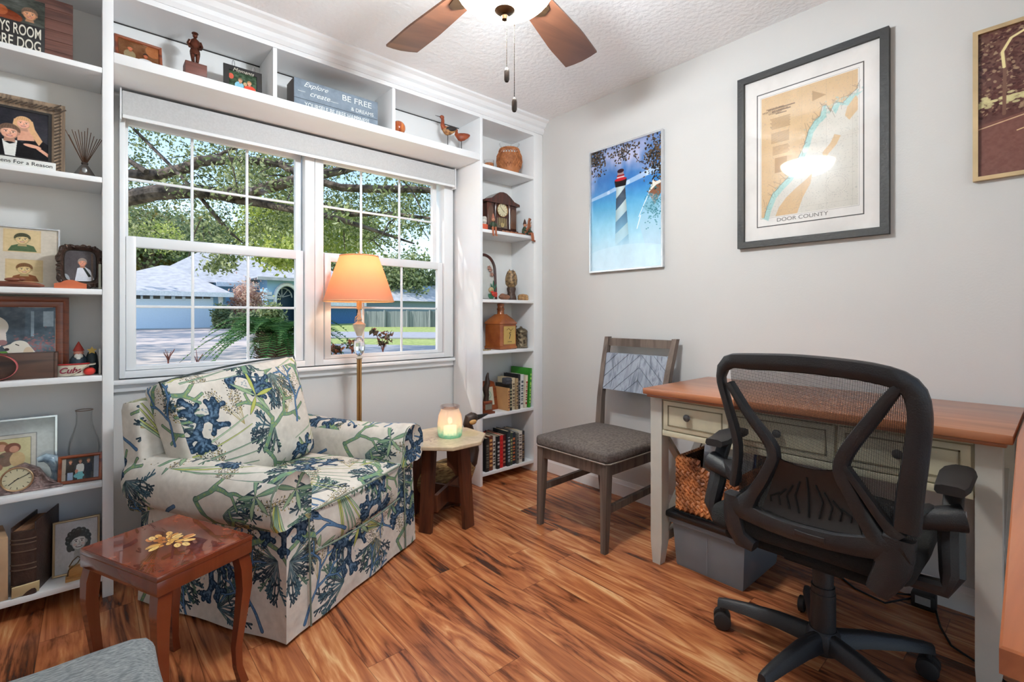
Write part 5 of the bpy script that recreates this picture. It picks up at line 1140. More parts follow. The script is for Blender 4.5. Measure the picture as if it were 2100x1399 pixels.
def framed(nm, label, cat, w, h, bw, dep, fm, im, loc, rz=0., tilt=0., group=None, style='flat', liner=None, mat_w=0, back=True, glass=False, ztop=None):
    """local: x right, front faces -y, stands on z=0"""
    t = thing(nm, label, cat, loc, rz, group, rx=-tilt)
    g = G(); n = 1
    def ring(o_, y): return [(-w/2+o_, y, o_), (w/2-o_, y, o_), (w/2-o_, y, h-o_), (-w/2+o_, y, h-o_)]
    if style == 'flat': prof = [(0, 0), (0, -dep), (bw, -dep), (bw, -dep*.45)]
    elif style == 'round': prof = [(0, 0), (0, -dep*.6), (bw*.2, -dep*.95), (bw*.5, -dep), (bw*.8, -dep*.85), (bw, -dep*.5)]
    else: prof = [(0, 0), (0, -dep), (bw*.25, -dep*.9), (bw*.45, -dep*.6), (bw*.8, -dep*.6), (bw, -dep*.4)]
    vr = [g._v(ring(o_, y)) for o_, y in prof]
    for a, b_ in zip(vr, vr[1:]):
        for i in range(4): g._f((a[i], a[(i+1) % 4], b_[(i+1) % 4], b_[i]))
    g._f(vr[0])
    fr = g.out('frame', fm, t, ang=30)
    if liner:
        g = G(); e = bw; a = [g._v([(-w/2+e+k, -dep*.47-q, e+k), (w/2-e-k, -dep*.47-q, e+k), (w/2-e-k, -dep*.47-q, h-e-k), (-w/2+e+k, -dep*.47-q, h-e-k)]) for k, q in ((0, 0), (0, .003), (liner[0], .002), (liner[0], 0))]
        for p, q in zip(a, a[1:]):
            for i in range(4): g._f((p[i], p[(i+1) % 4], q[(i+1) % 4], q[i]))
        g.out('liner', liner[1], fr)
    g = G(); g.box(-w/2+bw*.7, w/2-bw*.7, -dep*.42, -dep*.2, bw*.7, h-bw*.7); g.out('picture', im, t, smooth=False, uv=(0, -w/2+bw, w/2-bw, 2, bw, h-bw))
    if back: g = G(); g.bar((0, -.002, h*.6), (0, min(.06, h*.3), .002+math.tan(tilt)*min(.06, h*.3)), w*.18, .003, up=(0, 1, 0)); g.out('easel_back', mat('black_card', (.1, .1, .1), .9), t)
    return t
BLKF = mat('black_stained_frame', (.17, .17, .17), .55, bump=.2, bscale=80); SILV = mat('silver_metal_frame', (.86, .87, .88), .25, .7); GOLDF = mat('champagne_gold_frame', (.80, .70, .54), .35, .6)
# lighthouse poster
def lighthouse():
    cv = Cv(420, 620); cv.vgrad([(0, (.34, .46, .66)), (.2, (.26, .44, .68)), (.34, (.20, .46, .72)), (.46, (.32, .62, .80)), (.62, (.55, .78, .88)), (.8, (.72, .86, .92)), (1, (.80, .89, .94))])  # whitish bottom paints in the window's reflection on the poster
    yy, xx = np.mgrid[0:620, 0:420]; q = Cv(420, 620, (0, 0, 0)); n1 = q.noise(.5, 4); m = np.clip((n1+.16)*2.4, 0, 1)*np.clip(1.5-np.abs(yy-100)/100., 0, 1); cv.a = cv.a*(1-m[..., None]*.85)+np.array((.74, .72, .82))*m[..., None]*.85
    cv.line([(0, 245), (110, 225), (230, 195), (340, 172), (420, 158)], 16, (.85, .90, .96), .55, w1=30); cv.noise(.02, 20)
    # tower with spiral bands, fading towards the foot
    x0, x1 = 160, 212; xb0, xb1 = 152, 236; yt, yb = 205, 500
    def tx(f, s_): return (x0+(xb0-x0)*f)*(1-s_)+(x1+(xb1-x1)*f)*s_
    for j in range(yt, yb):
        f = (j-yt)/(yb-yt); fade = max(0, 1-f*1.05)
        for (a, b_) in ((0, 1),):
            L_, R_ = tx(f, 0), tx(f, 1); xs = np.arange(int(L_), int(R_)+1); s_ = (xs-L_)/(R_-L_)
            dark = ((s_*.42+(j-yt)/118.) % 1.0) > .5; c = np.where(dark[:, None], np.array((.22, .24, .28))*(.55+.45*1)+np.array((.16, .36, .5))*f, np.array((.78, .84, .84)))
            sh = (.80+.20*np.sin(s_*PI))[:, None]; c = c*sh; al = .97 if f < .3 else .97*max(.0, 1-(f-.3)/.72)**.8; cv.a[j, xs] = cv.a[j, xs]*(1-al)+c*al
    cv.poly([(148, 178), (222, 178), (216, 208), (154, 208)], (.08, .06, .07)); cv.ell(185, 178, 37, 9, (.12, .05, .06)); cv.rect(163, 150, 207, 176, (.55, .10, .14)); cv.rect(163, 158, 207, 164, (.85, .75, .75)); cv.poly([(166, 150), (204, 150), (202, 130), (168, 130)], (.60, .50, .50)); cv.ell(185, 130, 20, 10, (.20, .08, .10)); cv.ell(185, 172, 36, 8, (.70, .12, .16))
    # keeper's roof at the right, trees in the corners
    cv.poly([(345, 270), (375, 215), (420, 235), (420, 270), (380, 330)], (.50, .33, .24)); cv.poly([(345, 270), (372, 208), (382, 225), (420, 218), (420, 232), (388, 240)], (.86, .84, .80)); cv.poly([(350, 270), (420, 300), (420, 520), (330, 520), (290, 400)], (.72, .80, .86), .45); cv.line([(345, 275), (292, 375)], 4, (.9, .92, .95)); cv.line([(302, 370), (282, 430)], 5, (.92, .95, .96))
    r = random.Random(4)
    for _ in range(900):
        k = r.choice((0, 0, 1, 2, 2, 2)); x, y = ((r.gauss(35, 32), r.gauss(40, 38)), (r.gauss(200, 42), r.gauss(40, 24)), (r.gauss(385, 34), r.gauss(100, 62)))[k]
        cv.ell(x, y, r.uniform(3, 7), r.uniform(2, 5), r.choice(((.14, .12, .10), (.26, .20, .14), (.34, .26, .18), (.10, .10, .10))), .95, r.uniform(0, 3))
    cv.line([(330, 130), (290, 105), (262, 70)], 3, (.2, .15, .15)); cv.ell(360, 330, 40, 30, (.3, .55, .6), .35)
    for _ in range(200): cv.ell(r.gauss(385, 30), r.gauss(335, 45), 4, 3, (.22, .45, .50), .6)
    cv.ell(210, 560, 260, 60, (.86, .93, .97), .35); return cv  # pale oval, part of the painted window reflection
lh = imgmat('lighthouse_print', lighthouse(), .12, .6)
framed('lighthouse_poster', 'silver-framed poster of a spiral striped lighthouse on the right wall', 'poster', .520, .764, .010, .022, SILV, lh, (2.399, 1.716, 1.350), -PI/2, back=False)
# nautical chart
def chart():
    W_, H_ = 560, 780; cv = Cv(W_, H_, (.86, .84, .82)); r = random.Random(8)
    cv.rect(58, 72, 502, 716, (.22, .21, .21)); cv.rect(62, 76, 498, 712, (.87, .85, .83)); x0, y0, x1, y1 = 80, 96, 480, 672; cv.rect(x0-4, y0-4, x1+4, y1+4, (.45, .43, .42)); cv.rect(x0-3, y0-3, x1+3, y1+3, (.90, .88, .85)); cv.rect(x0, y0, x1, y1, (.80, .78, .74))
    def P(l): return [(x0+(x1-x0)*a, y0+(y1-y0)*b_) for a, b_ in l]
    LAND = (.79, .67, .52)
    shore = [(0, 0), (1, 0), (1, .14), (.94, .17), (.86, .22), (.78, .20), (.74, .26), (.70, .20), (.66, .20), (.64, .27), (.58, .30), (.52, .36), (.48, .46), (.44, .52), (.38, .60), (.30, .70), (.20, .76), (.12, .82), (.06, .92), (.03, 1), (0, 1)]
    cv.poly(P([(a+.05, b_+.03) for a, b_ in shore[2:-1]]+[(0, 1), (0, .8), (.3, .6), (.6, .25)]), (.60, .76, .74), .8); cv.poly(P(shore), LAND)
    cv.poly(P([(.16, 1), (.20, .93), (.28, .86), (.38, .80), (.50, .74), (.56, .70), (.54, .78), (.46, .88), (.40, 1)]), LAND)
    cv.poly(P([(.90, .26), (.98, .19), (1, .22), (1, .30), (.92, .36), (.88, .32)]), LAND); cv.poly(P([(.66, .56), (.74, .50), (.78, .44), (.84, .46), (.80, .52), (.72, .58), (.68, .62)]), LAND)
    for _ in range(1500):
        a, b_ = r.random(), r.random(); x, y = x0+(x1-x0)*a, y0+(y1-y0)*b_
        if cv.a[int(y), int(x), 0] < .83: cv.seg((x, y), (x+r.uniform(-3, 3), y+1), 1, 1, (.50, .50, .50), .7)
    for i in range(0, len(shore)-1):
        a, b_ = P([shore[i]])[0], P([shore[i+1]])[0]
        if 1 < i < 19: cv.seg(a, b_, 2, 2, (.35, .38, .36), .8)
        for _ in range(5 if 1 < i < 19 else 0): cv.ell(a[0]+r.gauss(6, 10), a[1]+r.gauss(6, 10), r.uniform(2, 8), r.uniform(2, 5), (.54, .68, .66), .5, r.uniform(0, 3)); cv.line([(a[0]+r.gauss(0, 6), a[1]+r.gauss(0, 6)), (a[0]+r.gauss(-8, 14), a[1]+r.gauss(-10, 16))], 1, (.40, .36, .32), .8)
    for k in range(9): cv.rect(x0+40+4*(k % 3), y0+110+k*6, x0+130-3*(k % 2), y0+112+k*6, (.55, .44, .32), .8)
    for k in range(10): cv.rect(x0+45, y0+180+k*5, x0+125, y0+182+k*5, (.55, .44, .32), .7)
    for k in range(7): cv.rect(x0+52, y0+245+k*6, x0+120+(k % 3)*4, y0+247+k*6, (.55, .44, .32), .7)
    cv.rect(x0+62, y0+300, x0+115, y0+370, (.62, .48, .32), .8)
    for k in range(3): cv.rect(x0+30+k*18, y0+62+k*13, x0+150-k*18, y0+66+k*13, (.40, .32, .26), .8)
    cv.poly(P([(.56, .06), (.70, .12), (.56, .14)]), (.60, .48, .34), .7)
    for rr_ in (44, 34): 
        for k in range(36): a = k*PI/18; cv.seg((400+rr_*math.cos(a), 570+rr_*math.sin(a)), (400+(rr_+2)*math.cos(a), 570+(rr_+2)*math.sin(a)), 1, 1, (.55, .50, .50), .8)
    for k in range(4): cv.line([(x0, y0+130+k*140), (x1, y0+130+k*140)], 1, (.55, .50, .46), .3); cv.line([(x0+80+k*100, y0), (x0+80+k*100, y1)], 1, (.55, .50, .46), .3)
    cv.noise(.012, 10); return cv.tone(.006)
ch = imgmat('chart_print', chart(), .22, .9)
t = framed('framed_chart', 'large black-framed nautical chart titled DOOR COUNTY on the right wall', 'picture', .592, .820, .030, .028, BLKF, ch, (2.399, .749, 1.405), -PI/2, back=False)
INK = mat('dark_ink', (.42, .40, .38), .6)
textob('title', 'DOOR COUNTY', .024, INK, t, (-.02, -.0125, .116), ext=.0002, sx=1.15)
textob('chart_heading', 'PORTAGE AND\nNORTH BAY HARBOR\nGREEN BAY', .011, mat('brown_ink', (.45, .34, .25), .6), t, (-.13, -.0125, .625), ext=.0002)
# street photograph at the right edge
def bus():
    cv = Cv(500, 560); cv.vgrad([(0, (.40, .28, .24)), (.5, (.34, .22, .20)), (.62, (.36, .24, .22)), (.66, (.48, .34, .30)), (1, (.46, .31, .28))]); r = random.Random(12)
    cv.poly([(110, 0), (500, 0), (500, 60), (330, 90), (200, 70)], (.86, .80, .60))
    for _ in range(2600):
        x, y = r.uniform(0, 500), r.uniform(0, 330); cv.ell(x, y, r.uniform(3, 9), r.uniform(2, 5), r.choice(((.30, .17, .16), (.24, .13, .13), (.42, .30, .26), (.60, .50, .40), (.34, .20, .19))), .85 if (y > 90 or x < 150) else .25, r.uniform(0, 3))
    for _ in range(60): cv.ell(r.gauss(70, 40), r.gauss(275, 14), 9, 5, (.80, .76, .56), .8)
    cv.poly([(0, 360), (500, 250), (500, 560), (0, 560)], (.45, .30, .27)); cv.line([(0, 372), (260, 310)], 4, (.80, .66, .52)); cv.line([(90, 402), (250, 350)], 4, (.82, .70, .52)); cv.noise(.02, 60)
    cv.line([(60, 330), (62, 130), (56, 80), (80, 40), (130, 18), (240, 10)], 9, (.45, .33, .28), 1); cv.line([(60, 150), (56, 90), (76, 45), (120, 22), (230, 12)], 8, (.88, .82, .60), 1)
    cv.poly([(205, 130), (460, 90), (470, 330), (215, 360)], (.85, .20, .28)); cv.poly([(215, 70), (455, 30), (460, 92), (210, 132)], (.86, .80, .62)); cv.rect(185, 150, 205, 165, (.85, .25, .35)); cv.poly([(228, 160), (440, 135), (445, 220), (232, 240)], (.30, .22, .24)); cv.ell(250, 365, 24, 26, (.15, .1, .1)); cv.ell(430, 340, 24, 26, (.15, .1, .1)); return cv
framed('street_photograph', 'sepia street photograph with red bus in gold frame at the right edge', 'picture', .560, .534, .014, .020, GOLDF, imgmat('street_print', bus(), .25, .6), (2.399, -.066, 1.560), -PI/2, back=False)

# ------------------------------------------------------------------ left bookcase
REDW = wood('red_brown_frame_wood', (.36, .15, .08), (.56, .28, .15), .35, 0, 6., .3); BRW = wood('dark_brown_barn_wood', (.24, .14, .12), (.42, .27, .23), .7, 0, 7.)
# dog sign with photograph
def dogsign():
    cv = Cv(400, 150, (.25, .26, .24)); cv.noise(.08, 8); cv.ell(60, 110, 70, 50, (.55, .26, .16)); cv.ell(230, 130, 90, 40, (.50, .24, .14)); face(cv, 130, 60, 26, (.80, .56, .42), (.40, .26, .16)); face(cv, 345, 90, 30, (.82, .60, .46), (.45, .36, .30)); face(cv, 30, 70, 22, (.80, .56, .42), (.5, .3, .2)); cv.ell(245, 105, 24, 28, (.66, .36, .22)); return cv.tone().tone()
t = thing('dog_sign', 'brown plank sign reading ALWAYS ROOM, ONE MORE DOG with a photo, top left shelf', 'sign', (-.235, 2.485, 2.0295), 0, rx=R(-5))
g = G()
for k in range(6): g.box(-.185, .185, 0, .016, .002+k*.0405, .0415+k*.0405, .001)
g.box(-.184, .184, .004, .014, .0, .243); g.out('plank_board', BRW, t)
G().box(-.185, .108, -.004, .0, .115, .215).out('photo', imgmat('dog_sign_photo', dogsign(), .3, .3), t, uv=(0, -.185, .108, 2, .115, .215), smooth=False)
g = G(); g.box(-.185, .108, -.008, -.0005, .008, .114, .001); g.out('letter_board', mat('black_sign_board', (.14, .13, .13), .6), t)
CRM = mat('cream_letter_paint', (.88, .86, .80), .6)
textob('lettering', "THERE'S ALWAYS ROOM", .056, CRM, t, (.100, -.009, .083), align='RIGHT', ext=.001, sx=.44, off=.0004); textob('lettering', 'FOR ONE MORE DOG', .056, CRM, t, (.100, -.009, .034), align='RIGHT', ext=.001, sx=.50, off=.0004)
# wedding style portrait
def couple():
    cv = Cv(300, 300, (.17, .17, .20)); cv.noise(.03, 4); cv.ell(245, 290, 75, 120, (.07, .07, .09)); cv.poly([(215, 60), (240, 110), (268, 175), (255, 205), (228, 150), (205, 120)], (.84, .66, .50)); cv.poly([(180, 110), (222, 110), (240, 180), (180, 190)], (.86, .64, .54)); face(cv, 200, 84, 31, (.92, .70, .60), (.86, .68, .50), None, 1)
    cv.poly([(60, 300), (80, 215), (130, 190), (190, 195), (232, 225), (245, 300)], (.06, .06, .08)); cv.poly([(128, 196), (180, 192), (172, 300), (140, 300)], (.92, .92, .90)); cv.poly([(136, 208), (154, 202), (174, 208), (154, 218)], (.05, .05, .06)); face(cv, 153, 148, 38, (.90, .68, .58), (.46, .36, .30)); cv.ell(232, 212, 32, 10, (.90, .68, .58), 1, .15); cv.poly([(250, 210), (290, 245), (288, 265), (245, 225)], (.88, .66, .56)); return cv.tone()
ROPE = wood('rope_carved_frame', (.40, .33, .27), (.62, .53, .44), .6, 2, 9.)
t = framed('portrait_frame', 'rope-carved brown frame with a couple in black formal wear, second left shelf', 'photo frame', .30, .268, .038, .022, ROPE, imgmat('couple_photo', couple(), .3, .3), (-.222, 2.50, 1.6095), 0, R(6), style='cove', liner=(.008, mat('dark_liner', (.12, .11, .11), .5)))
g = G()
for (ax, az, bx_, bz) in ((-.15, .246, .15, .246), (.130, .0, .130, .268), (-.130, 0, -.130, .268)):
    n_ = int(max(abs(bx_-ax), abs(bz-az))/.013)
    for k in range(n_):
        f_ = (k+.5)/n_; x, z = ax+(bx_-ax)*f_, az+(bz-az)*f_; hz_ = abs(bz-az) > abs(bx_-ax)
        g.bar((x-.009, -.021, z-.007), (x+.009, -.021, z+.007), .004, .004)
g.out('rope_carving', mat('dark_rope_groove', (.30, .24, .19), .7), t)
t = thing('plaque', 'white plaque reading Everything Happens For a Reason below the couple portrait', 'plaque', (-.235, 2.440, 1.6095), 0, rx=R(-6))
g = G(); g.box(-.16, .14, -.006, 0, 0, .030, .002); g.out('plaque_board', mat('white_plaque', (.86, .86, .84), .5), t)
textob('lettering', 'Everything Happens For a Reason', .019, mat('black_ink', (.10, .10, .10), .6), t, (.132, -.0065, .014), align='RIGHT', ext=.0003)
# reed diffuser
t = thing('reed_diffuser', 'smoky glass reed diffuser with brown sticks on the second left shelf', 'diffuser', (-.016, 2.500, 1.6095))
g = G(); g.lathe([(.040, 0), (.042, .003), (.030, .020), (.016, .045), (.009, .056), (.011, .060), (.010, .064), (.007, .064)], seg=6); g.out('bottle', mat('smoked_glass', (.30, .25, .22), .1, 0., coat=.5), t, ang=20)
g = G(); g.ell((0, -.022, .028), (.010, .005, .014)); g.out('metal_charm', mat('pewter', (.6, .6, .6), .3, .9), t)
REED = mat('brown_reed', (.36, .24, .17), .8); rr = random.Random(2)
for k in range(13):
    a = rr.uniform(0, 2*PI); s_ = (k-6)/6*.055; g = G(); g.cyl((s_*.05, 0, .055), (s_, .015*math.sin(a), .055+.125+.02*rr.random()-abs(s_)*.4), .0012, seg=6); g.out('reed', REED, t)
# collage of four sepia portraits
def collage():
    cv = Cv(520, 440, (.80, .76, .70)); cv.noise(.015, 6)
    for (x, y, sh, hr) in ((90, 90, (.72, .60, .44), (.45, .38, .30)), (365, 90, (.30, .38, .26), (.30, .30, .22)), (100, 310, (.18, .24, .24), (.32, .30, .24)), (375, 315, (.52, .32, .20), (.50, .36, .24)), (-170, 90, (.4, .4, .3), (.3, .3, .2))):
        cv.rect(x-78, y-80, x+78, y+90, (.80, .70, .54)); cv.rect(x-72, y-74, x+72, y+84, (.82, .73, .56)); cv.ell(x, y+95, 62, 52, sh) if False else cv.poly([(x-60, y+84), (x-45, y+44), (x-12, y+28), (x+14, y+28), (x+48, y+42), (x+62, y+84)], sh); face(cv, x, y-8, 36, (.84, .74, .54), hr)
    return cv.tone()
framed('photo_collage', 'silver-edged collage of four sepia portraits, third left shelf', 'photo frame', .34, .232, .005, .010, SILV, imgmat('collage_print', collage(), .3, .4), (-.258, 2.545, 1.1815), 0, R(7))
# carved ornate frame
ORN = mat('carved_dark_wood', (.24, .17, .14), .4, bump=.6, bscale=60)
def oldman():
    cv = Cv(220, 280, (.32, .30, .31)); cv.noise(.03, 5); cv.poly([(90, 160), (130, 140), (170, 170), (210, 290), (70, 290)], (.84, .85, .88)); cv.poly([(122, 150), (136, 150), (178, 225), (160, 232)], (.18, .20, .18)); face(cv, 122, 110, 30, (.84, .58, .48), (.62, .56, .52)); cv.rect(178, 30, 190, 290, (.42, .34, .28), .7); cv.ell(15, 270, 30, 60, (.70, .72, .74), .8); return cv.tone()
t = thing('portrait_frame', 'ornately carved dark frame with a portrait of a man in white shirt and tie', 'photo frame', (-.028, 2.475, 1.1815), R(3), rx=R(-7))
g = G(); iw, ih = .052, .066; n_ = 64; outl = []; inl = []
for k in range(n_):
    a = 2*PI*k/n_; c_, s_ = math.cos(a), math.sin(a); q = (abs(c_)**5+abs(s_)**5)**(-1/5); w_ = 1+.035*math.sin(a*14)+.03*math.cos(a*9)
    outl.append((c_*q*.067*w_, .085+s_*q*.083*w_)); inl.append((c_*q*.046, .088+s_*q*.060))
a0 = g._v([(x, 0, z) for x, z in outl]); a1 = g._v([(x, -.012, z) for x, z in outl]); a2 = g._v([((x+x2)/2, -.024, (z+z2)/2) for (x, z), (x2, z2) in zip(outl, inl)]); a3 = g._v([(x, -.010, z) for x, z in inl])
for A_, B_ in ((a0, a1), (a1, a2), (a2, a3)):
    for k in range(n_): g._f((A_[k], A_[(k+1) % n_], B_[(k+1) % n_], B_[k]))
for k in range(26): a = 2*PI*k/26; c_, s_ = math.cos(a), math.sin(a); q = (abs(c_)**5+abs(s_)**5)**(-1/5); g.ell((c_*q*.060, -.017, .086+s_*q*.075), (.010, .008, .006), rot=(0, a*2, 0), seg=8)
g.out('carved_frame', ORN, t)
G().box(-.050, .050, -.009, -.005, .024, .152).out('picture', imgmat('man_photo', oldman(), .3, .3), t, uv=(0, -.050, .050, 2, .024, .152), smooth=False)
g = G(); g.tube([(.046*q*math.cos(a)*1.01, -.011, .088+.060*q*math.sin(a)*1.01) for a in (2*PI*k/48 for k in range(48)) for q in [(abs(math.cos(a))**5+abs(math.sin(a))**5)**(-1/5)]], .0016, 6, loop=True); g.out('inner_rim', mat('dark_bronze', (.14, .11, .08), .4, .7), t)
G().bar((0, 0, .09), (0, .045, .008), .03, .003, up=(0, 1, 0)).out('easel_back', mat('black_card', (.1, .1, .1), .9), t)
t = thing('leather_holder', 'orange wavy-edged leather card holder before the ornate frame', 'holder', (-.055, 2.437, 1.1815))
g = G(); pl = [(-.045, 0), (.045, 0), (.045, .019)]+[(.045-.090*k/14, .019+.013*math.sin(PI*k/14)**2*(1 if k < 11 else .6)) for k in range(1, 14)]+[(-.045, .017)]; g.prism(pl, -.002, .0, 'y'); g.prism([(x*.98, z*.55+.0) for x, z in pl], -.008, -.0045, 'y'); g.box(-.045, .045, -.007, 0, 0, .004); g.out('leather', mat('orange_leather', (.78, .40, .24), .5), t)
t = tag(G().box(-.004, .004, -.04, .04, 0, .098, .002).out('notebook', mat('pale_card', (.66, .66, .60), .7), loc=(.028, 2.482, 1.1815)), 'pale spine of a thin notebook at the right end of the third left shelf', 'notebook')
t = thing('driftwood_carving', 'reddish-brown driftwood piece lying on the third left shelf', 'carving', (-.215, 2.440, 1.1815))
DW = wood('driftwood', (.32, .15, .10), (.52, .30, .22), .5, 0, 9.)
g = G(); g.loft([[(x, .016*w*math.cos(a), .010+z+.010*w*math.sin(a)) for a in (2*PI*k/8 for k in range(8))] for x, w, z in ((-.10, .6, 0), (-.06, 1, 0), (.0, 1, 0), (.05, 1., 0), (.075, .8, -.002), (.09, .3, -.004))]); g.out('log', DW, t, ang=50)
g = G(); g.ell((.01, 0, .026), (.022, .009, .007)); g.ell((.032, 0, .028), (.010, .007, .006)); g.out('carved_figure', DW, t)
# dog photograph in wide wooden frame
def dogs():
    cv = Cv(400, 300, (.34, .38, .42)); cv.noise(.09, 6); cv.rect(350, 20, 392, 100, (.66, .72, .76)); cv.rect(300, 20, 312, 150, (.70, .76, .80), .7); cv.noise(.05, 20)
    for _ in range(200): cv.ell(random.uniform(230, 400), random.gauss(200, 30), 5, 3, (.62, .36, .36), .6)
    cv.ell(60, 150, 110, 110, (.84, .80, .74)); cv.ell(130, 100, 82, 62, (.90, .86, .80)); cv.poly([(60, 90), (110, 110), (120, 180), (80, 170), (58, 130)], (.86, .74, .66)); cv.poly([(130, 120), (200, 110), (205, 170), (180, 200), (150, 190)], (.90, .84, .80)); cv.ell(188, 180, 20, 14, (.62, .46, .46)); cv.line([(145, 118), (165, 122)], 4, (.2, .15, .15)); cv.line([(118, 140), (150, 185)], 3, (.35, .28, .28))
    cv.ell(190, 250, 60, 26, (.38, .60, .26)); cv.poly([(190, 200), (240, 180), (290, 190), (330, 250), (390, 270), (390, 300), (250, 300), (215, 240)], (.92, .88, .82)); cv.ell(255, 205, 40, 34, (.93, .89, .83)); cv.ell(290, 235, 20, 30, (.88, .78, .66)); cv.line([(240, 190), (252, 196)], 4, (.15, .12, .1)); cv.ell(206, 215, 9, 7, (.25, .2, .2)); cv.poly([(20, 230), (120, 230), (130, 300), (0, 300)], (.86, .80, .74)); return cv
framed('dog_photo_frame', 'broad reddish wooden frame with photo of two cream dogs nose to nose', 'photo frame', .35, .300, .040, .020, REDW, imgmat('dogs_photo', dogs(), .25, .4), (-.238, 2.590, .8515), 0, R(4), style='cove')
t = thing('wooden_box', 'dark brown wooden box standing before the dog photo', 'box', (-.215, 2.462, .8515)); DBX = wood('dark_box_wood', (.20, .13, .10), (.32, .22, .17), .5, 0, 7.)
g = G(); g.box(-.13, .115, -.012, -.004, 0, .093, .001); g.box(-.13, .115, .048, .056, 0, .093, .001); g.box(-.13, .115, -.004, .048, 0, .006); g.out('box_body', DBX, t)
for q in (.115, -.139): G().box(q, q+.009, -.014, .058, 0, .093, .001).out('end_board', DBX, t)
t = thing('dog_collar', 'pink leather dog collar with buckle hanging over the wooden box', 'collar', (-.245, 2.432, .8515)); PKL = mat('pink_leather', (.80, .40, .40), .55)
g = G(); rr = []
for k in range(25):
    a = -PI*.62+PI*1.20*k/24; x, z = .055*math.cos(a)-.005, .048+.044*math.sin(a); nx, nz_ = math.cos(a), math.sin(a)
    rr.append([(x+nx*.0, -.012, z), (x+nx*.003, -.012, z), (x+nx*.003, .012, z), (x, .012, z)])
g.loft(rr); g.out('strap', PKL, t)
g = G(); g.bar((.028, -.014, .090), (.006, -.014, .098), .004, .022, up=(0, 1, 0)); g.out('buckle', mat('dark_red_buckle', (.40, .10, .12), .4), t)
# gnome, figurine, cap
t = thing('garden_gnome', 'small gnome figurine with red pointed hat and white beard, fourth left shelf', 'figurine', (-.034, 2.520, .8515)); 
g = G(); g.lathe([(.001, 0), (.026, .0), (.028, .02), (.026, .06), (.014, .078), (.001, .08)]); g.out('coat', mat('navy_coat', (.16, .22, .27), .7), t)
g = G(); g.lathe([(.001, .128), (.006, .118), (.014, .10), (.0175, .092), (.001, .09)]); g.out('hat', mat('red_felt', (.60, .20, .16), .8), t)
g = G(); g.ell((0, -.004, .084), (.015, .013, .013)); g.ell((0, -.018, .082), (.003, .003, .003)); g.out('head', mat('gnome_skin', (.78, .50, .42), .6), t)
g = G(); g.ell((0, -.014, .070), (.014, .009, .013)); g.ell((0, -.019, .058), (.009, .007, .013)); g.out('beard', mat('white_beard', (.82, .80, .76), .9), t)
t = thing('penguin_figurine', 'tiny dark figurine with a yellow star hat beside the gnome', 'figurine', (.005, 2.520, .8515))
g = G(); g.lathe([(.001, 0), (.018, 0), (.020, .03), (.017, .07), (.012, .085), (.001, .09)]); g.out('body', mat('dark_teal_body', (.14, .20, .22), .5), t)
g = G(); g.prism([((.016 if k % 2 == 0 else .008)*math.sin(k*PI/5), .092+(.016 if k % 2 == 0 else .008)*math.cos(k*PI/5)) for k in range(10)], -.014, -.006, 'y'); g.out('star_hat', mat('gold_star', (.80, .66, .30), .5), t)
t = thing('visor_cap', 'folded white visor cap with red trim and script lettering beside the wooden box', 'cap', (-.040, 2.462, .8515)); 
g = G(); rr = []
for k in range(13): a = -1.2+2.4*k/12; rr.append([(.050*math.sin(a)-.01, -.030*math.cos(a)+.02, z) for z in (0.002, .043)]+[(.050*math.sin(a)*.94-.01, -.030*math.cos(a)*.9+.02, z) for z in (.043, .002)])
g.loft(rr); g.out('cap_band', mat('cream_twill', (.84, .80, .72), .9), t)
g = G(); g.tube([(.051*math.sin(a)-.01, -.031*math.cos(a)+.02, .045) for a in np.linspace(-1.2, 1.2, 13)], .0028, 6); g.out('red_trim', mat('red_piping', (.66, .16, .16), .8), t)
g = G(); rr = []
for k in range(14):
    f_ = k/13; x = -.02+.075*f_; z = .004+.05*f_**1.2-.03*max(0, f_-.75)*4*.4; rr.append([(x, -.026, z), (x, .012, z+.002), (x+.001, .012, z+.004), (x+.001, -.026, z+.002)])
g.loft(rr); g.out('bill', mat('cream_twill', (.84, .80, .72), .9), t)
g = G(); g.ell((.038, -.004, .016), (.018, .016, .015)); g.out('red_crown', mat('bright_red_cloth', (.80, .22, .18), .8), t)
textob('lettering', 'Cubs', .030, mat('crimson_thread', (.50, .10, .20), .7), t, (-.018, -.0125, .022), ext=.0006, shear=.35, off=.0006)
t = tag(G().box(-.0025, .0025, -.04, .03, 0, .10, .001).out('greeting_card', mat('white_card', (.80, .79, .76), .8), loc=(.028, 2.50, .8515)), 'white card standing at the right end of the fourth left shelf', 'card')

# fifth shelf
def angels():
    cv = Cv(300, 300, (.74, .76, .75)); cv.rect(60, 66, 240, 300, (.50, .50, .50)); cv.rect(63, 69, 237, 300, (.80, .78, .74)); cv.rect(78, 84, 222, 300, (.50, .48, .44)); cv.rect(80, 86, 220, 300, (.82, .78, .60)); cv.noise(.02, 6)
    cv.ell(130, 118, 22, 24, (.62, .45, .32)); cv.ell(132, 124, 15, 17, (.80, .60, .50)); cv.ell(165, 130, 25, 24, (.50, .32, .26)); cv.ell(170, 136, 15, 16, (.80, .58, .48)); cv.ell(145, 180, 28, 34, (.50, .40, .34)); cv.ell(180, 185, 24, 34, (.82, .70, .52)); cv.ell(110, 215, 26, 20, (.62, .44, .36)); cv.ell(120, 160, 22, 8, (.40, .36, .30), 1, .3); return cv.tone()
framed('angel_print', 'silver-framed sepia print of two children embracing, fifth left shelf', 'photo frame', .27, .245, .006, .010, SILV, imgmat('angel_print_img', angels(), .3, .4), (-.232, 2.580, .4465), 0, R(6))
t = thing('glass_chimney', 'clear glass oil lamp chimney standing behind the three-person photo', 'lamp chimney', (-.018, 2.575, .4465))
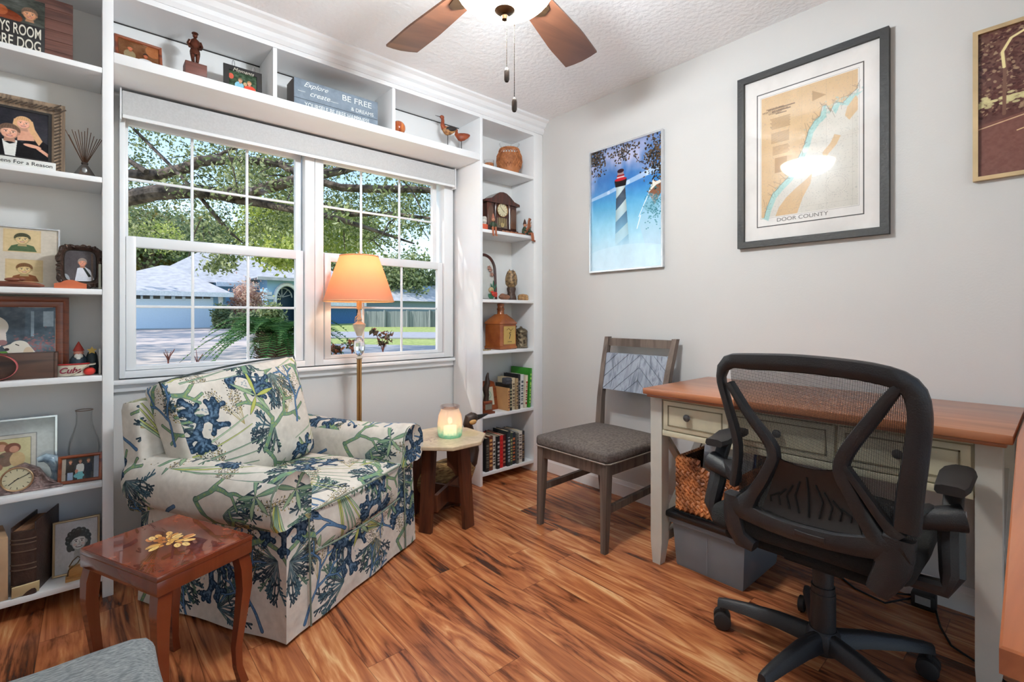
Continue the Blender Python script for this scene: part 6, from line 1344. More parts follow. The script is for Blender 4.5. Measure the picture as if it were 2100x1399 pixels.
g = G(); g.lathe([(.034, .0), (.036, .03), (.046, .07), (.050, .10), (.046, .135), (.034, .175), (.026, .205), (.0245, .24), (.027, .256), (.0255, .257), (.0225, .24), (.024, .205), (.032, .175), (.044, .135), (.048, .10), (.044, .07), (.034, .03)], seg=32); g.out('chimney', glassmat('chimney_glass', (.96, .96, .96), .12), t)
g = G(); g.tube([(.0265*math.cos(a), .0265*math.sin(a), .2565) for a in (2*PI*k/32 for k in range(32))], .0016, 6, loop=True); g.out('amber_rim', mat('amber_rim', (.50, .38, .28), .3), t)
def three():
    cv = Cv(360, 230, (.24, .24, .24)); cv.noise(.03, 5); cv.rect(0, 0, 36, 230, (.66, .62, .56)); cv.rect(310, 0, 360, 230, (.60, .62, .66))
    for x, c, p in ((80, (.22, .20, .18), (.60, .68, .78)), (175, (.86, .85, .82), (.46, .72, .74)), (255, (.17, .18, .22), (.16, .18, .20))):
        cv.poly([(x-32, 150), (x-26, 66), (x+26, 66), (x+34, 150)], c); cv.rect(x-26, 150, x+26, 230, p); cv.line([(x-30, 80), (x-40, 160)], 12, c); cv.line([(x+30, 80), (x+38, 155)], 12, c); face(cv, x, 38, 19, (.82, .58, .46), (.45, .36, .28))
    cv.ell(165, 190, 52, 26, (.45, .72, .74)); cv.ell(140, 140, 16, 18, (.80, .55, .48)); return cv.tone()
framed('group_photo_frame', 'red-brown framed photo of three people standing, at the front of the fifth left shelf', 'photo frame', .130, .104, .012, .014, REDW, imgmat('three_people_photo', three(), .25, .4), (-.028, 2.462, .4465), R(-8), R(10), style='round')
t = thing('mantel_clock', 'silvery pink filigree mantel clock with round cream dial, fifth left shelf', 'clock', (-.180, 2.470, .4465), R(-4)); FIL = mat('rose_filigree', (.66, .56, .54), .4, .35, col2=(.42, .34, .32), scale=50, bump=.9, bscale=90)
g = G(); pl = [(-.13, .0), (.10, .0), (.098, .010), (.080, .018), (.062, .035), (.05, .055), (.040, .075), (.0, .100), (-.04, .085), (-.06, .055), (-.075, .032), (-.11, .014)]; g.prism(pl, -.014, .016, 'y'); g.out('case', FIL, t)
g = G(); g.box(-.135, .105, -.022, .022, 0, .008, .002); g.tube([(.05, -.017, .06), (.066, -.017, .03), (.095, -.017, .014), (.06, -.017, .016)], .003, 6); g.out('base', FIL, t)
M_ = Matrix.Translation((-.015, -.0145, .050)) @ Matrix.Rotation(PI/2, 4, 'X')
g = G(M_); g.lathe([(.001, 0), (.040, 0), (.040, .001)] if False else [(.001, 0), (.040, 0), (.040, .002), (.001, .002)], seg=36); dl = g.out('dial', mat('cream_dial', (.84, .80, .66), .4), t)
g = G(M_); g.tube([(.041*math.cos(a), .041*math.sin(a), .003) for a in (2*PI*k/40 for k in range(40))], .003, 8, loop=True); g.out('bezel', mat('rose_gold_bezel', (.78, .64, .50), .25, .8), dl)
g = G(M_)
for k in range(12): a = 2*PI*k/12; g.bar((.029*math.cos(a), .029*math.sin(a), .0025), (.036*math.cos(a), .036*math.sin(a), .0025), .0014, .0006, up=(0, 0, 1))
g.out('hour_marks', mat('black_ink', (.10, .10, .10), .6), dl)
g = G(M_); g.bar((-.008, -.004, .0035), (.032, .016, .0035), .0016, .0008, up=(0, 0, 1)); g.bar((.004, .004, .0035), (-.022, -.018, .0035), .0024, .0008, up=(0, 0, 1)); g.out('hands', mat('black_ink', (.10, .10, .10), .6), dl)
t = thing('glass_figurine', 'clear blue-white swirled glass figurine behind the filigree clock', 'figurine', (-.118, 2.520, .4465)); g = G()
g.tube([(-.03, 0, .095), (-.01, 0, .10), (.01, 0, .088), (.022, 0, .065), (.026, 0, .035), (.02, 0, .0)], [.010, .016, .020, .020, .018, .02], 12); g.out('glass_body', mat('milky_blue_glass', (.72, .80, .84), .08, coat=.8, col2=(.32, .42, .50), scale=30), t)

# bottom shelf: albums and portrait
LEA = mat('dark_brown_leather', (.25, .17, .14), .4, var=.15, scale=30, bump=.2, bscale=120); PG = mat('aged_page_edges', (.55, .40, .28), .9, stretch=(30, 1, 1), scale=6, var=.2)
t = thing('photo_album', 'thick dark brown leather photo album standing on the bottom left shelf', 'album', (-.179, 2.437, .0855), R(-17)); t.scale = (.82, 1, .93); 
g = G(); g.box(-.042, -.036, 0, .185, 0, .262, .002); g.box(.036, .042, 0, .185, 0, .275, .002); rr = [[(.042*math.cos(a), -.012*math.sin(a)*1.0+.002, z) for a in np.linspace(0, PI, 9)] for z in (0, .245)]; g.loft([[*r_, (-.04, .006, r_[0][2]), (.04, .006, r_[0][2])] for r_ in rr]); g.out('cover', LEA, t, ang=40)
g = G(); g.box(-.036, .036, .006, .178, .004, .245); g.out('pages', PG, t)
g = G()
for z in (.04, .10, .12, .17, .20, .215): g.tube([(.0425*math.cos(a), -.0125*math.sin(a)+.002, z) for a in np.linspace(.05, PI-.05, 9)], .0025, 6)
g.out('spine_bands', mat('dull_gold_band', (.42, .34, .28), .4, .3), t)
t = thing('folder', 'pale tan folder on the bottom left shelf at the picture edge', 'folder', (-.232, 2.430, .0855), R(10))
g = G(); g.box(-.016, .016, 0, .16, 0, .218, .002); g.out('folder_body', mat('tan_card', (.76, .62, .48), .8), t)
o = tag(G().box(-.035, .035, -.022, .022, 0, .005, .001).out('envelope', mat('yellowed_envelope', (.84, .76, .58), .8), loc=(-.166, 2.44, .0858)), 'yellowed envelopes lying before the albums on the bottom left shelf', 'envelope'); o.location = (-.172, 2.421+.0, .0856); o.rotation_euler = (R(-70), 0, R(8)); o.location.z = .108
def lady():
    cv = Cv(260, 340, (.78, .78, .78)); cv.noise(.015, 4); cv.ell(140, 310, 70, 44, (.84, .84, .82))
    for a in range(14): cv.ell(140+62*math.cos(a*.45-2.9), 128+62*math.sin(a*.45-2.9), 20, 20, (.24, .25, .24)); cv.ell(136+62*math.cos(a*.45-2.9), 124+62*math.sin(a*.45-2.9), 9, 5, (.40, .41, .40), .7, a)
    cv.ell(88, 175, 20, 30, (.26, .27, .26)); cv.ell(196, 165, 20, 32, (.26, .27, .26)); cv.poly([(118, 185), (160, 185), (172, 262), (112, 262)], (.68, .68, .67)); face(cv, 144, 142, 56, (.82, .82, .80), (.24, .25, .24)); cv.ell(144, 176, 22, 8, (.45, .40, .38)); cv.ell(144, 174, 17, 4, (.94, .94, .93)); return cv.tone()
framed('portrait_frame', 'gold-edged frame with black and white portrait of a smiling woman, bottom left shelf', 'photo frame', .138, .205, .008, .012, GOLDF, imgmat('lady_photo', lady(), .3, .4), (-.040, 2.515, .0855+.0), R(-3), R(6), style='round')
t = thing('wooden_easel', 'light wooden easel block with wire rests before the smiling woman portrait', 'easel', (-.015, 2.460, .0855)); EW = wood('honey_wood', (.60, .40, .20), (.78, .58, .34), .5, 0, 6.)
g = G(); g.box(-.055, .045, -.02, .025, 0, .012, .002); g.box(-.045, .04, -.005, .02, .012, .045, .002); g.out('block', EW, t)
g = G(); g.tube([(-.05, -.01, .02), (-.045, -.018, .045), (-.02, -.012, .062), (-.012, -.005, .075), (-.02, 0, .082), (-.034, 0, .07), (-.045, 0, .05)], .002, 6); g.out('wire_rest', mat('brass_wire', (.42, .34, .22), .35, .8), t)

# ------------------------------------------------------------------ over the window
ZB = 2.1012
def twomen():
    cv = Cv(300, 190, (.42, .27, .16)); cv.noise(.06, 5); cv.ell(80, 130, 44, 46, (.56, .50, .38)); face(cv, 85, 66, 22, (.78, .44, .30), (.4, .3, .2)); cv.ell(200, 160, 60, 30, (.84, .84, .84)); face(cv, 200, 100, 20, (.70, .38, .24), (.22, .14, .1)); cv.ell(260, 40, 60, 60, (.74, .42, .22), .5); return cv.tone()
framed('framed_photo', 'brown round-cornered frame with photo of two people, left on the bridge shelf', 'photo frame', .158, .118, .013, .014, REDW, imgmat('two_people_photo', twomen(), .3, .4), (.152, 2.50, ZB), R(4), R(14), style='round')
t = thing('bronze_statuette', 'bronze statuette of a capped standing man on a wooden block, bridge shelf', 'statuette', (.345, 2.50, ZB)); BRO = mat('dark_polished_bronze', (.42, .22, .15), .3, .6, col2=(.22, .12, .08), scale=30)
g = G(); g.box(-.040, .040, -.035, .035, 0, .072, .002); g.out('plinth', wood('plinth_wood', (.30, .17, .14), (.46, .28, .24), .5, 0, 9.), t)
g = G(); g.lathe([(.001, .072), (.018, .072), (.015, .078), (.001, .079)])
for s_ in (-1, 1): g.tube([(s_*.006, -.004, .076), (s_*.008, -.003, .095), (s_*.010, 0, .118), (s_*.008, 0, .135)], [.006, .007, .009, .011], 10); g.ell((s_*.007, -.009, .080), (.006, .011, .005), seg=10); g.tube([(s_*.017, 0, .178), (s_*.024, .002, .163), (s_*.020, -.005, .148), (s_*.010, -.013, .142)], [.008, .0075, .006, .005], 8)
rr = []
for z, w, d in ((.118, .019, .015), (.130, .020, .016), (.145, .016, .013), (.165, .020, .014), (.180, .018, .012), (.188, .008, .008)): rr.append([(w*math.cos(a), d*math.sin(a), z) for a in (2*PI*k/14 for k in range(14))])
g.loft(rr); g.tube([(0, 0, .185), (0, -.001, .195)], .006, 8); g.ell((0, -.002, .202), (.0095, .011, .012), seg=14); g.ell((0, -.012, .201), (.002, .003, .003), seg=8); g.out('figure', BRO, t)
g = G(); g.ell((.0, -.001, .211), (.013, .014, .006), seg=14); g.ell((0, -.013, .208), (.010, .007, .002), seg=10); g.out('cap', BRO, t)
def moments():
    cv = Cv(260, 170, (.20, .28, .20)); cv.noise(.12, 8); cv.ell(95, 140, 42, 40, (.52, .74, .82)); face(cv, 105, 84, 22, (.82, .60, .46), (.5, .4, .3)); cv.ell(195, 150, 55, 36, (.82, .28, .20)); face(cv, 190, 92, 22, (.84, .60, .48), (.66, .5, .32)); cv.ell(20, 60, 24, 30, (.78, .34, .26)); cv.ell(150, 110, 18, 20, (.76, .62, .46)); return cv.tone()
t = framed('framed_photo', 'black hanging frame on two rings with script lettering above a family photo', 'photo frame', .158, .118, .022, .008, mat('black_gloss_frame', (.09, .08, .08), .35), imgmat('family_photo', moments(), .3, .4), (.530, 2.49, ZB), 0, R(3))
for s_ in (-.038, .045):
    g = G(); g.tube([(s_+.005*math.cos(a), -.004+.002*math.sin(a*2), .128+.017*math.sin(a)) for a in (2*PI*k/20 for k in range(20))], .0013, 6, loop=True); g.out('ring', mat('pewter', (.6, .6, .6), .3, .9), t)
textob('lettering', 'Moments', .024, mat('silver_script', (.80, .78, .72), .3, .4), t, (.0, -.010, .100), ext=.001, shear=.4, sx=.95)
t = thing('block_sign', 'grey-blue painted block sign with white words BE FREE on the bridge shelf', 'sign', (.965, 2.47, ZB)); GBL = mat('slate_blue_paint', (.47, .52, .57), .7, var=.08, scale=30, bump=.3, bscale=60)
g = G(); g.box(-.218, .218, 0, .11, 0, .145, .001); g.out('block', mat('dark_block_side', (.34, .31, .30), .8), t)
for z0, z1 in ((.001, .0465), (.048, .144)): G().box(-.2178, .2178, -.004, -.0003, z0, z1, .001).out('front_board', GBL, t)
WP = mat('white_sign_paint', (.86, .87, .86), .7)
for body, sz, x, z, sh_, al, sx in (('Explore', .034, -.115, .122, .5, 'CENTER', 1.1), ('create', .036, -.095, .082, .35, 'CENTER', 1.1), ('BE FREE', .042, .100, .112, 0, 'CENTER', 1.15), ('& DREAMS', .027, .130, .066, 0, 'CENTER', 1.0), ('YOURSELF BE FREE HAPPINESS', .032, 0, .023, 0, 'CENTER', .78)):
    textob('lettering', body, sz, WP, t, (x, -.0045, z), ext=.0006, shear=sh_, align=al, sx=sx)
g = G(); g.box(-.20, -.165, -.0047, -.0041, .083, .0845); g.box(-.05, .0, -.0047, -.0041, .074, .0755); g.out('painted_line', WP, t)
t = thing('striped_ball', 'orange and amber streaked glass globe on a black stand, bridge shelf', 'ornament', (1.330, 2.51, ZB))
g = G(); g.ell((0, 0, .055), (.040, .040, .040), seg=28); g.out('globe', mat('amber_streaked_glass', (.85, .50, .24), .15, coat=.6, col2=(.56, .20, .10), scale=8, stretch=(5, 5, .6)), t)
g = G(); g.lathe([(.001, 0), (.052, 0), (.050, .006), (.030, .018), (.018, .022), (.001, .022)]); g.out('stand', mat('black_stand', (.08, .07, .07), .4), t)
def shorebird(label, loc, s, long_, rz):
    t = thing('wooden_shorebird', label, 'bird carving', loc, rz); OR = mat('burnt_orange_wood', (.66, .32, .16), .5, col2=(.46, .19, .10), scale=20, bump=.2); SP = mat('speckled_breast', (.76, .56, .34), .6, col2=(.46, .26, .14), scale=60)
    H_ = .09*s
    g = G(); rr = []
    for x, r_, z in ((-.052, .004, .024), (-.04, .013, .020), (-.02, .021, .014), (.0, .024, .010), (.015, .020, .012), (.026, .010, .018)): rr.append([(x*s, r_*.7*s*math.cos(a), H_+z*s+r_*s*math.sin(a)) for a in (2*PI*k/14 for k in range(14))])
    g.loft(rr); g.out('body', SP if long_ else OR, t)
    g = G(); k_ = 1 if long_ else .45
    g.tube([(.016*s, 0, H_+.018*s), (.026*s, 0, H_+.018*s+.02*s*k_), (.024*s, 0, H_+.018*s+.04*s*k_), (.026*s, 0, H_+.02*s+.052*s*k_)], [.015*s, .011*s, .0085*s, .008*s], 10); g.ell((.028*s, 0, H_+.024*s+.052*s*k_), (.012*s, .009*s, .010*s), seg=14); hd = g.out('head', OR, t)
    G().cyl((.038*s, 0, H_+.024*s+.052*s*k_), (.065*s, 0, H_+.026*s+.052*s*k_), .0022*s, .0008*s, 8).out('bill', mat('black_beak', (.08, .07, .07), .35), hd)
    if long_:
        g = G()
        for q in (-1, 1): g.ell((-.018*s, q*.013*s, H_+.020*s), (.032*s, .005*s, .013*s), rot=(0, R(14), 0), seg=12)
        g.out('wing', mat('black_wing', (.14, .11, .10), .5), t)
    G().cyl((-.004*s, 0, .004), (-.004*s, 0, H_-.005*s), .0022).out('leg', mat('black_wire', (.07, .06, .06), .5), t)
    G().lathe([(.001, 0), (.022, 0), (.020, .005), (.001, .006)]).out('base', OW, t)
shorebird('taller carved shorebird with black wing and speckled breast on the bridge shelf', (1.655, 2.50, ZB), 1.18, 1, R(168))
shorebird('shorter plain orange carved shorebird at the right end of the bridge shelf', (1.772, 2.52, ZB), 1.12, 0, R(150))

# ------------------------------------------------------------------ right bookcase
t = thing('candle_vase', 'glass hurricane vase wrapped in orange woven rattan, top right shelf', 'vase', (2.175, 2.515, 2.0455)); RAT = mat('orange_rattan', (.80, .52, .32), .6, col2=(.56, .32, .18), scale=40)
pr = [(.045, .0), (.052, .008), (.062, .03), (.082, .06), (.089, .095), (.086, .13), (.072, .16), (.062, .178)]
g = G(); g.lathe([(r_*.96, z) for r_, z in pr]+[(.058, .19), (.072, .215), (.070, .215), (.054, .19)], seg=30); g.out('glass_liner', glassmat('chimney_glass', (.96, .96, .96), .12), t)
g = G()
for k in range(26):
    for d_ in (-1, 1): g.tube([(r_*math.cos(2*PI*k/26+d_*i*.22), r_*math.sin(2*PI*k/26+d_*i*.22), z) for i, (r_, z) in enumerate(pr)], .0024, 5)
for z, r_ in ((.004, .05), (.165, .071), (.176, .066)): g.tube([(r_*math.cos(a), r_*math.sin(a), z) for a in (2*PI*k/30 for k in range(30))], .005, 6, loop=True)
g.out('rattan_weave', RAT, t)
g = G(); g.lathe([(.001, .002), (.058, .002), (.078, .06), (.085, .095), (.080, .14), (.001, .16)]); g.out('candle', mat('amber_wax', (.70, .44, .26), .6), t)
t = thing('small_jar', 'small glass jar with rattan band left of the woven vase', 'jar', (1.985, 2.50, 2.0455))
g = G(); g.lathe([(.030, 0), (.034, .004), (.034, .06), (.031, .062), (.031, .004)]); g.out('glass', glassmat('chimney_glass', (.96, .96, .96), .12), t)
g = G(); g.lathe([(.001, .004), (.0305, .004), (.0305, .040), (.001, .042)]); g.out('filling', RAT, t)
# mantel clock
CW = wood('dark_walnut_case', (.16, .07, .05), (.32, .15, .10), .3, 2, 7., .4)
t = thing('pendulum_clock', 'dark walnut mantel clock with domed top, brass pendulum and cream dial', 'clock', (2.095, 2.535, 1.6325))
def arch(w, h, hs, n=12): return [(-w, 0), (w, 0), (w, hs)]+[(w*math.cos(PI*k/n), hs+(h-hs)*math.sin(PI*k/n)) for k in range(1, n)]+[(-w, hs)]
g = G(); g.box(-.150, .150, -.055, .055, 0, .018, .003); g.box(-.140, .140, -.048, .050, .018, .030, .002); g.out('base', CW, t)
g = G(); g.prism([(-.128, .03), (.128, .03), (.128, .205), (.06, .240), (-.06, .240), (-.128, .205)], -.038, .048, 'y'); g.out('case', CW, t, smooth=False)
g = G(); g.prism([(-.150, .200), (.150, .200), (.148, .215), (.10, .228), (.06, .258), (.03, .275), (0, .280), (-.03, .275), (-.06, .258), (-.10, .228), (-.148, .215)], -.052, .052, 'y'); g.out('pediment', CW, t, ang=40)
g = G(); g.tube([(x, -.042, .035+z) for x, z in arch(.062, .20, .14)], .007, 6, loop=True); g.out('arched_moulding', CW, t)
for s_ in (-1, 1): g = G(); g.prism([(s_*.098+x*.4, .045+z*.75) for x, z in arch(.055, .18, .13)], -.0405, -.037, 'y'); g.out('side_window', mat('smoky_brown_pane', (.40, .28, .22), .15, coat=.5), t)
M_ = Matrix.Translation((0, -.040, .160)) @ Matrix.Rotation(PI/2, 4, 'X')
g = G(M_); g.lathe([(.001, 0), (.044, 0), (.044, .003), (.001, .003)], seg=36); dl = g.out('dial', mat('cream_dial', (.84, .80, .66), .4), t)
g = G(M_); g.tube([(.045*math.cos(a), .045*math.sin(a), .003) for a in (2*PI*k/40 for k in range(40))], .0025, 8, loop=True); g.out('bezel', BRASS, dl)
g = G(M_)
for k in range(12): a = 2*PI*k/12; g.bar((.032*math.cos(a), .032*math.sin(a), .0035), (.041*math.cos(a), .041*math.sin(a), .0035), .0022, .0006, up=(0, 0, 1))
g.bar((0, 0, .0045), (-.024, .026, .0045), .002, .0008, up=(0, 0, 1)); g.bar((0, 0, .0045), (.018, -.012, .0045), .0024, .0008, up=(0, 0, 1)); g.out('hands', mat('black_ink', (.10, .10, .10), .6), dl)
g = G(); g.box(-.044, .044, -.0392, -.0378, .040, .105); g.out('pendulum_window', mat('brown_grey_interior', (.46, .40, .34), .25), t)
g = G()
for x in (-.03, -.015, .0, .015, .03): g.cyl((x, -.042, .055), (x, -.042, .108), .003, seg=8)
g.cyl((0, -.043, .06), (0, -.041, .06), .016, seg=20); g.out('pendulum', mat('bright_brass', (.85, .76, .56), .2, .9), t)
# elves and oddments
def elf(label, loc, rz, c1, c2, legs_up=0):
    t = thing('elf_figurine', label, 'figurine', loc, rz); s_ = .9
    g = G(); g.tube([(0, 0, .012), (0, .0, .035), (0, -.004, .055)], [.017, .015, .010], 12); g.out('tunic', mat('green_tunic', c1, .7), t)
    g = G(); g.ell((0, -.006, .070), (.012, .012, .014), seg=14); g.ell((0, -.018, .069), (.003, .004, .003), seg=8); g.out('head', mat('elf_skin', (.76, .54, .42), .6), t)
    g = G(); g.lathe([(.013, .0), (.011, .010), (.006, .026), (.001, .038)], (0, -.004, .074), 12); g.out('cap', mat(c2[0], c2[1], .7), t)
    for q in (-1, 1):
        g = G()
        if legs_up: g.tube([(q*.007, -.006, .016), (q*.012, -.03, .05), (q*.010, -.034, .095), (q*.010, -.042, .112)], [.008, .007, .006, .008], 8)
        else: g.tube([(q*.007, -.006, .014), (q*.010, -.028, .016), (q*.010, -.032, -.012), (q*.010, -.034, -.034), (q*.010, -.046, -.038)], [.008, .007, .006, .006, .006], 8)
        g.out('leg', mat('brown_hose', (.62, .36, .24), .7), t)
        g = G(); g.tube([(q*.014, -.002, .048), (q*.024, -.008, .034), (q*.016, -.020, .026)], [.006, .005, .005], 8); g.out('arm', mat('green_tunic', c1, .7), t)
elf('seated elf in dark green with legs hanging over the shelf, left of clock', (1.968, 2.438, 1.6335), R(-20), (.22, .28, .20), ('brown_cap', (.60, .36, .28)))
elf('elf lying back with legs raised, at the right end of the clock shelf', (2.245, 2.440, 1.6335), R(35), (.22, .36, .18), ('dark_brown_cap', (.28, .16, .12)), 1)
elf('small elf crouching beside the raised-leg elf, at the shelf corner', (2.288, 2.442, 1.6335), R(20), (.16, .32, .24), ('tan_cap', (.66, .48, .34)))
t = thing('striped_box', 'black and white striped trinket on an orange block at the left end of clock shelf', 'trinket', (1.905, 2.450, 1.6325)); G().box(-.025, .020, -.015, .02, 0, .035, .002).out('orange_block', mat('orange_block_paint', (.78, .34, .22), .6), t)
g = G(); g.lathe([(.014, .035), (.018, .05), (.018, .075), (.013, .085), (.001, .085)], seg=16); g.out('striped_cup', mat('zebra_stripe', (.90, .88, .84), .5, col2=(.10, .10, .10), scale=26, stretch=(.4, .4, 2.4)), t)
ST = mat('copper_pebble', (.66, .42, .30), .4)
for k in range(15):
    o = G().ell((0, 0, .0065), (.0085, .0065, .0065), seg=8).out('pebble', ST, loc=(2.055+.0135*k, 2.440+.004*math.sin(k*2.1), 1.6325)); tag(o, 'small copper-coloured pebble in the row before the walnut clock', 'pebble', 'copper pebbles in a row before the walnut clock')
# arched mirror and ornaments
t = thing('arched_plaque', 'arched dark wooden frame with pale panel and orchid blossoms, third right shelf', 'plaque', (1.972, 2.520, 1.1865), 0, rx=R(-4))
A_ = arch(.085, .295, .20); g = G(); g.tube([(x, 0, z) for x, z in arch(.088, .300, .20, 20)], .011, 8, loop=True); g.out('arched_frame', CW, t)
g = G(); g.prism([(x, z) for x, z in A_], .0, .006, 'y'); g.out('pale_panel', mat('pale_panel', (.78, .78, .76), .4), t)
for x, z in ((.035, .215), (.055, .17), (.045, .20)): g = G(); [g.ell((x+.010*math.cos(a), -.010, z+.008*math.sin(a)), (.008, .004, .006), rot=(0, -a, 0), seg=8) for a in (2*PI*k/5 for k in range(5))]; g.out('blossom', mat('dusky_blossom', (.62, .46, .40), .6), t)
g = G(); [g.ell((.05+.012*k, -.012, .08+.02*(k % 2)), (.006, .003, .032), rot=(0, R(-20+25*k), 0), seg=8) for k in range(3)]; g.out('leaf', mat('deep_green_leaf', (.16, .38, .28), .5), t)
t = thing('owl_figurine', 'brown speckled owl figurine perched on a dark stump, third right shelf', 'figurine', (2.180, 2.500, 1.1865)); OWL = mat('speckled_owl', (.66, .54, .38), .35, col2=(.26, .18, .11), scale=60, bump=.5, bscale=80)
g = G(); g.lathe([(.001, .085), (.024, .088), (.040, .11), (.043, .14), (.038, .17), (.030, .19), (.026, .20), (.012, .205), (.001, .205)], seg=20); g.out('body', OWL, t)
g = G()
for q in (-1, 1): g.lathe([(.008, 0), (.001, .016)], (q*.016, 0, .198), 8); g.ell((q*.010, -.026, .182), (.008, .004, .008), seg=10)
g.out('ear_tufts', OWL, t)
g = G(); g.lathe([(.001, 0), (.038, 0), (.034, .02), (.026, .05), (.032, .075), (.030, .088), (.001, .088)], seg=14); g.out('stump', mat('dark_stump', (.26, .18, .14), .5, bump=.8, bscale=50), t)
t = thing('flower_ornament', 'green leaves, red rose and tan shell ornament at the left of the owl shelf', 'ornament', (1.985, 2.450, 1.1865))
g = G(); [g.ell((.012*math.cos(a*1.9), .010*math.sin(a*1.9), .026+.004*a), (.016-.001*a, .014-.001*a, .012), rot=(.3*a, .2*a, 0), seg=10) for a in range(6)]; g.out('rose', mat('rose_red', (.76, .22, .16), .5), t)
g = G(); [g.ell((-.034+.012*k, 0, .020+.004*(k % 2)), (.012, .006, .018), rot=(0, R(-30+30*k), 0), seg=8) for k in range(3)]; g.out('leaf', mat('deep_green_leaf', (.16, .38, .28), .5), t)
g = G(); g.ell((-.008, .018, .062), (.022, .014, .020), seg=12); g.out('shell', mat('tan_shell', (.70, .60, .44), .4), t)
t = thing('brown_snail_shell', 'rounded brown shell-like stone between the rose ornament and owl', 'stone', (2.080, 2.455, 1.1865)); g = G(); g.ell((0, 0, .018), (.048, .024, .020), seg=20); g.ell((-.015, 0, .030), (.022, .016, .012), seg=14); g.out('stone_body', mat('brown_stone', (.52, .34, .24), .5, var=.2, scale=20), t)
t = thing('trinket_box', 'oval golden trinket box right of the owl figurine', 'trinket box', (2.262, 2.470, 1.1865))
g = G(); g.lathe([(.001, 0), (.040, 0), (.044, .01), (.042, .022), (.001, .023)], sx=1, sy=.7); g.out('box', mat('golden_tan', (.76, .60, .40), .4, col2=(.5, .34, .2), scale=40), t)
g = G(); g.lathe([(.042, .023), (.044, .028), (.034, .040), (.001, .046)], sx=1, sy=.7); g.out('lid', mat('golden_tan', (.76, .60, .40), .4, col2=(.5, .34, .2), scale=40), t)
# bottle shelf
BOT = mat('amber_stoneware', (.66, .38, .18), .22, coat=.5, col2=(.52, .26, .12), scale=8)
t = thing('whiskey_bottle', 'square amber stoneware bottle with tan label, fourth right shelf', 'bottle', (2.095, 2.512, .8555), R(8))
def rsq(w, c_, z): return [(sx*(w-(c_ if q else 0)), sy*(w-(0 if q else c_)), z) for sx, sy, q in ((1, -1, 0), (1, 1, 0), (1, 1, 1), (-1, 1, 1), (-1, 1, 0), (-1, -1, 0), (-1, -1, 1), (1, -1, 1))]
g = G(); g.loft([rsq(.078, .012, 0), rsq(.085, .014, .006), rsq(.085, .014, .018), rsq(.080, .014, .024), rsq(.080, .014, .165), rsq(.085, .014, .17), rsq(.084, .014, .18), rsq(.060, .014, .21), rsq(.034, .010, .235)]); g.lathe([(.030, .23), (.024, .24), (.024, .262), (.027, .266), (.027, .272), (.022, .278), (.022, .290), (.025, .294), (.024, .306), (.001, .310)]); g.out('bottle_body', BOT, t)
g = G(); g.box(-.058, .058, -.0815, -.0798, .035, .155); lb_ = g.out('label', mat('tan_label', (.78, .64, .36), .5), t)
g = G(); g.tube([(-.03, -.083, .13), (-.01, -.083, .14), (.01, -.083, .125), (.03, -.083, .137)], .0012, 5); g.tube([(-.004, -.083, .07), (.006, -.083, .10), (-.006, -.083, .11), (.01, -.083, .115)], .002, 5); g.box(-.02, .02, -.0825, -.0815, .05, .053); g.out('label_drawing', mat('black_ink', (.10, .10, .10), .6), lb_)
t = thing('beer_stein', 'embossed pewter lidded stein right of the amber bottle', 'stein', (2.270, 2.500, .8555)); SPW = mat('embossed_pewter', (.56, .50, .40), .35, .6, col2=(.24, .20, .15), scale=60, bump=1., bscale=70)
g = G(); g.lathe([(.001, 0), (.046, 0), (.048, .006), (.044, .014), (.046, .06), (.043, .105), (.045, .112), (.001, .113)], seg=26); g.out('stein_body', SPW, t)
g = G(); g.lathe([(.046, .113), (.044, .122), (.030, .134), (.010, .140), (.008, .148), (.001, .152)], seg=24); g.out('lid', SPW, t)
g = G(); g.tube([(-.040, 0, .10), (-.068, 0, .105), (-.078, 0, .07), (-.062, 0, .035), (-.044, 0, .025)], .005, 8); g.tube([(-.045, 0, .115), (-.05, 0, .135), (-.042, 0, .155)], .004, 8); g.out('handle', SPW, t)
def tealprint():
    cv = Cv(120, 200, (.42, .44, .42)); cv.rect(0, 0, 120, 26, (.12, .12, .14)); cv.rect(0, 26, 120, 90, (.50, .66, .66)); cv.noise(.05, 8)
    for _ in range(60): cv.ell(random.gauss(60, 40), random.gauss(75, 12), 8, 5, (.16, .28, .20), .9, random.random()*3)
    return cv
o = G().box(-.055, .045, -.006, .006, 0, .245, .002).out('book', imgmat('teal_cover', tealprint(), .3, .3), uv=(0, -.055, .045, 2, 0, .245), loc=(1.945, 2.600, .8555)); tag(o, 'upright book with dark band and teal palm cover behind the amber bottle', 'book')
t = thing('brass_chips', 'small pile of brassy chips left of the amber bottle', 'trinket', (1.935, 2.450, .8555)); g = G(); [g.ell((.012*k-.03, .004*(k % 2), .004), (.009, .006, .004), seg=8) for k in range(5)]; g.out('chips', mat('bright_brass', (.85, .76, .56), .2, .9), t)

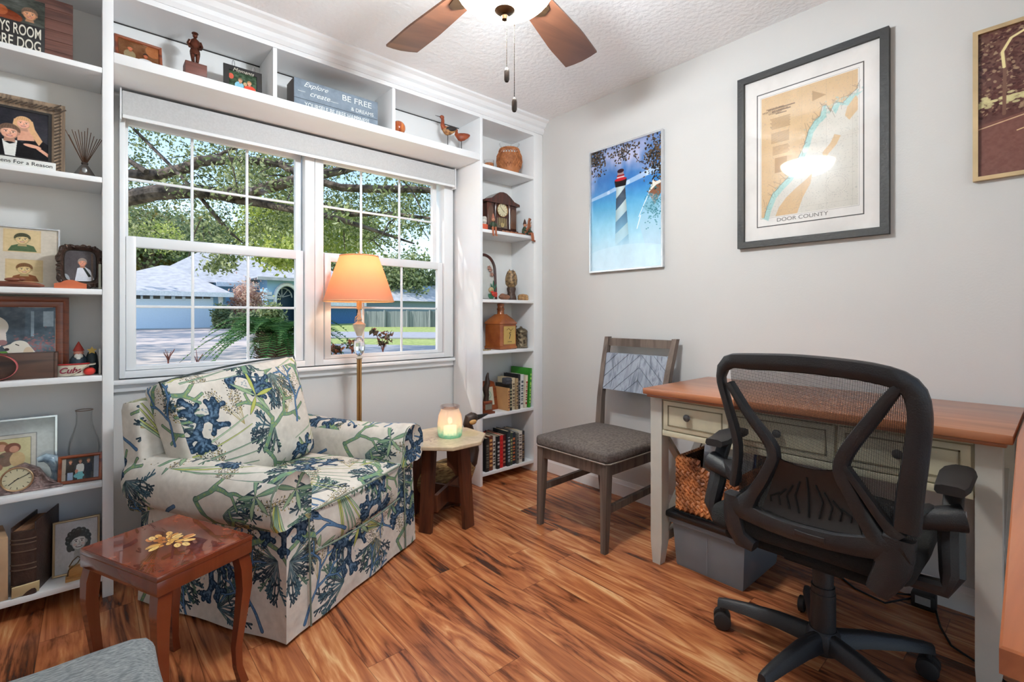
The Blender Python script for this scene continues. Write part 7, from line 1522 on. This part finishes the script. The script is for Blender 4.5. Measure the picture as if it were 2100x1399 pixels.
# books: spine faces the room, spine art with blocks of colour
def book(label, x, z, w, h, d, col, col2, group, y=SF+.012, lean=0., page=(.84, .78, .66)):
    t = thing('book', label, 'book', (x+w/2, y, z), 0, group, ry=lean)
    cm = mat('book_cover_%s' % '_'.join(str(int(c*100)) for c in col), col, .4, var=.05)
    g = G(); g.box(-w/2, -w/2+.0015, 0, d, 0, h); g.box(w/2-.0015, w/2, 0, d, 0, h); g.prism([(-w/2, .0015), (-w/2, 0), (-w/4, -.0025), (w/4, -.0025), (w/2, 0), (w/2, .0015)], 0, h, 'z'); g.out('cover', cm, t)
    g = G(); g.box(-w/2+.0015, w/2-.0015, .002, d-.004, .003, h-.004); g.out('pages', mat('page_block', page, .9, stretch=(60, 1, 1), scale=5, var=.08), t)
    g = G(); rr_ = random.Random(int(x*1000)); zz_ = h*.12
    while zz_ < h*.85:
        k = rr_.uniform(.02, .10)*h*1.5; g.box(-w*.30, w*.30, -.0031, -.0020, zz_, zz_+k*.5) if w > .012 else g.box(-w*.2, w*.2, -.0031, -.0020, zz_, zz_+k*.5); zz_ += k
    g.out('spine_print', mat('spine_print_%s' % '_'.join(str(int(c*100)) for c in col2), col2, .4), t)
    return t
low = [('black hardback with speckled spine, leftmost on the bottom right shelf', .030, .215, (.12, .12, .12), (.4, .4, .36)), ('orange-brown paperback second from left on the bottom right shelf', .034, .222, (.42, .20, .12), (.80, .62, .38)), ('white-spined thriller left of the black one, bottom right shelf', .026, .214, (.80, .79, .76), (.20, .20, .20)), ('black paperback with white lettering left of the bright red book', .026, .213, (.10, .10, .11), (.70, .70, .70)), ('bright red book on the bottom right shelf', .030, .212, (.82, .12, .14), (.72, .05, .08)), ('dark maroon paperback right of the bright red book', .028, .210, (.32, .10, .12), (.70, .50, .40)), ('tall dark book with blue-white spine edge, mid bottom right shelf', .030, .232, (.14, .18, .20), (.60, .66, .70)), ('dark green paperback with pale print, mid bottom right shelf', .022, .212, (.18, .26, .18), (.66, .66, .46)), ('navy book with orange figure on the spine, bottom right shelf', .030, .213, (.14, .16, .22), (.80, .46, .26)), ('grey patterned paperback left of the white-spined book pair', .020, .205, (.42, .42, .40), (.15, .15, .15)), ('thick white-spined hardback near the right end, bottom right shelf', .034, .215, (.82, .80, .76), (.30, .26, .24)), ('black hardback at the right end of the bottom right shelf', .026, .208, (.13, .13, .15), (.52, .42, .30))]
x = 1.899
for i, (lb, w, h, c, c2) in enumerate(low): book(lb, x, .0805, w*1.0, h, .15+.02*(i % 3), c, c2, 'books on the bottom right shelf', y=SF+.010+.006*((i*7) % 3)); x += w+.0012
mid = [('thin tan book left of the black cookbook, on the shelf with the glass trophy', .018, .150, (.80, .60, .40), (.5, .3, .2), .0), ('black book with pale flecks beside the thin tan book', .022, .175, (.14, .14, .12), (.66, .64, .5), .0), ('beige spined book with brown print, fifth right shelf', .028, .215, (.78, .72, .60), (.42, .34, .26), .0), ('tan paperback with worn spine right of the beige book', .022, .210, (.66, .56, .42), (.34, .26, .2), .0), ('tall black book behind the white one, fifth right shelf', .020, .235, (.12, .12, .13), (.5, .5, .5), .0), ('white book with photo spine next to the green book', .030, .232, (.86, .85, .82), (.30, .34, .36), R(1.5)), ('slim cream book leaning against the tall green book', .020, .225, (.88, .84, .74), (.60, .16, .14), R(3))]
x = 2.088
for i, (lb, w, h, c, c2, ln) in enumerate(mid): book(lb, x, .4465, w, h, .15, c, c2, 'books on the fifth right shelf', lean=ln, y=SF+.012+.004*(i % 3)); x += w+.0014+(.004 if ln else 0)
book('tallest, bright green book at the right end of the fifth right shelf', 2.2775, .4465, .018, .27, .20, (.22, .56, .16), (.70, .84, .40), 'books on the fifth right shelf', lean=R(3))
t = thing('trophy', 'wooden-based trophy with dark carved figure, left of the books, fifth right shelf', 'trophy', (1.925, 2.450, .4465))
g = G(); g.box(-.040, .055, -.022, .03, 0, .014, .003); g.box(-.035, .035, -.018, .026, .014, .085, .002); g.out('base', REDW, t)
g = G(); g.box(-.025, .028, -.0195, -.0182, .030, .065); g.out('name_plate', mat('silver_plate', (.62, .60, .54), .3, .6), t)
g = G(); g.tube([(-.005, 0, .085), (.0, 0, .12), (-.008, 0, .16), (.008, 0, .20), (.005, 0, .235), (.012, 0, .265)], [.018, .016, .022, .018, .012, .006], 10); g.out('figure', mat('dark_bronze_figure', (.24, .18, .15), .4, .5), t)
def crest():
    cv = Cv(200, 240, (.80, .80, .72)); cv.noise(.02, 8); cv.ell(100, 100, 62, 56, (.62, .70, .60)); cv.ell(100, 100, 44, 40, (.82, .84, .76)); cv.ell(100, 96, 26, 28, (.42, .52, .44)); cv.ell(95, 80, 12, 8, (.25, .3, .28)); cv.line([(40, 180), (160, 180)], 3, (.5, .5, .45)); cv.line([(56, 200), (150, 200)], 3, (.5, .5, .45)); return cv
t = thing('wall_plaque', 'reddish wooden plaque with oval green crest picture behind the trophy', 'plaque', (2.005, 2.520, .4465), R(8), rx=R(-9))
g = G(); g.prism([(-.075, 0), (.085, 0), (.09, .12), (.075, .185), (.03, .20), (-.03, .20), (-.075, .185)], 0, .014, 'y'); g.out('board', REDW, t, smooth=False)
G().box(-.052, .052, -.003, -.0005, .035, .155).out('crest_picture', imgmat('crest_print', crest(), .4), t, uv=(0, -.052, .052, 2, .035, .155), smooth=False)
t = thing('camera_case', 'small dark grey camera case lying on top of the short books', 'case', (2.108, 2.455, .4465+.176+.0)); g = G(); g.box(-.028, .024, -.02, .03, 0, .042, .008); g.out('case_body', mat('charcoal_case', (.26, .27, .30), .7), t)
g = G(); g.box(-.028, .024, -.0215, -.0195, .02, .024); g.out('flap', CORD, t)
